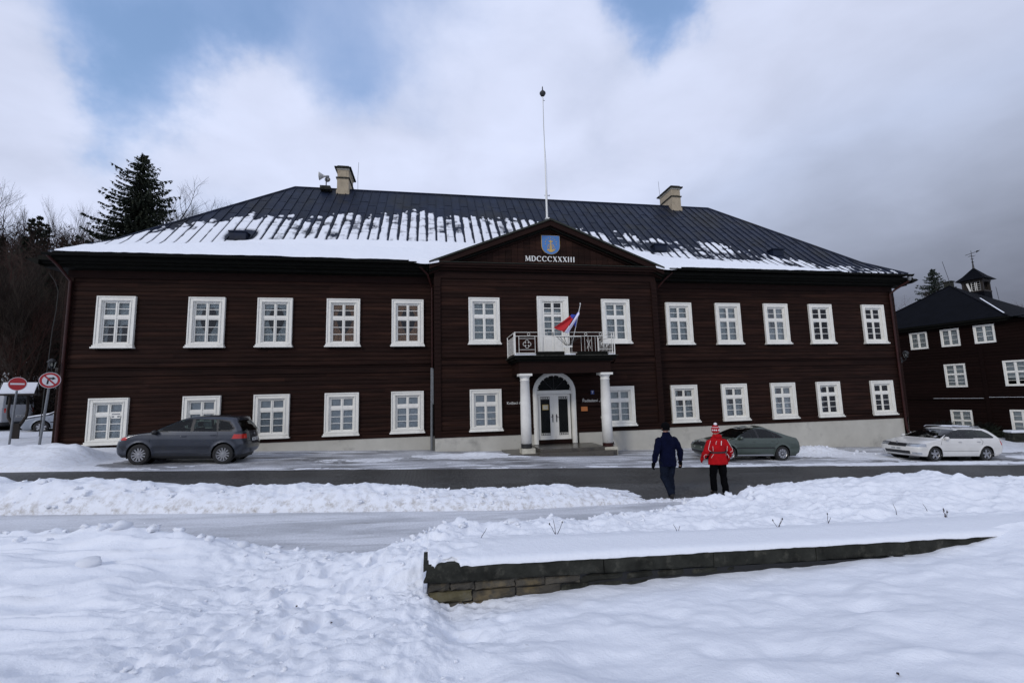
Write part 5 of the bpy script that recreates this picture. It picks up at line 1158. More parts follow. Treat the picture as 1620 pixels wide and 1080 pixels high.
# near flank wheels at x -9.92 and -7.25, y 17.55; nose to the left
cs = make_car('parked_suv', 'dark steel-blue compact suv parked nose left under the lower windows', 'car', (-8.13, 17.77, .300), math.pi, suv); cs.rotation_euler.y = -.040; cs.scale = (.937, .937, .99)
bpy.context.view_layer.update()
SF = [(.20, 2.02), (.30, 2.14), (.45, 2.18), (.58, 2.17), (.68, 2.10), (.76, 1.93), (.83, 1.60), (.89, 1.25), (.93, 1.02), (1.05, .80), (1.18, .52), (1.29, .24), (1.36, -.02), (1.41, -.35), (1.425, -.6)]
SR = [(.26, -2.14), (.36, -2.26), (.55, -2.28), (.68, -2.27), (.80, -2.24), (.92, -2.18), (.965, -2.10), (.99, -1.98), (1.06, -1.72), (1.15, -1.45), (1.25, -1.12), (1.34, -.84), (1.41, -.70), (1.425, -.62)]
SW = [(.20, .76), (.35, .83), (.55, .86), (.75, .86), (.88, .84), (.95, .815), (1.1, .74), (1.25, .66), (1.35, .60), (1.40, .54), (1.425, .42)]
sage = dict(F=SF, R=SR, W=SW, belt=.93, wb=2.51, wr=.312, track=1.50, paint='sage', ws=(.945, 1.345), rw=(1.03, 1.36),
 win=[[(.80, .965), (.62, 1.08), (.20, 1.30), (-.08, 1.325), (-.12, .96)], [(-.20, .96), (-.17, 1.325), (-.62, 1.30), (-.85, 1.21), (-.95, .965)], [(-1.0, .97), (-.90, 1.19), (-1.12, 1.10), (-1.30, .985)]],
 winband=[(.86, .95), (.6, 1.11), (.18, 1.33), (-.15, 1.35), (-.65, 1.32), (-1.12, 1.14), (-1.38, .97), (-1.0, .945)],
 lamps=[('headlight', 'lens', lambda x, y, z, zo: y > .46 and x > 1.85 and .60 < z < .73), ('grille', 'trimblk', lambda x, y, z, zo: zo == 'front' and y < .40 and .58 < z < .74), ('lower_grille', 'trimblk', lambda x, y, z, zo: zo == 'front' and y < .62 and .28 < z < .40),
        ('taillight', 'tail', lambda x, y, z, zo: x < -2.10 and y > .50 and .70 < z < .90)],
 clad=.22, seams=[[(.98, .30), (.98, .7), (.86, .93)], [(-.16, .26), (-.16, .94)], [(-.98, .70), (-1.08, .80), (-1.04, .94)]], handles=[(.05, .80), (-.86, .83)], handle_m='sage', mirror=(.72, .96), mirror_m='sage', spokes=9, style='fat', moulding=(.92, -.88, .55), sill=(.95, -.90, .245), sill_m='rim',
 plates=[('f', (2.165, 0, .50), (0, rad(-3), 0))], badge=(2.09, .77))
# rear near wheel at x 14.9, y 17.3
cs = make_car('parked_saloon', 'sage green fastback saloon behind the person in red', 'car', (12.36, 16.88, -.472), math.pi, sage); cs.rotation_euler.y = -.040; cs.scale = (.914, .914, .914)
WFp = [(.20, 2.14), (.30, 2.29), (.45, 2.34), (.60, 2.33), (.74, 2.24), (.83, 2.02), (.91, 1.62), (.965, 1.25), (1.0, 1.06), (1.12, .82), (1.25, .52), (1.36, .20), (1.43, -.08), (1.475, -.45), (1.49, -.75)]
WRp = [(.26, -2.28), (.38, -2.42), (.58, -2.45), (.75, -2.44), (.90, -2.40), (1.02, -2.33), (1.15, -2.20), (1.28, -2.06), (1.38, -1.93), (1.44, -1.82), (1.475, -1.60), (1.49, -1.2)]
WWp = [(.20, .80), (.35, .87), (.58, .905), (.80, .905), (.93, .885), (1.02, .855), (1.2, .775), (1.35, .70), (1.43, .64), (1.47, .56), (1.49, .42)]
wag = dict(F=WFp, R=WRp, W=WWp, belt=1.0, wb=2.76, wr=.325, track=1.56, paint='wcar', ws=(1.01, 1.405), rw=(1.08, 1.38),
 win=[[(.86, 1.03), (.66, 1.14), (.22, 1.36), (-.08, 1.385), (-.14, 1.02)], [(-.22, 1.02), (-.17, 1.39), (-.98, 1.385), (-1.08, 1.03)], [(-1.13, 1.03), (-1.04, 1.385), (-1.45, 1.35), (-1.72, 1.22), (-1.88, 1.07)]],
 winband=[(.92, 1.01), (.66, 1.17), (.2, 1.39), (-.1, 1.41), (-1.0, 1.41), (-1.48, 1.375), (-1.76, 1.24), (-1.95, 1.05)],
 lamps=[('headlight', 'lens', lambda x, y, z, zo: y > .44 and x > 1.84 and .64 < z < .79), ('grille', 'trimblk', lambda x, y, z, zo: zo == 'front' and y < .42 and .62 < z < .78), ('lower_grille', 'trimblk', lambda x, y, z, zo: zo == 'front' and y < .56 and .30 < z < .44), ('fog_lamp', 'lens', lambda x, y, z, zo: y > .60 and x > 2.02 and .32 < z < .41),
        ('taillight', 'tail', lambda x, y, z, zo: x < -2.16 and y > .50 and .74 < z < 1.00)],
 clad=.22, seams=[[(1.05, .32), (1.05, .8), (.92, 1.0)], [(-.18, .26), (-.18, 1.0)], [(-1.12, .75), (-1.22, .88), (-1.14, 1.01)], [(.98, .47), (-.95, .47)]], handles=[(.04, .86), (-.98, .88)], handle_m='rim', mirror=(.78, 1.03), spokes=5, style='fat', rails=(.02, -1.62, 1.54),
 plates=[('f', (2.345, 0, .53), (0, rad(-3), 0))], badge=(2.26, .79))
wc = make_car('parked_estate_car', 'white estate car with roof rails parked at the right corner', 'car', (20.97, 16.13, -.80), math.pi, wag); wc.rotation_euler.y = -.042; wc.scale = (.92, .92, .885)
# crust of snow left on its roof
mb = MB(); n, m_ = 26, 12
for j in range(m_+1):
    for i in range(n+1):
        x = -.55-1.0*i/n; y = -.42+.84*j/m_; e = min(i, n-i, 3)/3*min(j, m_-j, 2)/2; mb.v.append((x, y, 1.505+.045*e*(1+.5*math.sin(i*1.9+j))))
for j in range(m_):
    for i in range(n): a = j*(n+1)+i; mb.f.append((a, a+1, a+n+2, a+n+1))
put('snow_crust', mb, 'snow', wc, smooth=True); put('windscreen_sticker', MB().box(-.05, .05, -.05, .05, -.004, .004), 'signwhite', wc, (.93, .60, 1.095)).rotation_euler = (0, rad(24), 0)
# van and snowed-in car left of the house
VF = [(.25, 2.4), (.4, 2.52), (.7, 2.5), (.95, 2.3), (1.1, 2.0), (1.2, 1.8), (1.5, 1.45), (1.8, 1.1), (1.95, .8), (2.02, .4)]
VR = [(.3, -2.4), (.5, -2.48), (1.0, -2.48), (1.6, -2.44), (1.9, -2.40), (2.0, -2.3), (2.02, -2.1)]
VW = [(.25, .85), (.5, .93), (1.0, .95), (1.4, .92), (1.8, .86), (1.95, .80), (2.02, .65)]
van = dict(F=VF, R=VR, W=VW, belt=1.15, wb=2.95, wr=.33, track=1.6, paint='wvan', ws=(1.22, 1.8), rw=(1.3, 1.75), win=[[(1.5, 1.2), (1.2, 1.6), (.75, 1.75), (.5, 1.2)]], winband=bigon(5, 5.1, 5, 5.1),
 lamps=[('taillight', 'tail', lambda x, y, z, zo: x < -2.42 and y > .80 and .90 < z < 1.12), ('headlight', 'lens', lambda x, y, z, zo: x > 2.1 and y > .5 and .75 < z < 1.0)], clad=.42, seams=[[(.4, .4), (.4, 1.9)], [(-.9, .5), (-.9, 1.9)], [(.4, 1.0), (-2.3, 1.0)]], handles=[(.5, 1.05)], mirror=(1.35, 1.25), spokes=8, style='fat', plates=[('r', (-2.49, 0, .7), (0, 0, 0))], cf=.4, cr=.12)
make_car('parked_van', 'white panel van behind the timber shelter at the left edge', 'van', (-24.0, 28.6, hz(-23, 28.4)-.02), math.pi, van)
sil = dict(sage); sil['paint'] = 'silver'; sil['spokes'] = 7
sc_ = make_car('snowed_in_car', 'car covered with snow behind the two signposts', 'car', (-18.85, 28.75, hz(-19.5, 28.5)-.05), math.pi+rad(20), sil)
mb = MB(); fz, fx = zip(*SF); rz2, rx2 = zip(*SR)
prof = [(x+.03, z+.07) for z, x in SF[5:]]+[(x-.03, z+.07) for z, x in SR[::-1][:9]]
ny = 10
for (x, z) in prof:
    w = float(np.interp(z-.07, *zip(*SW)))+.02
    for j in range(ny+1): t = -1+2*j/ny; mb.v.append((x, t*w, z+.03*math.cos(t*1.5)-.06*t**6))
for k in range(len(prof)-1):
    for j in range(ny): a = k*(ny+1)+j; mb.f.append((a, a+1, a+ny+2, a+ny+1))
put('snow_cover', mb, 'snow', sc_, smooth=True)
# ------------------------------------------------------------------ people
def loft(secs, seg=18):
    """secs: (centre, half-width x, half-depth y, direction) -> closed tube with elliptical sections"""
    mb = MB(); n = len(secs); C_ = [Vector(s[0]) for s in secs]
    for k, (c, rx, ry) in enumerate(secs):
        d = (C_[min(k+1, n-1)]-C_[max(k-1, 0)]).normalized(); u = Vector((1, 0, 0)); u = (u-d*u.dot(d)).normalized(); w = d.cross(u)
        for j in range(seg): a = 2*math.pi*j/seg; mb.v.append(tuple(C_[k]+u*(rx*math.cos(a))+w*(ry*math.sin(a))))
    for k in range(n-1):
        for j in range(seg): a = k*seg+j; b = k*seg+(j+1) % seg; mb.f.append((a, b, b+seg, a+seg))
    mb.f.append(tuple(range(seg))[::-1]); mb.f.append(tuple((n-1)*seg+j for j in range(seg))); return mb
def ball(c, rx, ry, rz, seg=16, rings=10):
    mb = MB()
    for i in range(rings+1):
        t = math.pi*i/rings; q = max(math.sin(t), .02)
        for j in range(seg): a = 2*math.pi*j/seg; mb.v.append((c[0]+rx*q*math.cos(a), c[1]+ry*q*math.sin(a), c[2]+rz*math.cos(t)))
    for k in range(rings):
        for j in range(seg): a = k*seg+j; b = k*seg+(j+1) % seg; mb.f.append((a, b, b+seg, a+seg))
    mb.f.append(tuple(range(seg))); mb.f.append(tuple(rings*seg+j for j in range(seg))[::-1]); return mb
def fused(name, blobs, m, parent, voxel=.012, smooth=4, folds=0.0, fscale=.12, **kw):
    mb = MB()
    for b in blobs: mb.add(b)
    o = put(name, mb, m, parent, **kw); r = o.modifiers.new('remesh', 'REMESH'); r.mode = 'VOXEL'; r.voxel_size = voxel; r.use_smooth_shade = True
    s = o.modifiers.new('smooth', 'SMOOTH'); s.factor = .6; s.iterations = smooth
    if folds:
        t = bpy.data.textures.new('folds', 'CLOUDS'); t.noise_scale = fscale; t.noise_depth = 2; d = o.modifiers.new('folds', 'DISPLACE'); d.texture = t; d.strength = folds; d.mid_level = .5; d.texture_coords = 'LOCAL'
    return o
def hand(wrist, d, side, s=1.0):
    """palm, four unequal curled fingers and a thumb leaving the side of the palm; d = direction of the hand"""
    d = Vector(d).normalized(); fwd = Vector((0, 1, 0)); fwd = (fwd-d*fwd.dot(d)).normalized(); out = d.cross(fwd); W = Vector(wrist); inn = -out if (out.x*side) > 0 else out
    B = []
    def seg(pts, r): B.append(MB().tube([tuple(p) for p in pts], r, 8))
    seg([W-d*.03, W, W+d*.04*s, W+d*.085*s], [.026*s, .027*s, .034*s, .033*s])
    for k, ln in enumerate((.070, .080, .075, .060)):
        o = fwd*(.030-.020*k)*s; base_ = W+d*.080*s+o; p1 = base_+d*ln*.45*s; p2 = p1+(d*.8+inn*.6).normalized()*ln*.32*s; p3 = p2+(d*.35+inn*.95).normalized()*ln*.26*s
        seg([base_-d*.02*s, base_, p1, p2, p3], [.010*s, .010*s, .0095*s, .009*s, .0078*s])
    t0 = W+d*.025*s+fwd*.024*s; t1 = t0+(d*.6+fwd*.75).normalized()*.035*s; t2 = t1+(d*.9+fwd*.25+inn*.3).normalized()*.032*s
    seg([t0-d*.01, t0, t1, t2], [.014*s, .014*s, .012*s, .010*s]); return B
def person(label, loc, H_, sp):
    k = H_/1.78; t = thing('person', label, 'person', loc, sp.get('rz', 0), 'two people walking towards the log house')
    def S(p): return (p[0]*k*sp.get('wx', 1), p[1]*k, p[2]*k)
    J = sp['J']; hip = {-1: J['hipL'], 1: J['hipR']}
    # body: head, neck, trunk, arms with hands and legs as one surface
    B = [loft([(S((0, 0, .92)), .15*k, .10*k), (S((0, 0, 1.05)), .14*k, .10*k), (S((0, -.0, 1.25)), .16*k, .11*k), (S((0, 0, 1.42)), .17*k, .10*k), (S((0, 0, 1.50)), .07*k, .06*k)]),
         loft([(S((0, 0, 1.45)), .06*k, .06*k), (S((0, .015, 1.53)), .055*k, .06*k), (S((0, .02, 1.60)), .055*k, .06*k)]),
         ball(S((0, .02, 1.655)), .077*k, .095*k, .118*k), ball(S((0, .118, 1.64)), .014*k, .022*k, .022*k, 8, 6), ball(S((-.078, .01, 1.645)), .012*k, .020*k, .032*k, 8, 6), ball(S((.078, .01, 1.645)), .012*k, .020*k, .032*k, 8, 6), ball(S((0, .095, 1.585)), .03*k, .02*k, .022*k, 8, 6)]
    hands = []
    for sd, sh, el, wr_ in ((-1, J['shL'], J['elL'], J['wrL']), (1, J['shR'], J['elR'], J['wrR'])):
        sh, el, wr_ = S(sh), S(el), S(wr_); B.append(MB().tube([sh, el, wr_], [.05*k, .042*k, .028*k], 12)); d = Vector(wr_)-Vector(el); hands.append((wr_, d, sd)); B += hand(wr_, d, sd, k)
    legs = {}
    for sd, a, kn, an, toe in ((-1, 'hipL', 'knL', 'anL', 'toL'), (1, 'hipR', 'knR', 'anR', 'toR')):
        a, kn, an, toe = S(J[a]), S(J[kn]), S(J[an]), S(J[toe]); legs[sd] = (a, kn, an, toe); B.append(MB().tube([a, kn, an], [.085*k, .058*k, .038*k], 14)); B.append(MB().tube([an, toe], [.036*k, .028*k], 10))
    fused('body', B, 'skin', t, .009, 2)
    put('eye', ball(S((-.03, .108, 1.665)), .012*k, .01*k, .010*k, 8, 6), 'white', t); put('eye', ball(S((.03, .108, 1.665)), .012*k, .01*k, .010*k, 8, 6), 'white', t); put('mouth', ball(S((0, .112, 1.606)), .022*k, .008*k, .006*k, 8, 6), 'sign_red' if 0 else 'skin', t)
    # trousers
    T = [loft([(S((0, 0, .80)), .165*k, .12*k), (S((0, 0, .92)), .175*k, .125*k), (S((0, 0, 1.04)), .165*k, .12*k)])]
    for sd in (-1, 1):
        a, kn, an, toe = legs[sd]; w = sp['leg']; va, vk, vn = Vector(a), Vector(kn), Vector(an)
        T.append(loft([(tuple(va), .112*k*w, .115*k), (tuple(va.lerp(vk, .5)), .100*k*w, .105*k), (tuple(vk), .084*k*w, .088*k), (tuple(vk.lerp(vn, .35)), .082*k*w, .088*k), (tuple(vk.lerp(vn, .75)), .080*k*w, .085*k), (tuple(vn+Vector((0, 0, -.0))), .084*k*w, .092*k)]))
    fused('trousers', T, sp['trousers'], t, .011, 4, .03, .11)
    for sd in (-1, 1):
        a, kn, an, toe = legs[sd]; an = Vector(an); toe = Vector(toe); d = (toe-an); flat = Vector((d.x, d.y, 0)).normalized() if (abs(d.x)+abs(d.y)) > .02 else Vector((0, 1, 0))
        dn = d.normalized(); heel = an-dn*.05*k-Vector((0, 0, .045*k))
        fused('boot', [MB().tube([tuple(an+Vector((0, 0, .05*k))), tuple(an-Vector((0, 0, .03*k)))], [.052*k, .056*k], 12), MB().tube([tuple(heel), tuple(an+dn*.09*k-Vector((0, 0, .03*k))), tuple(toe)], [.048*k, .052*k, .038*k], 12)], 'boot', t, .009, 3)
    # jacket
    jk = sp['jacket']; Jb = [loft([(S(c), rx*k, ry*k) for c, rx, ry in jk], 24)]
    for sd, sh, el, wr_ in ((-1, J['shL'], J['elL'], J['wrL']), (1, J['shR'], J['elR'], J['wrR'])):
        sh, el, wr_ = Vector(S(sh)), Vector(S(el)), Vector(S(wr_)); q = sp['sleeve']
        cuff = wr_+(wr_-el).normalized()*.0
        Jb.append(loft([(tuple(sh+Vector((-sd*.035*k, 0, .055*k))), .045*k*q, .06*k*q), (tuple(sh), .080*k*q, .088*k*q), (tuple(sh.lerp(el, .5)), .074*k*q, .082*k*q), (tuple(el), .068*k*q, .076*k*q), (tuple(el.lerp(cuff, .5)), .064*k*q, .068*k*q), (tuple(cuff), .052*k*q, .055*k*q)], 16))
    jo = fused('jacket', Jb, sp['cloth'], t, .012, 5, .035, .13)
    for wr_, d, sd in hands: fused('glove', hand(wr_, d, sd, k*1.30), sp['glove'], t, .0055, 2)
    return t, S, k, jo
man = dict(wx=1.12, leg=1.02, sleeve=1.08, trousers='denim', cloth='navy', glove='blackcloth', rz=rad(4),
 J=dict(hipL=(-.095, 0, .90), hipR=(.095, 0, .90), knL=(-.065, .09, .50), anL=(-.005, -.10, .135), toL=(.0, -.03, .02), knR=(.075, .08, .50), anR=(.075, .06, .085), toR=(.10, .20, .035),
        shL=(-.178, 0, 1.375), elL=(-.275, -.03, 1.11), wrL=(-.30, .05, .87), shR=(.178, 0, 1.375), elR=(.28, -.05, 1.12), wrR=(.315, .02, .875)),
 jacket=[((0, .0, .765), .20, .145), ((0, 0, .85), .212, .15), ((0, 0, 1.0), .205, .148), ((0, 0, 1.18), .205, .15), ((0, 0, 1.33), .205, .145), ((0, -.01, 1.42), .175, .125), ((0, -.01, 1.48), .115, .10), ((0, .0, 1.545), .078, .082)])
t, S, k, jo = person('person in a navy jacket and dark knitted hat, hands hanging, walking away', (5.47, 10.18, -.215), 1.76, man)
fused('knitted_hat', [ball(S((0, .01, 1.70)), .100*k, .112*k, .100*k), loft([(S((0, .01, 1.60)), .094*k, .104*k), (S((0, .01, 1.70)), .100*k, .112*k)])], 'blackcloth', t, .009, 3, .01, .03)
fused('collar', [loft([(S((0, 0, 1.49)), .098*k, .096*k), (S((0, .005, 1.56)), .086*k, .09*k)])], 'navy', t, .01, 2)
wom = dict(wx=1.0, leg=1.0, sleeve=1.12, trousers='blackcloth', cloth='redcloth', glove='redcloth', rz=rad(-3),
 J=dict(hipL=(-.10, 0, .90), hipR=(.10, 0, .90), knL=(-.125, .07, .50), anL=(-.10, .10, .135), toL=(-.12, .22, .06), knR=(.135, .03, .49), anR=(.14, -.02, .09), toR=(.15, .11, .035),
        shL=(-.180, 0, 1.36), elL=(-.325, -.05, 1.13), wrL=(-.345, .09, .97), shR=(.180, 0, 1.36), elR=(.33, -.05, 1.13), wrR=(.36, .09, .96)),
 jacket=[((0, 0, .80), .262, .165), ((0, 0, .88), .255, .165), ((0, 0, 1.02), .225, .15), ((0, 0, 1.12), .205, .142), ((0, 0, 1.22), .225, .15), ((0, 0, 1.34), .205, .15), ((0, -.01, 1.42), .175, .13), ((0, -.01, 1.48), .125, .11), ((0, -.02, 1.55), .088, .09)])
t, S, k, jo = person('person in a red ski jacket with pale piping and a bobble hat, walking away', (6.86, 10.32, -.255), 1.68, wom)
fused('hood', [ball(S((0, -.09, 1.505)), .105*k, .06*k, .065*k)], 'redcloth', t, .01, 3, .02, .06)
fused('bobble_hat', [ball(S((0, .01, 1.70)), .098*k, .110*k, .095*k), loft([(S((0, .01, 1.60)), .092*k, .102*k), (S((0, .01, 1.70)), .098*k, .110*k)])], 'redcloth', t, .009, 3)
put('bobble', ball(S((-.005, -.015, 1.815)), .042*k, .042*k, .038*k), 'pom', t, smooth=True)
for a in (-2.4, -1.95, -1.3, -.8, .3, 3.4):
    c = Vector(S((.099*math.cos(a), .01+.112*math.sin(a), 1.665))); r = .021*k; nrm = Vector((math.cos(a), math.sin(a), 0)); tg = Vector((-math.sin(a), math.cos(a), 0)); sn = MB()
    for q in range(4): an = q*math.pi/4; dd = tg*math.cos(an)+Vector((0, 0, 1))*math.sin(an); sn.bar(c-dd*r, c+dd*r, .007)
    put('snowflake_motif', sn, 'pom', t)
put('hat_band', MB().tube([S((.1*math.cos(a), .01+.112*math.sin(a), 1.735)) for a in [2*math.pi*i/24 for i in range(25)]], .006, 5, False), 'pom', t)
belt_ = MB()
for i in range(28):
    a0, a1 = 2*math.pi*i/28, 2*math.pi*(i+1)/28; belt_.quad(*[S((.222*math.cos(a), .158*math.sin(a), z)) for a, z in ((a0, 1.085), (a1, 1.085), (a1, 1.125), (a0, 1.125))])
put('belt', belt_, 'black', t)
def piping(pts, r=.0042):
    bvh = None
    put('piping', MB().tube([S(p) for p in pts], r*k, 5), 'reflect', t)
piping([(-.09, -.168, 1.40), (-.115, -.17, 1.36), (-.12, -.168, 1.31)]); piping([(.035, -.176, 1.40), (.025, -.178, 1.35), (.02, -.176, 1.29)], .009)
piping([(-.20, -.155, 1.27), (-.195, -.15, 1.20), (-.192, -.145, 1.15)]); piping([(.205, -.14, 1.26), (.195, -.14, 1.20), (.185, -.14, 1.13)])
piping([(-.225, -.11, 1.41), (-.27, -.125, 1.32), (-.315, -.135, 1.20), (-.30, -.145, 1.165), (-.25, -.14, 1.14)]); piping([(.235, -.11, 1.42), (.28, -.125, 1.31), (.345, -.135, 1.19), (.33, -.145, 1.13), (.27, -.14, 1.11)])
piping([(-.40, -.055, .96), (-.405, -.06, 1.02), (-.38, -.08, 1.06), (-.33, -.09, 1.06)]); piping([(.42, -.045, .95), (.425, -.05, 1.01), (.40, -.07, 1.04), (.34, -.09, 1.05)])
piping([(-.185, -.15, 1.07), (-.22, -.14, 1.03), (-.24, -.12, .98)]); piping([(.175, -.15, 1.07), (.215, -.145, 1.02), (.235, -.125, .96)], .006)
# ------------------------------------------------------------------ low stone wall with coping
lw = thing('low_stone_wall', 'low stone garden wall with weathered coping slabs under thick snow', 'wall', (0, 5.2, 0))
cap_o.parent = lw; cap_o.location = (0, -5.2, 0)
def wz(x): return .505+SLOPE*x
def wput(name, mb, m, **kw): mb.v = [(x, y-5.2, z) for x, y, z in mb.v]; return put(name, mb, m, lw, **kw)
x = -.10; cuts = [-.10, 1.92, 3.30, 4.72, 6.1, 7.5, 9.0, 10.6, 12.2]
for a, b in zip(cuts[:-1], cuts[1:]):
    dz = random.uniform(-.008, .008); dy = random.uniform(-.006, .006); n = 14; mb = MB(); a2, b2 = a+.006, b-.006
    for i in range(n+1):
        xx = a2+(b2-a2)*i/n; y0 = wall_y(xx)+.02+dy+random.uniform(-.004, .004); zt = wz(xx)+dz+random.uniform(-.004, .004); zb = zt-.185+random.uniform(-.005, .005)
        mb.v += [(xx, y0+.01, zb), (xx, y0, zb+.02), (xx, y0+random.uniform(-.003, .003), (zb+zt)/2), (xx, y0+.004, zt-.02), (xx, y0+.02, zt), (xx, y0+.44, zt), (xx, y0+.44, zb)]
    for i in range(n):
        for q in range(7): j = i*7+q; j2 = i*7+(q+1) % 7; mb.f.append((j, j2, j2+7, j+7))
    mb.f.append(tuple(range(7))); mb.f.append(tuple(n*7+q for q in range(7))[::-1]); wput('coping_slab', mb, 'coping')
def rock(x0, x1, z0, z1, y0, y1):
    mb = MB(); nx, nz = 5, 4
    for i in range(nx+1):
        for j in range(nz+1):
            u, v = i/nx, j/nz; e = min(u, 1-u, .25)*4; g = min(v, 1-v, .3)/.3
            mb.v.append((x0+(x1-x0)*u+(random.uniform(-.008, .008)), y0-.018*min(e, g)+random.uniform(-.006, .006)+.016*(1-min(e, g)), z0+(z1-z0)*v+random.uniform(-.006, .006)))
    for i in range(nx):
        for j in range(nz): a = i*(nz+1)+j; mb.f.append((a, a+1, a+nz+2, a+nz+1))
    i = len(mb.v); mb.v += [(x0, y1, z0), (x0, y1, z1), (x1, y1, z1), (x1, y1, z0)]; c = [0, nz, nx*(nz+1)+nz, nx*(nz+1)]
    mb.f += [(c[0], i, i+1, c[1]), (c[1], i+1, i+2, c[2]), (c[2], i+2, i+3, c[3]), (c[3], i+3, i, c[0])]
    return mb
stones = [(-.04, .34, .0, .085, 'stone'), (-.02, .30, .09, .17, 'stone_y'), (-.035, .10, .175, .30, 'stone')]
rowz = [0, .10, .215, .33]
for r_ in range(3):
    x = -.045
    while x < 9.5:
        L_ = random.uniform(.22, .58) if r_ != 1 else random.uniform(.28, .66); b = x+L_; zt = wz((x+b)/2)-.192
        top, bot = zt-rowz[r_], zt-rowz[r_+1]+.010
        m = 'stone_y' if (r_ == 1 and x < .3) else ('stone' if x < 1.3 else 'coping')
        wput('stone', rock(x+.006, b-.006, bot, top, wall_y(x)+.065+random.uniform(-.008, .008), wall_y(x)+.30), m); x = b
wput('core', MB().prism([(-.03, -.5), (12, -.9), (12, wz(12)-.2), (-.03, wz(0)-.2)], 5.24, 5.55), 'black')
# end face stones and slab end
for k, (z0, z1) in enumerate(((.20, .30), (.09, .19), (-.02, .08))): wput('stone', MB().box(-.048, -.031, 5.23, 5.42, z0, z1).box(-.046, -.031, 5.43, 5.55, z0+.01, z1), 'stone')
# dry stalks poking through the snow
STK = [((.62, 6.15), 'single bent dry stalk above the lichened end of the wall', 1), ((1.62, 6.1), 'forked dry stalk standing in snow above the first coping joint', 3), ((3.42, 6.2), 'short dark twig pair in snow in front of the walkers', 2), ((4.93, 6.1), 'tallest pale dry grass stalk behind the wall, middle', 3), ((5.95, 6.3), 'dark seed-head twig right of the tall grass stalk', 2), ((7.45, 6.5), 'single slanting straw in the snow right of centre', 1), ((8.3, 6.7), 'upright thin straw at the far right of the snow bank', 1), ((8.15, 6.3), 'curled dark stalk cluster at the far right end of the wall', 4)]
for (sx, sy), lb, n in STK:
    sz = hz(sx, sy); t = thing('dry_stalk', lb, 'plant stalk', (sx, sy, sz-.02), group='dry stalks in the snow'); rs = random.Random(int(sx*100))
    for k in range(n):
        a = rs.uniform(-.9, .9); h = rs.uniform(.10, .24) if n > 1 else .20; p = [(0, 0, 0)]
        for q in range(1, 5): p.append((a*.25*q/4*h*2+rs.uniform(-.006, .006), rs.uniform(-.01, .01), h*q/4*(1 if abs(a) < .6 else .7)))
        put('stem', MB().tube(p, [.005, .004, .0035, .003, .002], 5), 'bark_red' if k % 2 else 'bark', t)
        if rs.random() < .5: put('seed_head', MB().lathe([(.002, -.014), (.010, 0), (.003, .018)], p[-1], 6), 'bark', t)
# loose lumps broken off the ploughed banks
lump_meshes = []
for q in range(5):
    bm_ = bmesh.new(); bmesh.ops.create_icosphere(bm_, subdivisions=2, radius=1)
    for v in bm_.verts: v.co *= 1+.75*(float(vnoise(np.array([v.co.x*1.7+q*5]), np.array([v.co.y*1.7+v.co.z*2.3]), q)[0])-.5)*2; 
    me = bpy.data.meshes.new('snow_lump'); bm_.to_mesh(me); bm_.free(); me.materials.append(MT['snow']); me.polygons.foreach_set('use_smooth', [True]*len(me.polygons)); lump_meshes.append(me)
big_meshes = []
for q in range(3):
    bm_ = bmesh.new(); bmesh.ops.create_icosphere(bm_, subdivisions=3, radius=1)
    for v in bm_.verts: v.co *= 1+.28*(float(vnoise(np.array([v.co.x*1.3+q*5]), np.array([v.co.y*1.3+v.co.z*1.9]), q+40)[0])-.5)*2+.05*(random.random()-.5)
    me = bpy.data.meshes.new('snow_clod'); bm_.to_mesh(me); bm_.free(); me.materials.append(MT['snow']); me.polygons.foreach_set('use_smooth', [True]*len(me.polygons)); big_meshes.append(me)
big = [(-3.78, 7.92, .115, 'round snow clod on the near path edge left of the track opening'), (-4.55, 7.95, .12, 'largest snow clod heaped on the near path edge'), (-4.05, 6.55, .13, 'dull snow clod lying in the smooth snow at left'), (-2.72, 7.55, .10, 'small snow clod at the path edge beside the trodden track'), (2.05, 7.72, .12, 'upright snow block on the pile behind the wall, right one'), (1.25, 7.55, .15, 'tall snow block on the pile behind the wall, left one')]
for x, y, r, lb in big:
    o = put('snow_clod', random.choice(big_meshes), None, None, (x, y, hz(x, y)+r*.10), random.uniform(0, 6), label=lb, category='snow clod', group='snow clods thrown from the path'); o.scale = (r*1.1, r*.85, r*.62)
mb_all = MB(); me0 = lump_meshes
lv = [[tuple(v.co) for v in m.vertices] for m in lump_meshes]; lf = [[tuple(p.vertices) for p in m.polygons] for m in lump_meshes]
def scatter(n, fx_, fy_, rlo, rhi):
    for _ in range(n):
        x, y = fx_(), fy_; y = y(x) if callable(y) else y; r = rlo+(rhi-rlo)*random.random()**3; z = hz(x, y)
        q = random.randrange(5); i = len(mb_all.v); a = random.uniform(0, 6.3); c, s = math.cos(a), math.sin(a); sq = random.uniform(.6, .9)
        mb_all.v += [(x+r*(vx*c-vy*s), y+r*(vx*s+vy*c), z+r*.2+r*vz*sq) for vx, vy, vz in lv[q]]; mb_all.f += [tuple(i+k for k in f) for f in lf[q]]
scatter(190, lambda: random.uniform(-12, 4.6), lambda x: float(np.interp(x, [-40, -8, -3.4, 1.6, 4.6], [11.2, 10.35, 9.95, 9.55, 9.85]))+random.gauss(.35, .38), .015, .065)
scatter(130, lambda: random.uniform(-9, -1.8), lambda x: float(near_edge(x))-abs(random.gauss(.1, .3)), .015, .07)
scatter(150, lambda: random.uniform(-.6, 4.5), lambda x: float(mass_edge(x))-abs(random.gauss(.15, .45)), .015, .075)
scatter(70, lambda: random.uniform(4.5, 13), lambda x: float(mass_edge(x))-abs(random.gauss(.1, .5)), .02, .08)
scatter(60, lambda: random.uniform(4.6, 8.2), lambda x: 10.05+random.gauss(0, .12), .012, .04)
scatter(60, lambda: random.uniform(14.5, 19.5), lambda x: 18.2+random.gauss(0, .5), .02, .08)
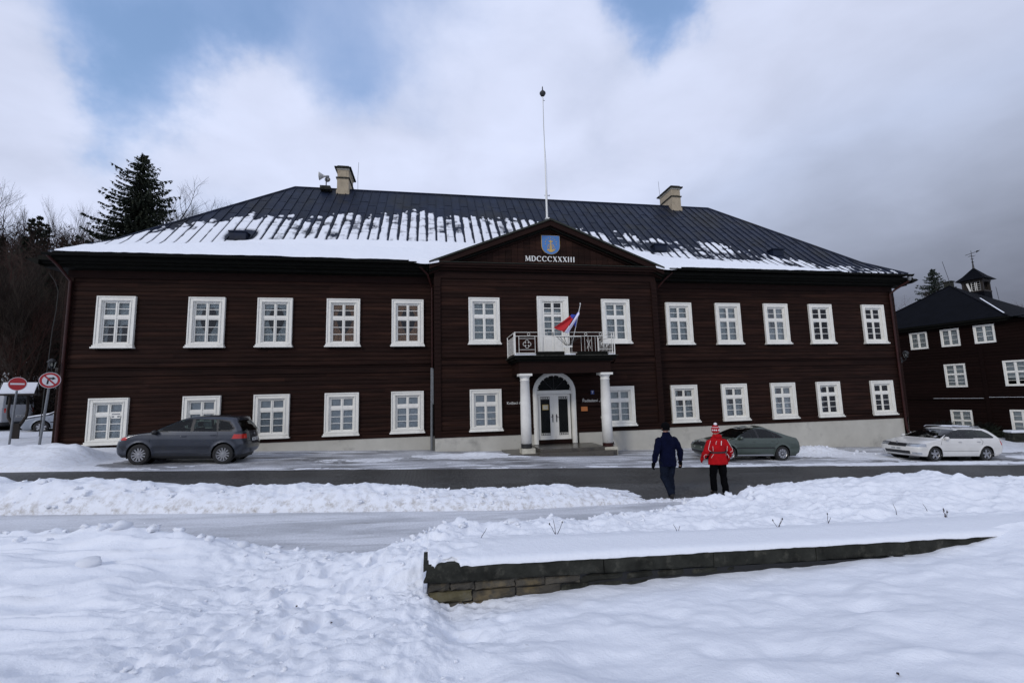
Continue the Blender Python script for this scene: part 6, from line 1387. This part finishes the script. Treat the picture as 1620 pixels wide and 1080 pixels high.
scatter(160, lambda: random.uniform(-2.4, .2), lambda x: random.uniform(3, 7.3), .008, .03)
put('snow_crumbs', mb_all, 'snow', smooth=True, fix=False, kind='stuff', label='small crumbs of snow along the ploughed banks', category='snow')

# ------------------------------------------------------------------ road signs
def sign(name, label, loc, r, zc, rz_, lean, arrow):
    t = thing(name, label, 'road sign', loc, rz_); t.rotation_euler = (0, lean, rz_)
    put('post', MB().tube([(0, 0, -.3), (0, 0, zc+r*.9)], .035, 12), 'galv', t); put('bracket', MB().box(-.05, .05, -.05, .02, zc-.2, zc-.16).box(-.05, .05, -.05, .02, zc+.16, zc+.2), 'galv', t)
    put('disc_back', MB().lathe([(r, -.050), (r, -.040)], (0, 0, zc), 48, 'y'), 'galv', t); put('rim', MB().lathe([(r*.995, -.056), (r*.995, -.0505)], (0, 0, zc), 48, 'y'), 'signwhite', t)
    if arrow:
        put('red_ring', MB().lathe([(r*.94, -.059), (r*.94, -.0565)], (0, 0, zc), 48, 'y'), 'red', t); put('white_field', MB().lathe([(r*.70, -.062), (r*.70, -.0595)], (0, 0, zc), 48, 'y'), 'signwhite', t)
        put('arrow', MB().prism([(-.27*r, zc-.50*r), (-.10*r, zc-.50*r), (-.06*r, zc+.13*r), (.20*r, zc+.16*r), (.20*r, zc+.03*r), (.52*r, zc+.24*r), (.20*r, zc+.46*r), (.20*r, zc+.33*r), (-.22*r, zc+.31*r)], -.0645, -.0625), 'black', t)
        a = math.radians(135); d = Vector((math.cos(a), 0, math.sin(a))); n = Vector((-d.z, 0, d.x))*.085*r; P = [d*.80*r+n, d*.80*r-n, -d*.80*r-n, -d*.80*r+n]
        put('red_bar', MB().prism([(p.x, zc+p.z) for p in P], -.067, -.065), 'red', t)
    else:
        put('red_field', MB().lathe([(r*.93, -.059), (r*.93, -.0565)], (0, 0, zc), 48, 'y'), 'red', t); put('white_bar', MB().box(-.74*r, .74*r, -.062, -.0595, zc-.12*r, zc+.12*r), 'signwhite', t)
    return t
sign('no_right_turn_sign', 'round no right turn sign on a leaning steel post beside the house corner', (-12.52, 17.45, .92), .262, 2.25, rad(28), rad(3.0), True)
sign('no_entry_sign', 'round red no entry sign with white bar on a steel post at the far left', (-15.95, 20.85, .72), .262, 2.50, rad(30), rad(1.5), False)
# timber notice shelter
ks = thing('timber_shelter', 'dark timber notice shelter with a small snowy gabled roof behind the no entry sign', 'shelter', (-17.55, 23.2, hz(-17.55, 23.2)-.05), rad(25)); ks.scale = (.66, .72, .92)
put('trunk', MB().box(-.16, .16, -.12, .12, -.2, .75), 'timber', ks)
for s in (-1, 1):
    put('curved_post', MB().tube([(s*.12, 0, .62), (s*.26, 0, .82), (s*.40, 0, 1.05), (s*.44, 0, 1.35), (s*.41, 0, 1.75), (s*.38, 0, 2.12)], [.09, .085, .08, .075, .075, .075], 8), 'timber', ks)
    put('roof_board', MB().prism([(-.95, 2.08), (-.95, 2.13), (.95, 2.13), (.95, 2.08)], 0, .01) if False else MB().quad((-.80, 0, 2.50), (.80, 0, 2.50), (.86, s*.62, 2.08), (-.86, s*.62, 2.08)).quad((-.80, 0, 2.46), (.80, 0, 2.46), (.86, s*.62, 2.04), (-.86, s*.62, 2.04)).quad((-.86, s*.62, 2.04), (.86, s*.62, 2.04), (.86, s*.62, 2.08), (-.86, s*.62, 2.08)), 'timber', ks)
put('snow_cap', MB().prism([(-.60, 2.125), (0, 2.52), (.60, 2.125), (.58, 2.20), (0, 2.66), (-.58, 2.20)], -.78, .80, 'yz'), 'snow', ks)
put('gable_board', MB().prism([(-.56, 2.08), (0, 2.45), (.56, 2.08)], .70, .74, 'yz').prism([(-.56, 2.08), (0, 2.45), (.56, 2.08)], -.74, -.70, 'yz'), 'timber', ks); put('cross_beam', MB().box(-.5, .5, -.06, .06, 2.02, 2.10), 'timber', ks)

# ------------------------------------------------------------------ building at the right edge
sv = Vector((.243882, -.969805, 0)); inn = Vector((.969805, .243882, 0)); A0 = Vector((32.9386, 26.3753, 0))
wb_ = thing('side_building', 'dark brown timber building with black hipped roof, cupola and weather vane at the right edge', 'building', tuple(A0))
wb_.rotation_euler = (0, 0, math.atan2(sv.y, sv.x))   # local x along the facade towards the camera, local y inwards (left-handed turn)
# local frame: x = along facade, y = outward is -inn ; inn = +y rotated
def bput(name, mb, m, **kw): return put(name, mb, m, wb_, **kw)
EZ2 = 6.30; SL, SR_ = -3.0, 5.12; LEN = 12.0
def yb_(d): return d   # depth inwards
holes = [(.10, 1.08, 4.74, 5.89), (1.80, 2.76, 4.75, 5.90), (3.46, 4.43, 4.78, 5.92), (1.76, 2.82, 2.10, 3.60), (4.56, 5.62, 2.10, 3.62), (1.78, 2.84, -.85, .64), (4.56, 5.62, -.85, .70)]
nrow = 44
for r_ in range(nrow):
    a = -2.4+(EZ2+2.2)*r_/nrow; b = -2.4+(EZ2+2.2)*(r_+1)/nrow
    if a > 5.95+.3: continue
    hl = sorted((h[0]+.06, h[1]-.06) for h in holes if b > h[2]+.05 and a < h[3]-.05); c = SL
    for p, q in hl+[(LEN, LEN)]:
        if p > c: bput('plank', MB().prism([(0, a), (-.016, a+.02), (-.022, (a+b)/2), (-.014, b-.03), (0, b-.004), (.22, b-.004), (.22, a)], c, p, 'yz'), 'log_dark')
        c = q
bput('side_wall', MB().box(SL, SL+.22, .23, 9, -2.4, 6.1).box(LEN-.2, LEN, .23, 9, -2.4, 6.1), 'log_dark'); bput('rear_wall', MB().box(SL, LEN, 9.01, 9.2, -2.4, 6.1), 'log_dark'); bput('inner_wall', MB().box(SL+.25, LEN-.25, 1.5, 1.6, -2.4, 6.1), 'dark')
bput('ledge', MB().box(SL, 3.55, -.10, -.024, 1.34, 1.38).box(3.75, LEN, -.10, -.024, 1.40, 1.44), 'log_dark'); bput('ledge_snow', MB().box(1.0, 3.5, -.09, -.025, 1.381, 1.395).box(3.75, LEN, -.09, -.025, 1.441, 1.455), 'snow')
bput('corner_board', MB().box(3.55, 3.75, -.06, -.0235, -2.4, 4.6), 'log_dark')
for (x0, x1, z0, z1) in holes:
    wi = MB(); t_ = .085
    wi.box(x0, x0+t_, -.07, .03, z0, z1).box(x1-t_, x1, -.07, .03, z0, z1).box(x0+t_+.001, x1-t_-.001, -.07, .03, z0, z0+t_).box(x0+t_+.001, x1-t_-.001, -.07, .03, z1-t_, z1)
    w = bput('window', wi, 'white'); sa = MB(); xa, xb, za, zb2 = x0+t_, x1-t_, z0+t_, z1-t_; xm = (xa+xb)/2; tall = (z1-z0) > 1.3
    sa.box(xm-.03, xm+.03, -.03, .02, za, zb2)
    bands = [(za, zb2, 3)] if not tall else [(za, za+(zb2-za)*.56-.03, 3), (za+(zb2-za)*.56+.03, zb2, 2)]
    if tall: sa.box(xa, xb, -.035, .02, bands[0][1]+.0005, bands[1][0]-.0005)
    for (p, q, n) in bands:
        for (ua, ub_) in ((xa, xm-.0305), (xm+.0305, xb)):
            f = .035; sa.box(ua, ua+f, -.015, .02, p, q).box(ub_-f, ub_, -.015, .02, p, q).box(ua+f+.0005, ub_-f-.0005, -.015, .02, p, p+f).box(ua+f+.0005, ub_-f-.0005, -.015, .02, q-f, q)
            for i in range(n):
                z_a = p+f+(q-p-2*f)*i/n; z_b = p+f+(q-p-2*f)*(i+1)/n
                if i: sa.box(ua+f+.0005, ub_-f-.0005, -.01, .015, z_a-.012, z_a+.012)
                put('pane', MB().box(ua+f, ub_-f, .0, .005, z_a, z_b), 'wglass', w)
    put('sash', sa, 'white', w); put('curtain', MB().box(xa-.05, xb+.05, .10, .11, za+(.0 if not tall else .35*(x0 > 4)*(z0 > 1)), zb2), 'blind', w)
bput('eaves', MB().box(SL-.35, SR_+.0, -.35, .25, EZ2-.28, EZ2-.14).box(SL-.45, SR_+.10, -.48, .25, EZ2-.139, EZ2-.04), 'cornice')
# hipped roof with its apex over the three top windows
rf = MB(); ax_, ad, az_ = 1.05, 4.0, 9.38
lc, rc2 = (SL-.45, -.5, EZ2-.03), (SR_+.10, -.5, EZ2-.03); ap = (ax_, ad, az_); ap2 = (ax_, ad+.3, az_)
rf.quad(lc, rc2, ap); rf.quad(rc2, (SR_+.10, 9.2, EZ2-.03), ap2, ap); rf.quad(lc, ap, ap2, (SL-.45, 9.2, EZ2-.03)); rf.quad((SR_+.10, 9.2, EZ2-.03), (SL-.45, 9.2, EZ2-.03), ap2); rf.quad((SL-.45, -.5, EZ2-.04), (SR_+.10, -.5, EZ2-.04), (SR_+.10, 9.2, EZ2-.04), (SL-.45, 9.2, EZ2-.04))
rr_ = bput('roof', rf, 'tar'); put('hip_cap', MB().tube([rc2, ap], .05, 6).tube([lc, ap], .05, 6), 'tar', rr_)
put('snow_strip', MB().quad((3.30, 1.84, 7.88), (5.00, -.26, 6.48), (5.04, -.18, 6.49), (3.32, 1.98, 7.89)), 'snow', rr_)
bput('lower_roof', MB().quad((SR_+.12, -.5, EZ2-.10), (LEN+.4, -.5, EZ2-.10), (LEN+.4, 4.5, 6.95), (SR_+.12, 4.5, 6.95)).quad((SR_+.12, -.5, EZ2-.14), (LEN+.4, -.5, EZ2-.14), (LEN+.4, 4.5, 6.90), (SR_+.12, 4.5, 6.90)), 'tar')
# cupola
cu = bput('cupola', MB().box(.72, 1.92, 6.6, 7.8, 6.9, 9.02), 'tar'); cxm = 1.32
for px in (.80, 1.84):
    for py in (6.68, 7.72): put('post', MB().box(px-.07, px+.07, py-.07, py+.07, 9.02, 9.95), 'timber', cu)
put('rail', MB().box(.70, 1.94, 6.58, 7.82, 9.021, 9.12).box(.70, 1.94, 6.58, 7.82, 9.78, 9.951), 'timber', cu)
put('louvre_wall', MB().box(.80, 1.10, 6.68, 6.72, 9.1, 9.78).box(.72, 1.92, 7.70, 7.76, 9.12, 9.78).box(.74, .80, 6.7, 7.7, 9.12, 9.78), 'timber', cu)
for k in range(5): put('lattice_bar', MB().box(1.24, 1.76, 6.66, 6.69, 9.14+k*.155, 9.155+k*.155), 'white', cu)
for xx in (1.24, 1.44, 1.53, 1.74): put('lattice_post', MB().box(xx, xx+.03, 6.655, 6.69, 9.1, 9.8), 'white', cu)
put('bell_rope_board', MB().prism([(.98, 9.75), (1.12, 9.75), (1.22, 9.15), (1.16, 9.02)], 6.60, 6.63), 'white', cu)
rfm = MB(); c0 = [(.44, 6.32, 9.953), (2.20, 6.32, 9.953), (2.20, 8.08, 9.953), (.44, 8.08, 9.953)]; c1 = [(.80, 6.68, 10.30), (1.84, 6.68, 10.30), (1.84, 7.72, 10.30), (.80, 7.72, 10.30)]
for i in range(4): rfm.quad(c0[i], c0[(i+1) % 4], c1[(i+1) % 4], c1[i]); rfm.quad(c1[i], c1[(i+1) % 4], (cxm, 7.2, 10.98))
rfm.quad(*c0[::-1]); put('cupola_roof', rfm, 'tar', cu)
vn = put('weather_vane', MB().tube([(cxm, 7.2, 10.9), (cxm, 7.2, 11.4), (cxm, 7.2, 12.3)], [.07, .035, .012], 8).lathe([(.02, 0), (.09, .05), (.02, .1)], (cxm, 7.2, 11.35), 8).lathe([(.02, 0), (.12, .02), (.02, .04)], (cxm, 7.2, 11.62), 8).bar((cxm-.35, 7.2, 12.02), (cxm+.42, 7.2, 12.14), .03).bar((cxm, 6.85, 11.86), (cxm, 7.55, 11.86), .02).bar((cxm-.22, 7.2, 11.86), (cxm+.22, 7.2, 11.86), .02).prism([(cxm+.28, 12.04), (cxm+.52, 12.18), (cxm+.30, 12.20)], 7.19, 7.21), 'iron', cu)
bput('vent_stack', MB().box(.55, 1.0, 4.4, 4.8, 9.2, 9.75).box(.5, 1.05, 4.35, 4.85, 9.751, 9.82), 'coping')
bput('lightning_rod', MB().tube([(1.1, 4.1, 9.3), (.75, 4.2, 11.3)], .014, 5).tube([(2.6, 6.8, 7.6), (2.5, 6.8, 9.2)], .012, 5), 'iron')
# retaining wall with snow in front of it
rw = thing('retaining_wall', 'dark retaining wall topped with snow behind the white estate car', 'wall', (33.2, 21.0, -.98), math.radians(-18))
put('masonry', MB().box(-.5, 9, 0, .5, -1.2, .42), 'coping', rw); put('snow_top', MB().box(-.55, 9.05, -.06, .56, .421, .55), 'snow', rw).modifiers.new('b', 'BEVEL').width = .05

# ------------------------------------------------------------------ vegetation
def bare_tree(seed, h, spread=.42, levels=5, up=.25, twig=1.0, lean=0.0, fork=.35, thin=1.0):
    rs = random.Random(seed); mb = MB()
    def grow(p, d, L_, r, lev):
        n = 4 if lev < 2 else 3; pts = [p]; q = p; dd = d
        for i in range(n):
            dd = (dd+Vector((rs.gauss(0, .10), rs.gauss(0, .10), rs.gauss(0, .05)+up*.12))).normalized(); q = q+dd*L_/n; pts.append(q)
        seg = 7 if lev == 0 else (5 if lev < 3 else 3); mb.tube(pts, [r*(1-.45*i/n) for i in range(n+1)], seg, False)
        if lev >= levels: return
        k = (5 if lev == 0 else 4) if lev < levels-1 else int(5*twig)
        for i in range(k):
            t = fork+(1-fork)*(i+rs.random())/k if lev else fork+(1-fork)*(i+.5)/k; j = min(n-1, int(t*n)); b = pts[j].lerp(pts[j+1], t*n-j if t*n-j <= 1 else 1)
            a = rs.uniform(0, 6.283); side = dd.orthogonal().normalized(); side = Matrix.Rotation(a, 3, dd) @ side
            ang = rs.uniform(.6, 1.25)*spread*2; nd_ = (dd*math.cos(ang)+side*math.sin(ang)+Vector((0, 0, up*.5))).normalized()
            grow(b, nd_, L_*rs.uniform(.50, .72), r*.52*(1-.25*t), lev+1)
        if lev == 0 or rs.random() < .8: grow(pts[-1], dd, L_*.62, r*.52, lev+1)
    grow(Vector((0, 0, -.3)), Vector((lean, 0, 1)).normalized(), h*.46, h*.016*thin, 0)
    return mb
def spruce(seed, h, rad_, layers=34, nb=9, droop=.32, needle=1.0, fullness=1.0, cap=99):
    rs = random.Random(seed); tr = MB().tube([(0, 0, -.3), (0, 0, h*.5), (0, 0, h*.99)], [h*.014, h*.008, .012], 8); fo = MB()
    for k in range(layers):
        t = (k+.5)/layers; z0 = h*(.06+.93*t); R_ = (cap*(1-math.exp(-(1-t)*h/cap)) if cap < 90 else rad_*(1-t)**.82)*(.80+.34*rs.random())+.10; n = max(4, int(nb*(1-.45*t)))
        for i in range(n):
            if rs.random() > fullness: continue
            a = 6.283*(i+rs.random()*.9)/n; L_ = R_*rs.uniform(.68, 1.12); d = Vector((math.cos(a), math.sin(a), 0)); sd_2 = Vector((-d.y, d.x, 0)); z = z0+rs.uniform(-.4, .4)*h/layers; m_ = max(4, int(L_/.32)); pts = []
            dr_2 = droop*(1-t)**.6
            for q in range(m_+1):
                u = q/m_; pts.append(d*(L_*u)+Vector((0, 0, z+L_*(.12*u*(t > .5)-dr_2*u+.22*u*u*u*.9))))
            fo.tube(pts, [.03*(1-.8*q/m_) for q in range(m_+1)], 3, False)
            for q in range(1, m_+1):
                u = q/m_; w = (.36*L_*(1-u*.75)*.55+.10)*needle
                for s in (-1, 1):
                    for rep in range(2):
                        b = pts[q-1].lerp(pts[q], rs.random()); tip = b+sd_2*s*w*rs.uniform(.7, 1.2)+d*w*rs.uniform(.3, .7)+Vector((0, 0, -w*rs.uniform(.1, .55))); dv = (tip-b); nn = dv.cross(Vector((0, 0, 1))).normalized()*rs.uniform(.05, .10)*needle*(1+.3*L_)
                        fo.quad(b-nn*.5, b+nn*.5, tip+nn*.25, tip-nn*.25); 
                        fo.quad(b, b.lerp(tip, .6)+nn, b.lerp(tip, .75)+Vector((0, 0, -.16*needle)))
            fo.quad(pts[-1]-sd_2*.05, pts[-1]+sd_2*.05, pts[-1]+d*.18)
    return tr, fo
def place_spruce(label, x, y, ztop, h, rad_, seed, m='needle', cat='tree', group=None, **kw):
    t = thing('spruce_tree', label, 'tree', (x, y, ztop-h), group=group); tr, fo = spruce(seed, h, rad_, **kw); put('trunk', tr, 'bark', t); put('crown', fo, m, t, fix=False); return t
place_spruce('tall dark spruce rising behind the left end of the roof', -24.4, 42, 23.9, 20.5, 10.5, 3, layers=52, nb=16, needle=.95, droop=.42, cap=3.5)
place_spruce('spruce behind the small building between the bare tree and its roof apex', 61.0, 45, 16.6, 15.5, 6.0, 8, 'needle2', layers=40, nb=13, needle=1.0, droop=.40, cap=2.3)
def place_bare(label, x, y, zb, me, sc=1.0, rz_=0.0, group=None, sx=None):
    t = put('bare_tree', me, None, None, (x, y, zb), rz_, label=label, category='tree'); t.scale = (sx or sc, sx or sc, sc)
    if group: t['group'] = group
    return t
bt = []
for sd, kw, m in ((11, dict(h=13, spread=.36, up=.5, levels=5), 'bark'), (12, dict(h=13, spread=.30, up=.6, levels=5, fork=.25), 'bark'), (13, dict(h=13, spread=.42, up=.35, levels=5, fork=.3), 'bark_pale'), (14, dict(h=13, spread=.28, up=.7, levels=5, fork=.45, thin=.7), 'bark_pale'), (15, dict(h=13, spread=.45, up=.3, levels=5, fork=.2, thin=.8), 'bark_red')):
    me = bare_tree(sd, **kw).mesh('bare_tree', False, False); me.materials.append(MT[m]); bt.append(me)
def ray_pt(u, v, y):
    d = r2*((u-810)/720)+u2*((540-v)/720)+Fv; return Vector((0, 0, CAMZ))+d*(y/d.y)
def tree_to(label, u, v, y, me, wide=1.0, rz_=0.0, group=None):
    """a tree standing on the terrain at depth y whose top reaches the given height on the skyline"""
    p = ray_pt(u, v, y); zb = hz(p.x, p.y); zmx = max(q.co.z for q in me.vertices); s = (p.z-zb)/zmx; return place_bare(label, p.x, p.y, zb, me, s, rz_, group, s*wide)
G1 = 'bare trees on the wooded slope'
tree_to('wide bare tree with two leaning stems on the skyline at the left edge', 28, 292, 44, bt[0], .95, .5, G1); tree_to('bare tree cut by the left edge of the photo', -8, 300, 46, bt[2], .9, 2.0, G1)
tree_to('forked bare tree left of the pale slender one', 82, 325, 52, bt[1], .8, 1.0, G1); tree_to('pale slender bare tree standing alone on the skyline', 118, 318, 52, bt[3], .8, .3, G1); tree_to('thinnest bare tree just left of the tall spruce', 150, 322, 54, bt[3], .55, 2.2, G1); tree_to('low bushy bare tree between the slender ones', 100, 345, 50, bt[2], .8, 4.2, G1); tree_to('thin leafless tree overlapping the left side of the spruce', 138, 335, 56, bt[1], .6, 4.9, G1)
tree_to('round-crowned bare tree just above the left hip of the roof', 312, 317, 50, bt[0], 1.5, 1.2); tree_to('smaller bare tree beside the round-crowned one over the roof', 292, 322, 52, bt[0], 1.1, 3.3)
tree_to('bare tree in the gap between the log house and the small building', 1441, 452, 46, bt[4], .85, .9)
G2 = 'reddish bare trees behind the building at the right edge'
for u, v, lb, rz_ in ((1596, 474, 'reddish bare tree at the right edge, middle one', .4), (1618, 466, 'tallest reddish bare tree cut by the right edge', 1.7), (1575, 482, 'lowest reddish bare tree beside the cupola', 2.9)): tree_to(lb, u, v, 60, bt[4], 1.5, rz_, G2)
# wooded slope at the left: individual trunks in front, close growth behind
rs = random.Random(5)
for k, (u, v, y, i_) in enumerate([(8, 360, 36, 0), (38, 345, 38, 1), (58, 365, 35, 2), (75, 372, 37, 1), (92, 380, 36, 0), (-20, 350, 36, 2), (22, 385, 33, 4), (66, 392, 40, 4), (110, 385, 42, 1), (128, 390, 44, 0), (48, 400, 34, 3), (84, 410, 33, 3), (12, 420, 31, 1), (28, 430, 32, 0), (36, 415, 34, 1), (55, 425, 31, 0), (72, 430, 31, 2), (0, 425, 33, 2), (44, 440, 30, 4), (64, 445, 32, 1), (90, 440, 32, 0)]):
    tree_to('trunk among the close-grown dark trees on the snowy slope', u, v, y, bt[i_], .75, k*1.3, 'dark trees on the snowy slope at the left')  # nearest trees added to darken the snow, standing in for the wood's shade
sp_me = []
for sd in (21, 22, 23):
    tr, fo = spruce(sd, 11, 2.2, layers=22, nb=9, needle=1.3); a = tr.mesh('trunk', False, False); a.materials.append(MT['bark']); b = fo.mesh('crown', False, False); b.materials.append(MT['needle']); sp_me.append((a, b))
SPL = [(52, 342, 48), (64, 338, 50), (75, 352, 47), (40, 372, 42), (100, 372, 52), (122, 376, 54), (140, 378, 50), (20, 395, 40), (88, 395, 42), (155, 385, 50), (5, 372, 44), (108, 398, 38), (70, 410, 36), (168, 382, 54), (-15, 380, 42)]
for k, (u, v, y) in enumerate(SPL):
    p = ray_pt(u, v, y); zb = hz(p.x, p.y); s = (p.z-zb)/11; t = thing('spruce_tree', 'dark spruce standing in the wood left of the log house', 'tree', (p.x, p.y, zb), k*1.1, 'dark spruces in the wood at the left'); t.scale = (s*.9, s*.9, s)
    a, b = sp_me[k % 3]; put('trunk', a, None, t); put('crown', b, None, t)
# undergrowth with dry leaves, far-off close wood
ug = MB()
def sprig(x, y, z, h, w, n, leaf):
    for _ in range(n):
        a = rs.uniform(0, 6.283); b = Vector((x, y, z))+Vector((rs.gauss(0, w*.3), rs.gauss(0, w*.3), rs.uniform(0, h))); d = Vector((math.cos(a)*rs.uniform(.3, 1), math.sin(a)*rs.uniform(.3, 1), rs.uniform(.1, 1.0))).normalized()*rs.uniform(.3, .9)
        s = d.orthogonal().normalized()*leaf; ug.quad(b-s, b+s, b+d)
for _ in range(1700):
    y = rs.uniform(36, 62); u = rs.uniform(-60, 150); p = ray_pt(u, 500, y); zb = hz(p.x, p.y); 
    sprig(p.x, p.y, zb+.3, rs.uniform(3, 11)*(1 if y > 42 else .8), 1.6, 34, .030)
put('close_wood', ug, 'rust', None, fix=False, kind='stuff', label='close-grown wood with dry brown leaves on the slope at the left', category='wood')
ug = MB()
for _ in range(170):
    u = rs.uniform(-10, 92); y = rs.uniform(30, 36); p = ray_pt(u, 640, y); zb = hz(p.x, p.y); sprig(p.x, p.y, zb-.1, .9, .8, 26, .015)
for _ in range(40):
    u = rs.uniform(32, 80); y = rs.uniform(29.5, 31); p = ray_pt(u, 640, y); zb = hz(p.x, p.y); sprig(p.x, p.y, zb-.1, 1.9, .8, 40, .03)
put('brambles', ug, 'bark', None, fix=False, kind='stuff', label='tangled leafless brambles on the snowy slope', category='undergrowth')  # brambles set thicker so their dark twigs imitate the wood's shade on the snow
# evergreen bushes between the two buildings
for k, (x, y, s, lb) in enumerate(((31.2, 23.3, 1.0, 'dark evergreen bush beside the right corner of the log house'), (33.4, 22.9, .9, 'dark evergreen bush under the lowest window of the small building'))):
    t = thing('evergreen_bush', lb, 'bush', (x, y, hz(x, y)), group='bushes between the buildings'); ug = MB()
    for _ in range(900):
        a = rs.uniform(0, 6.283); e = rs.uniform(.05, 1.4); rr = s*rs.uniform(.6, 1.0); b = Vector((math.cos(a)*math.cos(e)*rr*1.2, math.sin(a)*math.cos(e)*rr, math.sin(e)*rr*.9)); d = b.normalized()*.14+Vector((rs.gauss(0, .05), rs.gauss(0, .05), .06)); sx2 = d.orthogonal().normalized()*.03; ug.quad(b-sx2, b+sx2, b+d)
    for _ in range(200): b = Vector((rs.gauss(0, .4), rs.gauss(0, .35), rs.uniform(0, .5)))*s; sx2 = Vector((rs.gauss(0, .12), rs.gauss(0, .12), rs.gauss(0, .12))); ug.quad(b-sx2, b+sx2, b+Vector((rs.gauss(0, .15), .1, .15)))
    put('foliage', ug, 'bush', t, fix=False); put('stem', MB().tube([(0, 0, -.2), (.05, 0, .5)], [.05, .02], 6), 'bark', t)
# bent grey pole in front of the wood
pl_ = [tuple(ray_pt(u, v, 22.5)) for u, v in ((62, 690), (70, 620), (78, 560), (83, 521), (89, 490), (92, 461), (88, 447), (78, 432))]
put('bent_sapling', MB().tube(pl_, [.02, .018, .017, .015, .014, .012, .010, .006], 6), 'sapling', None, label='thin grey bent sapling rising beside the left house corner', category='sapling')
# sky objects end; tiny dark leaf litter on the trodden snow
for k, (x, y) in enumerate(((-.92, 4.55), (-1.35, 5.15), (.75, 3.75), (3.0, 2.75))):
    z = hz(x, y); put('dead_leaf', MB().quad((0, 0, .004), (.02, .008, .012), (.045, 0, .006), (.02, -.010, .002)), 'rust', None, (x, y, z+.012), k*1.4, label=['dry leaf on the trodden snow nearest the wall end', 'dry leaf in the middle of the trodden track', 'dry leaf on the smooth snow below the lichened stone', 'dry leaf low on the smooth snow at the bottom right'][k], category='leaf', group='dead leaves on the snow')
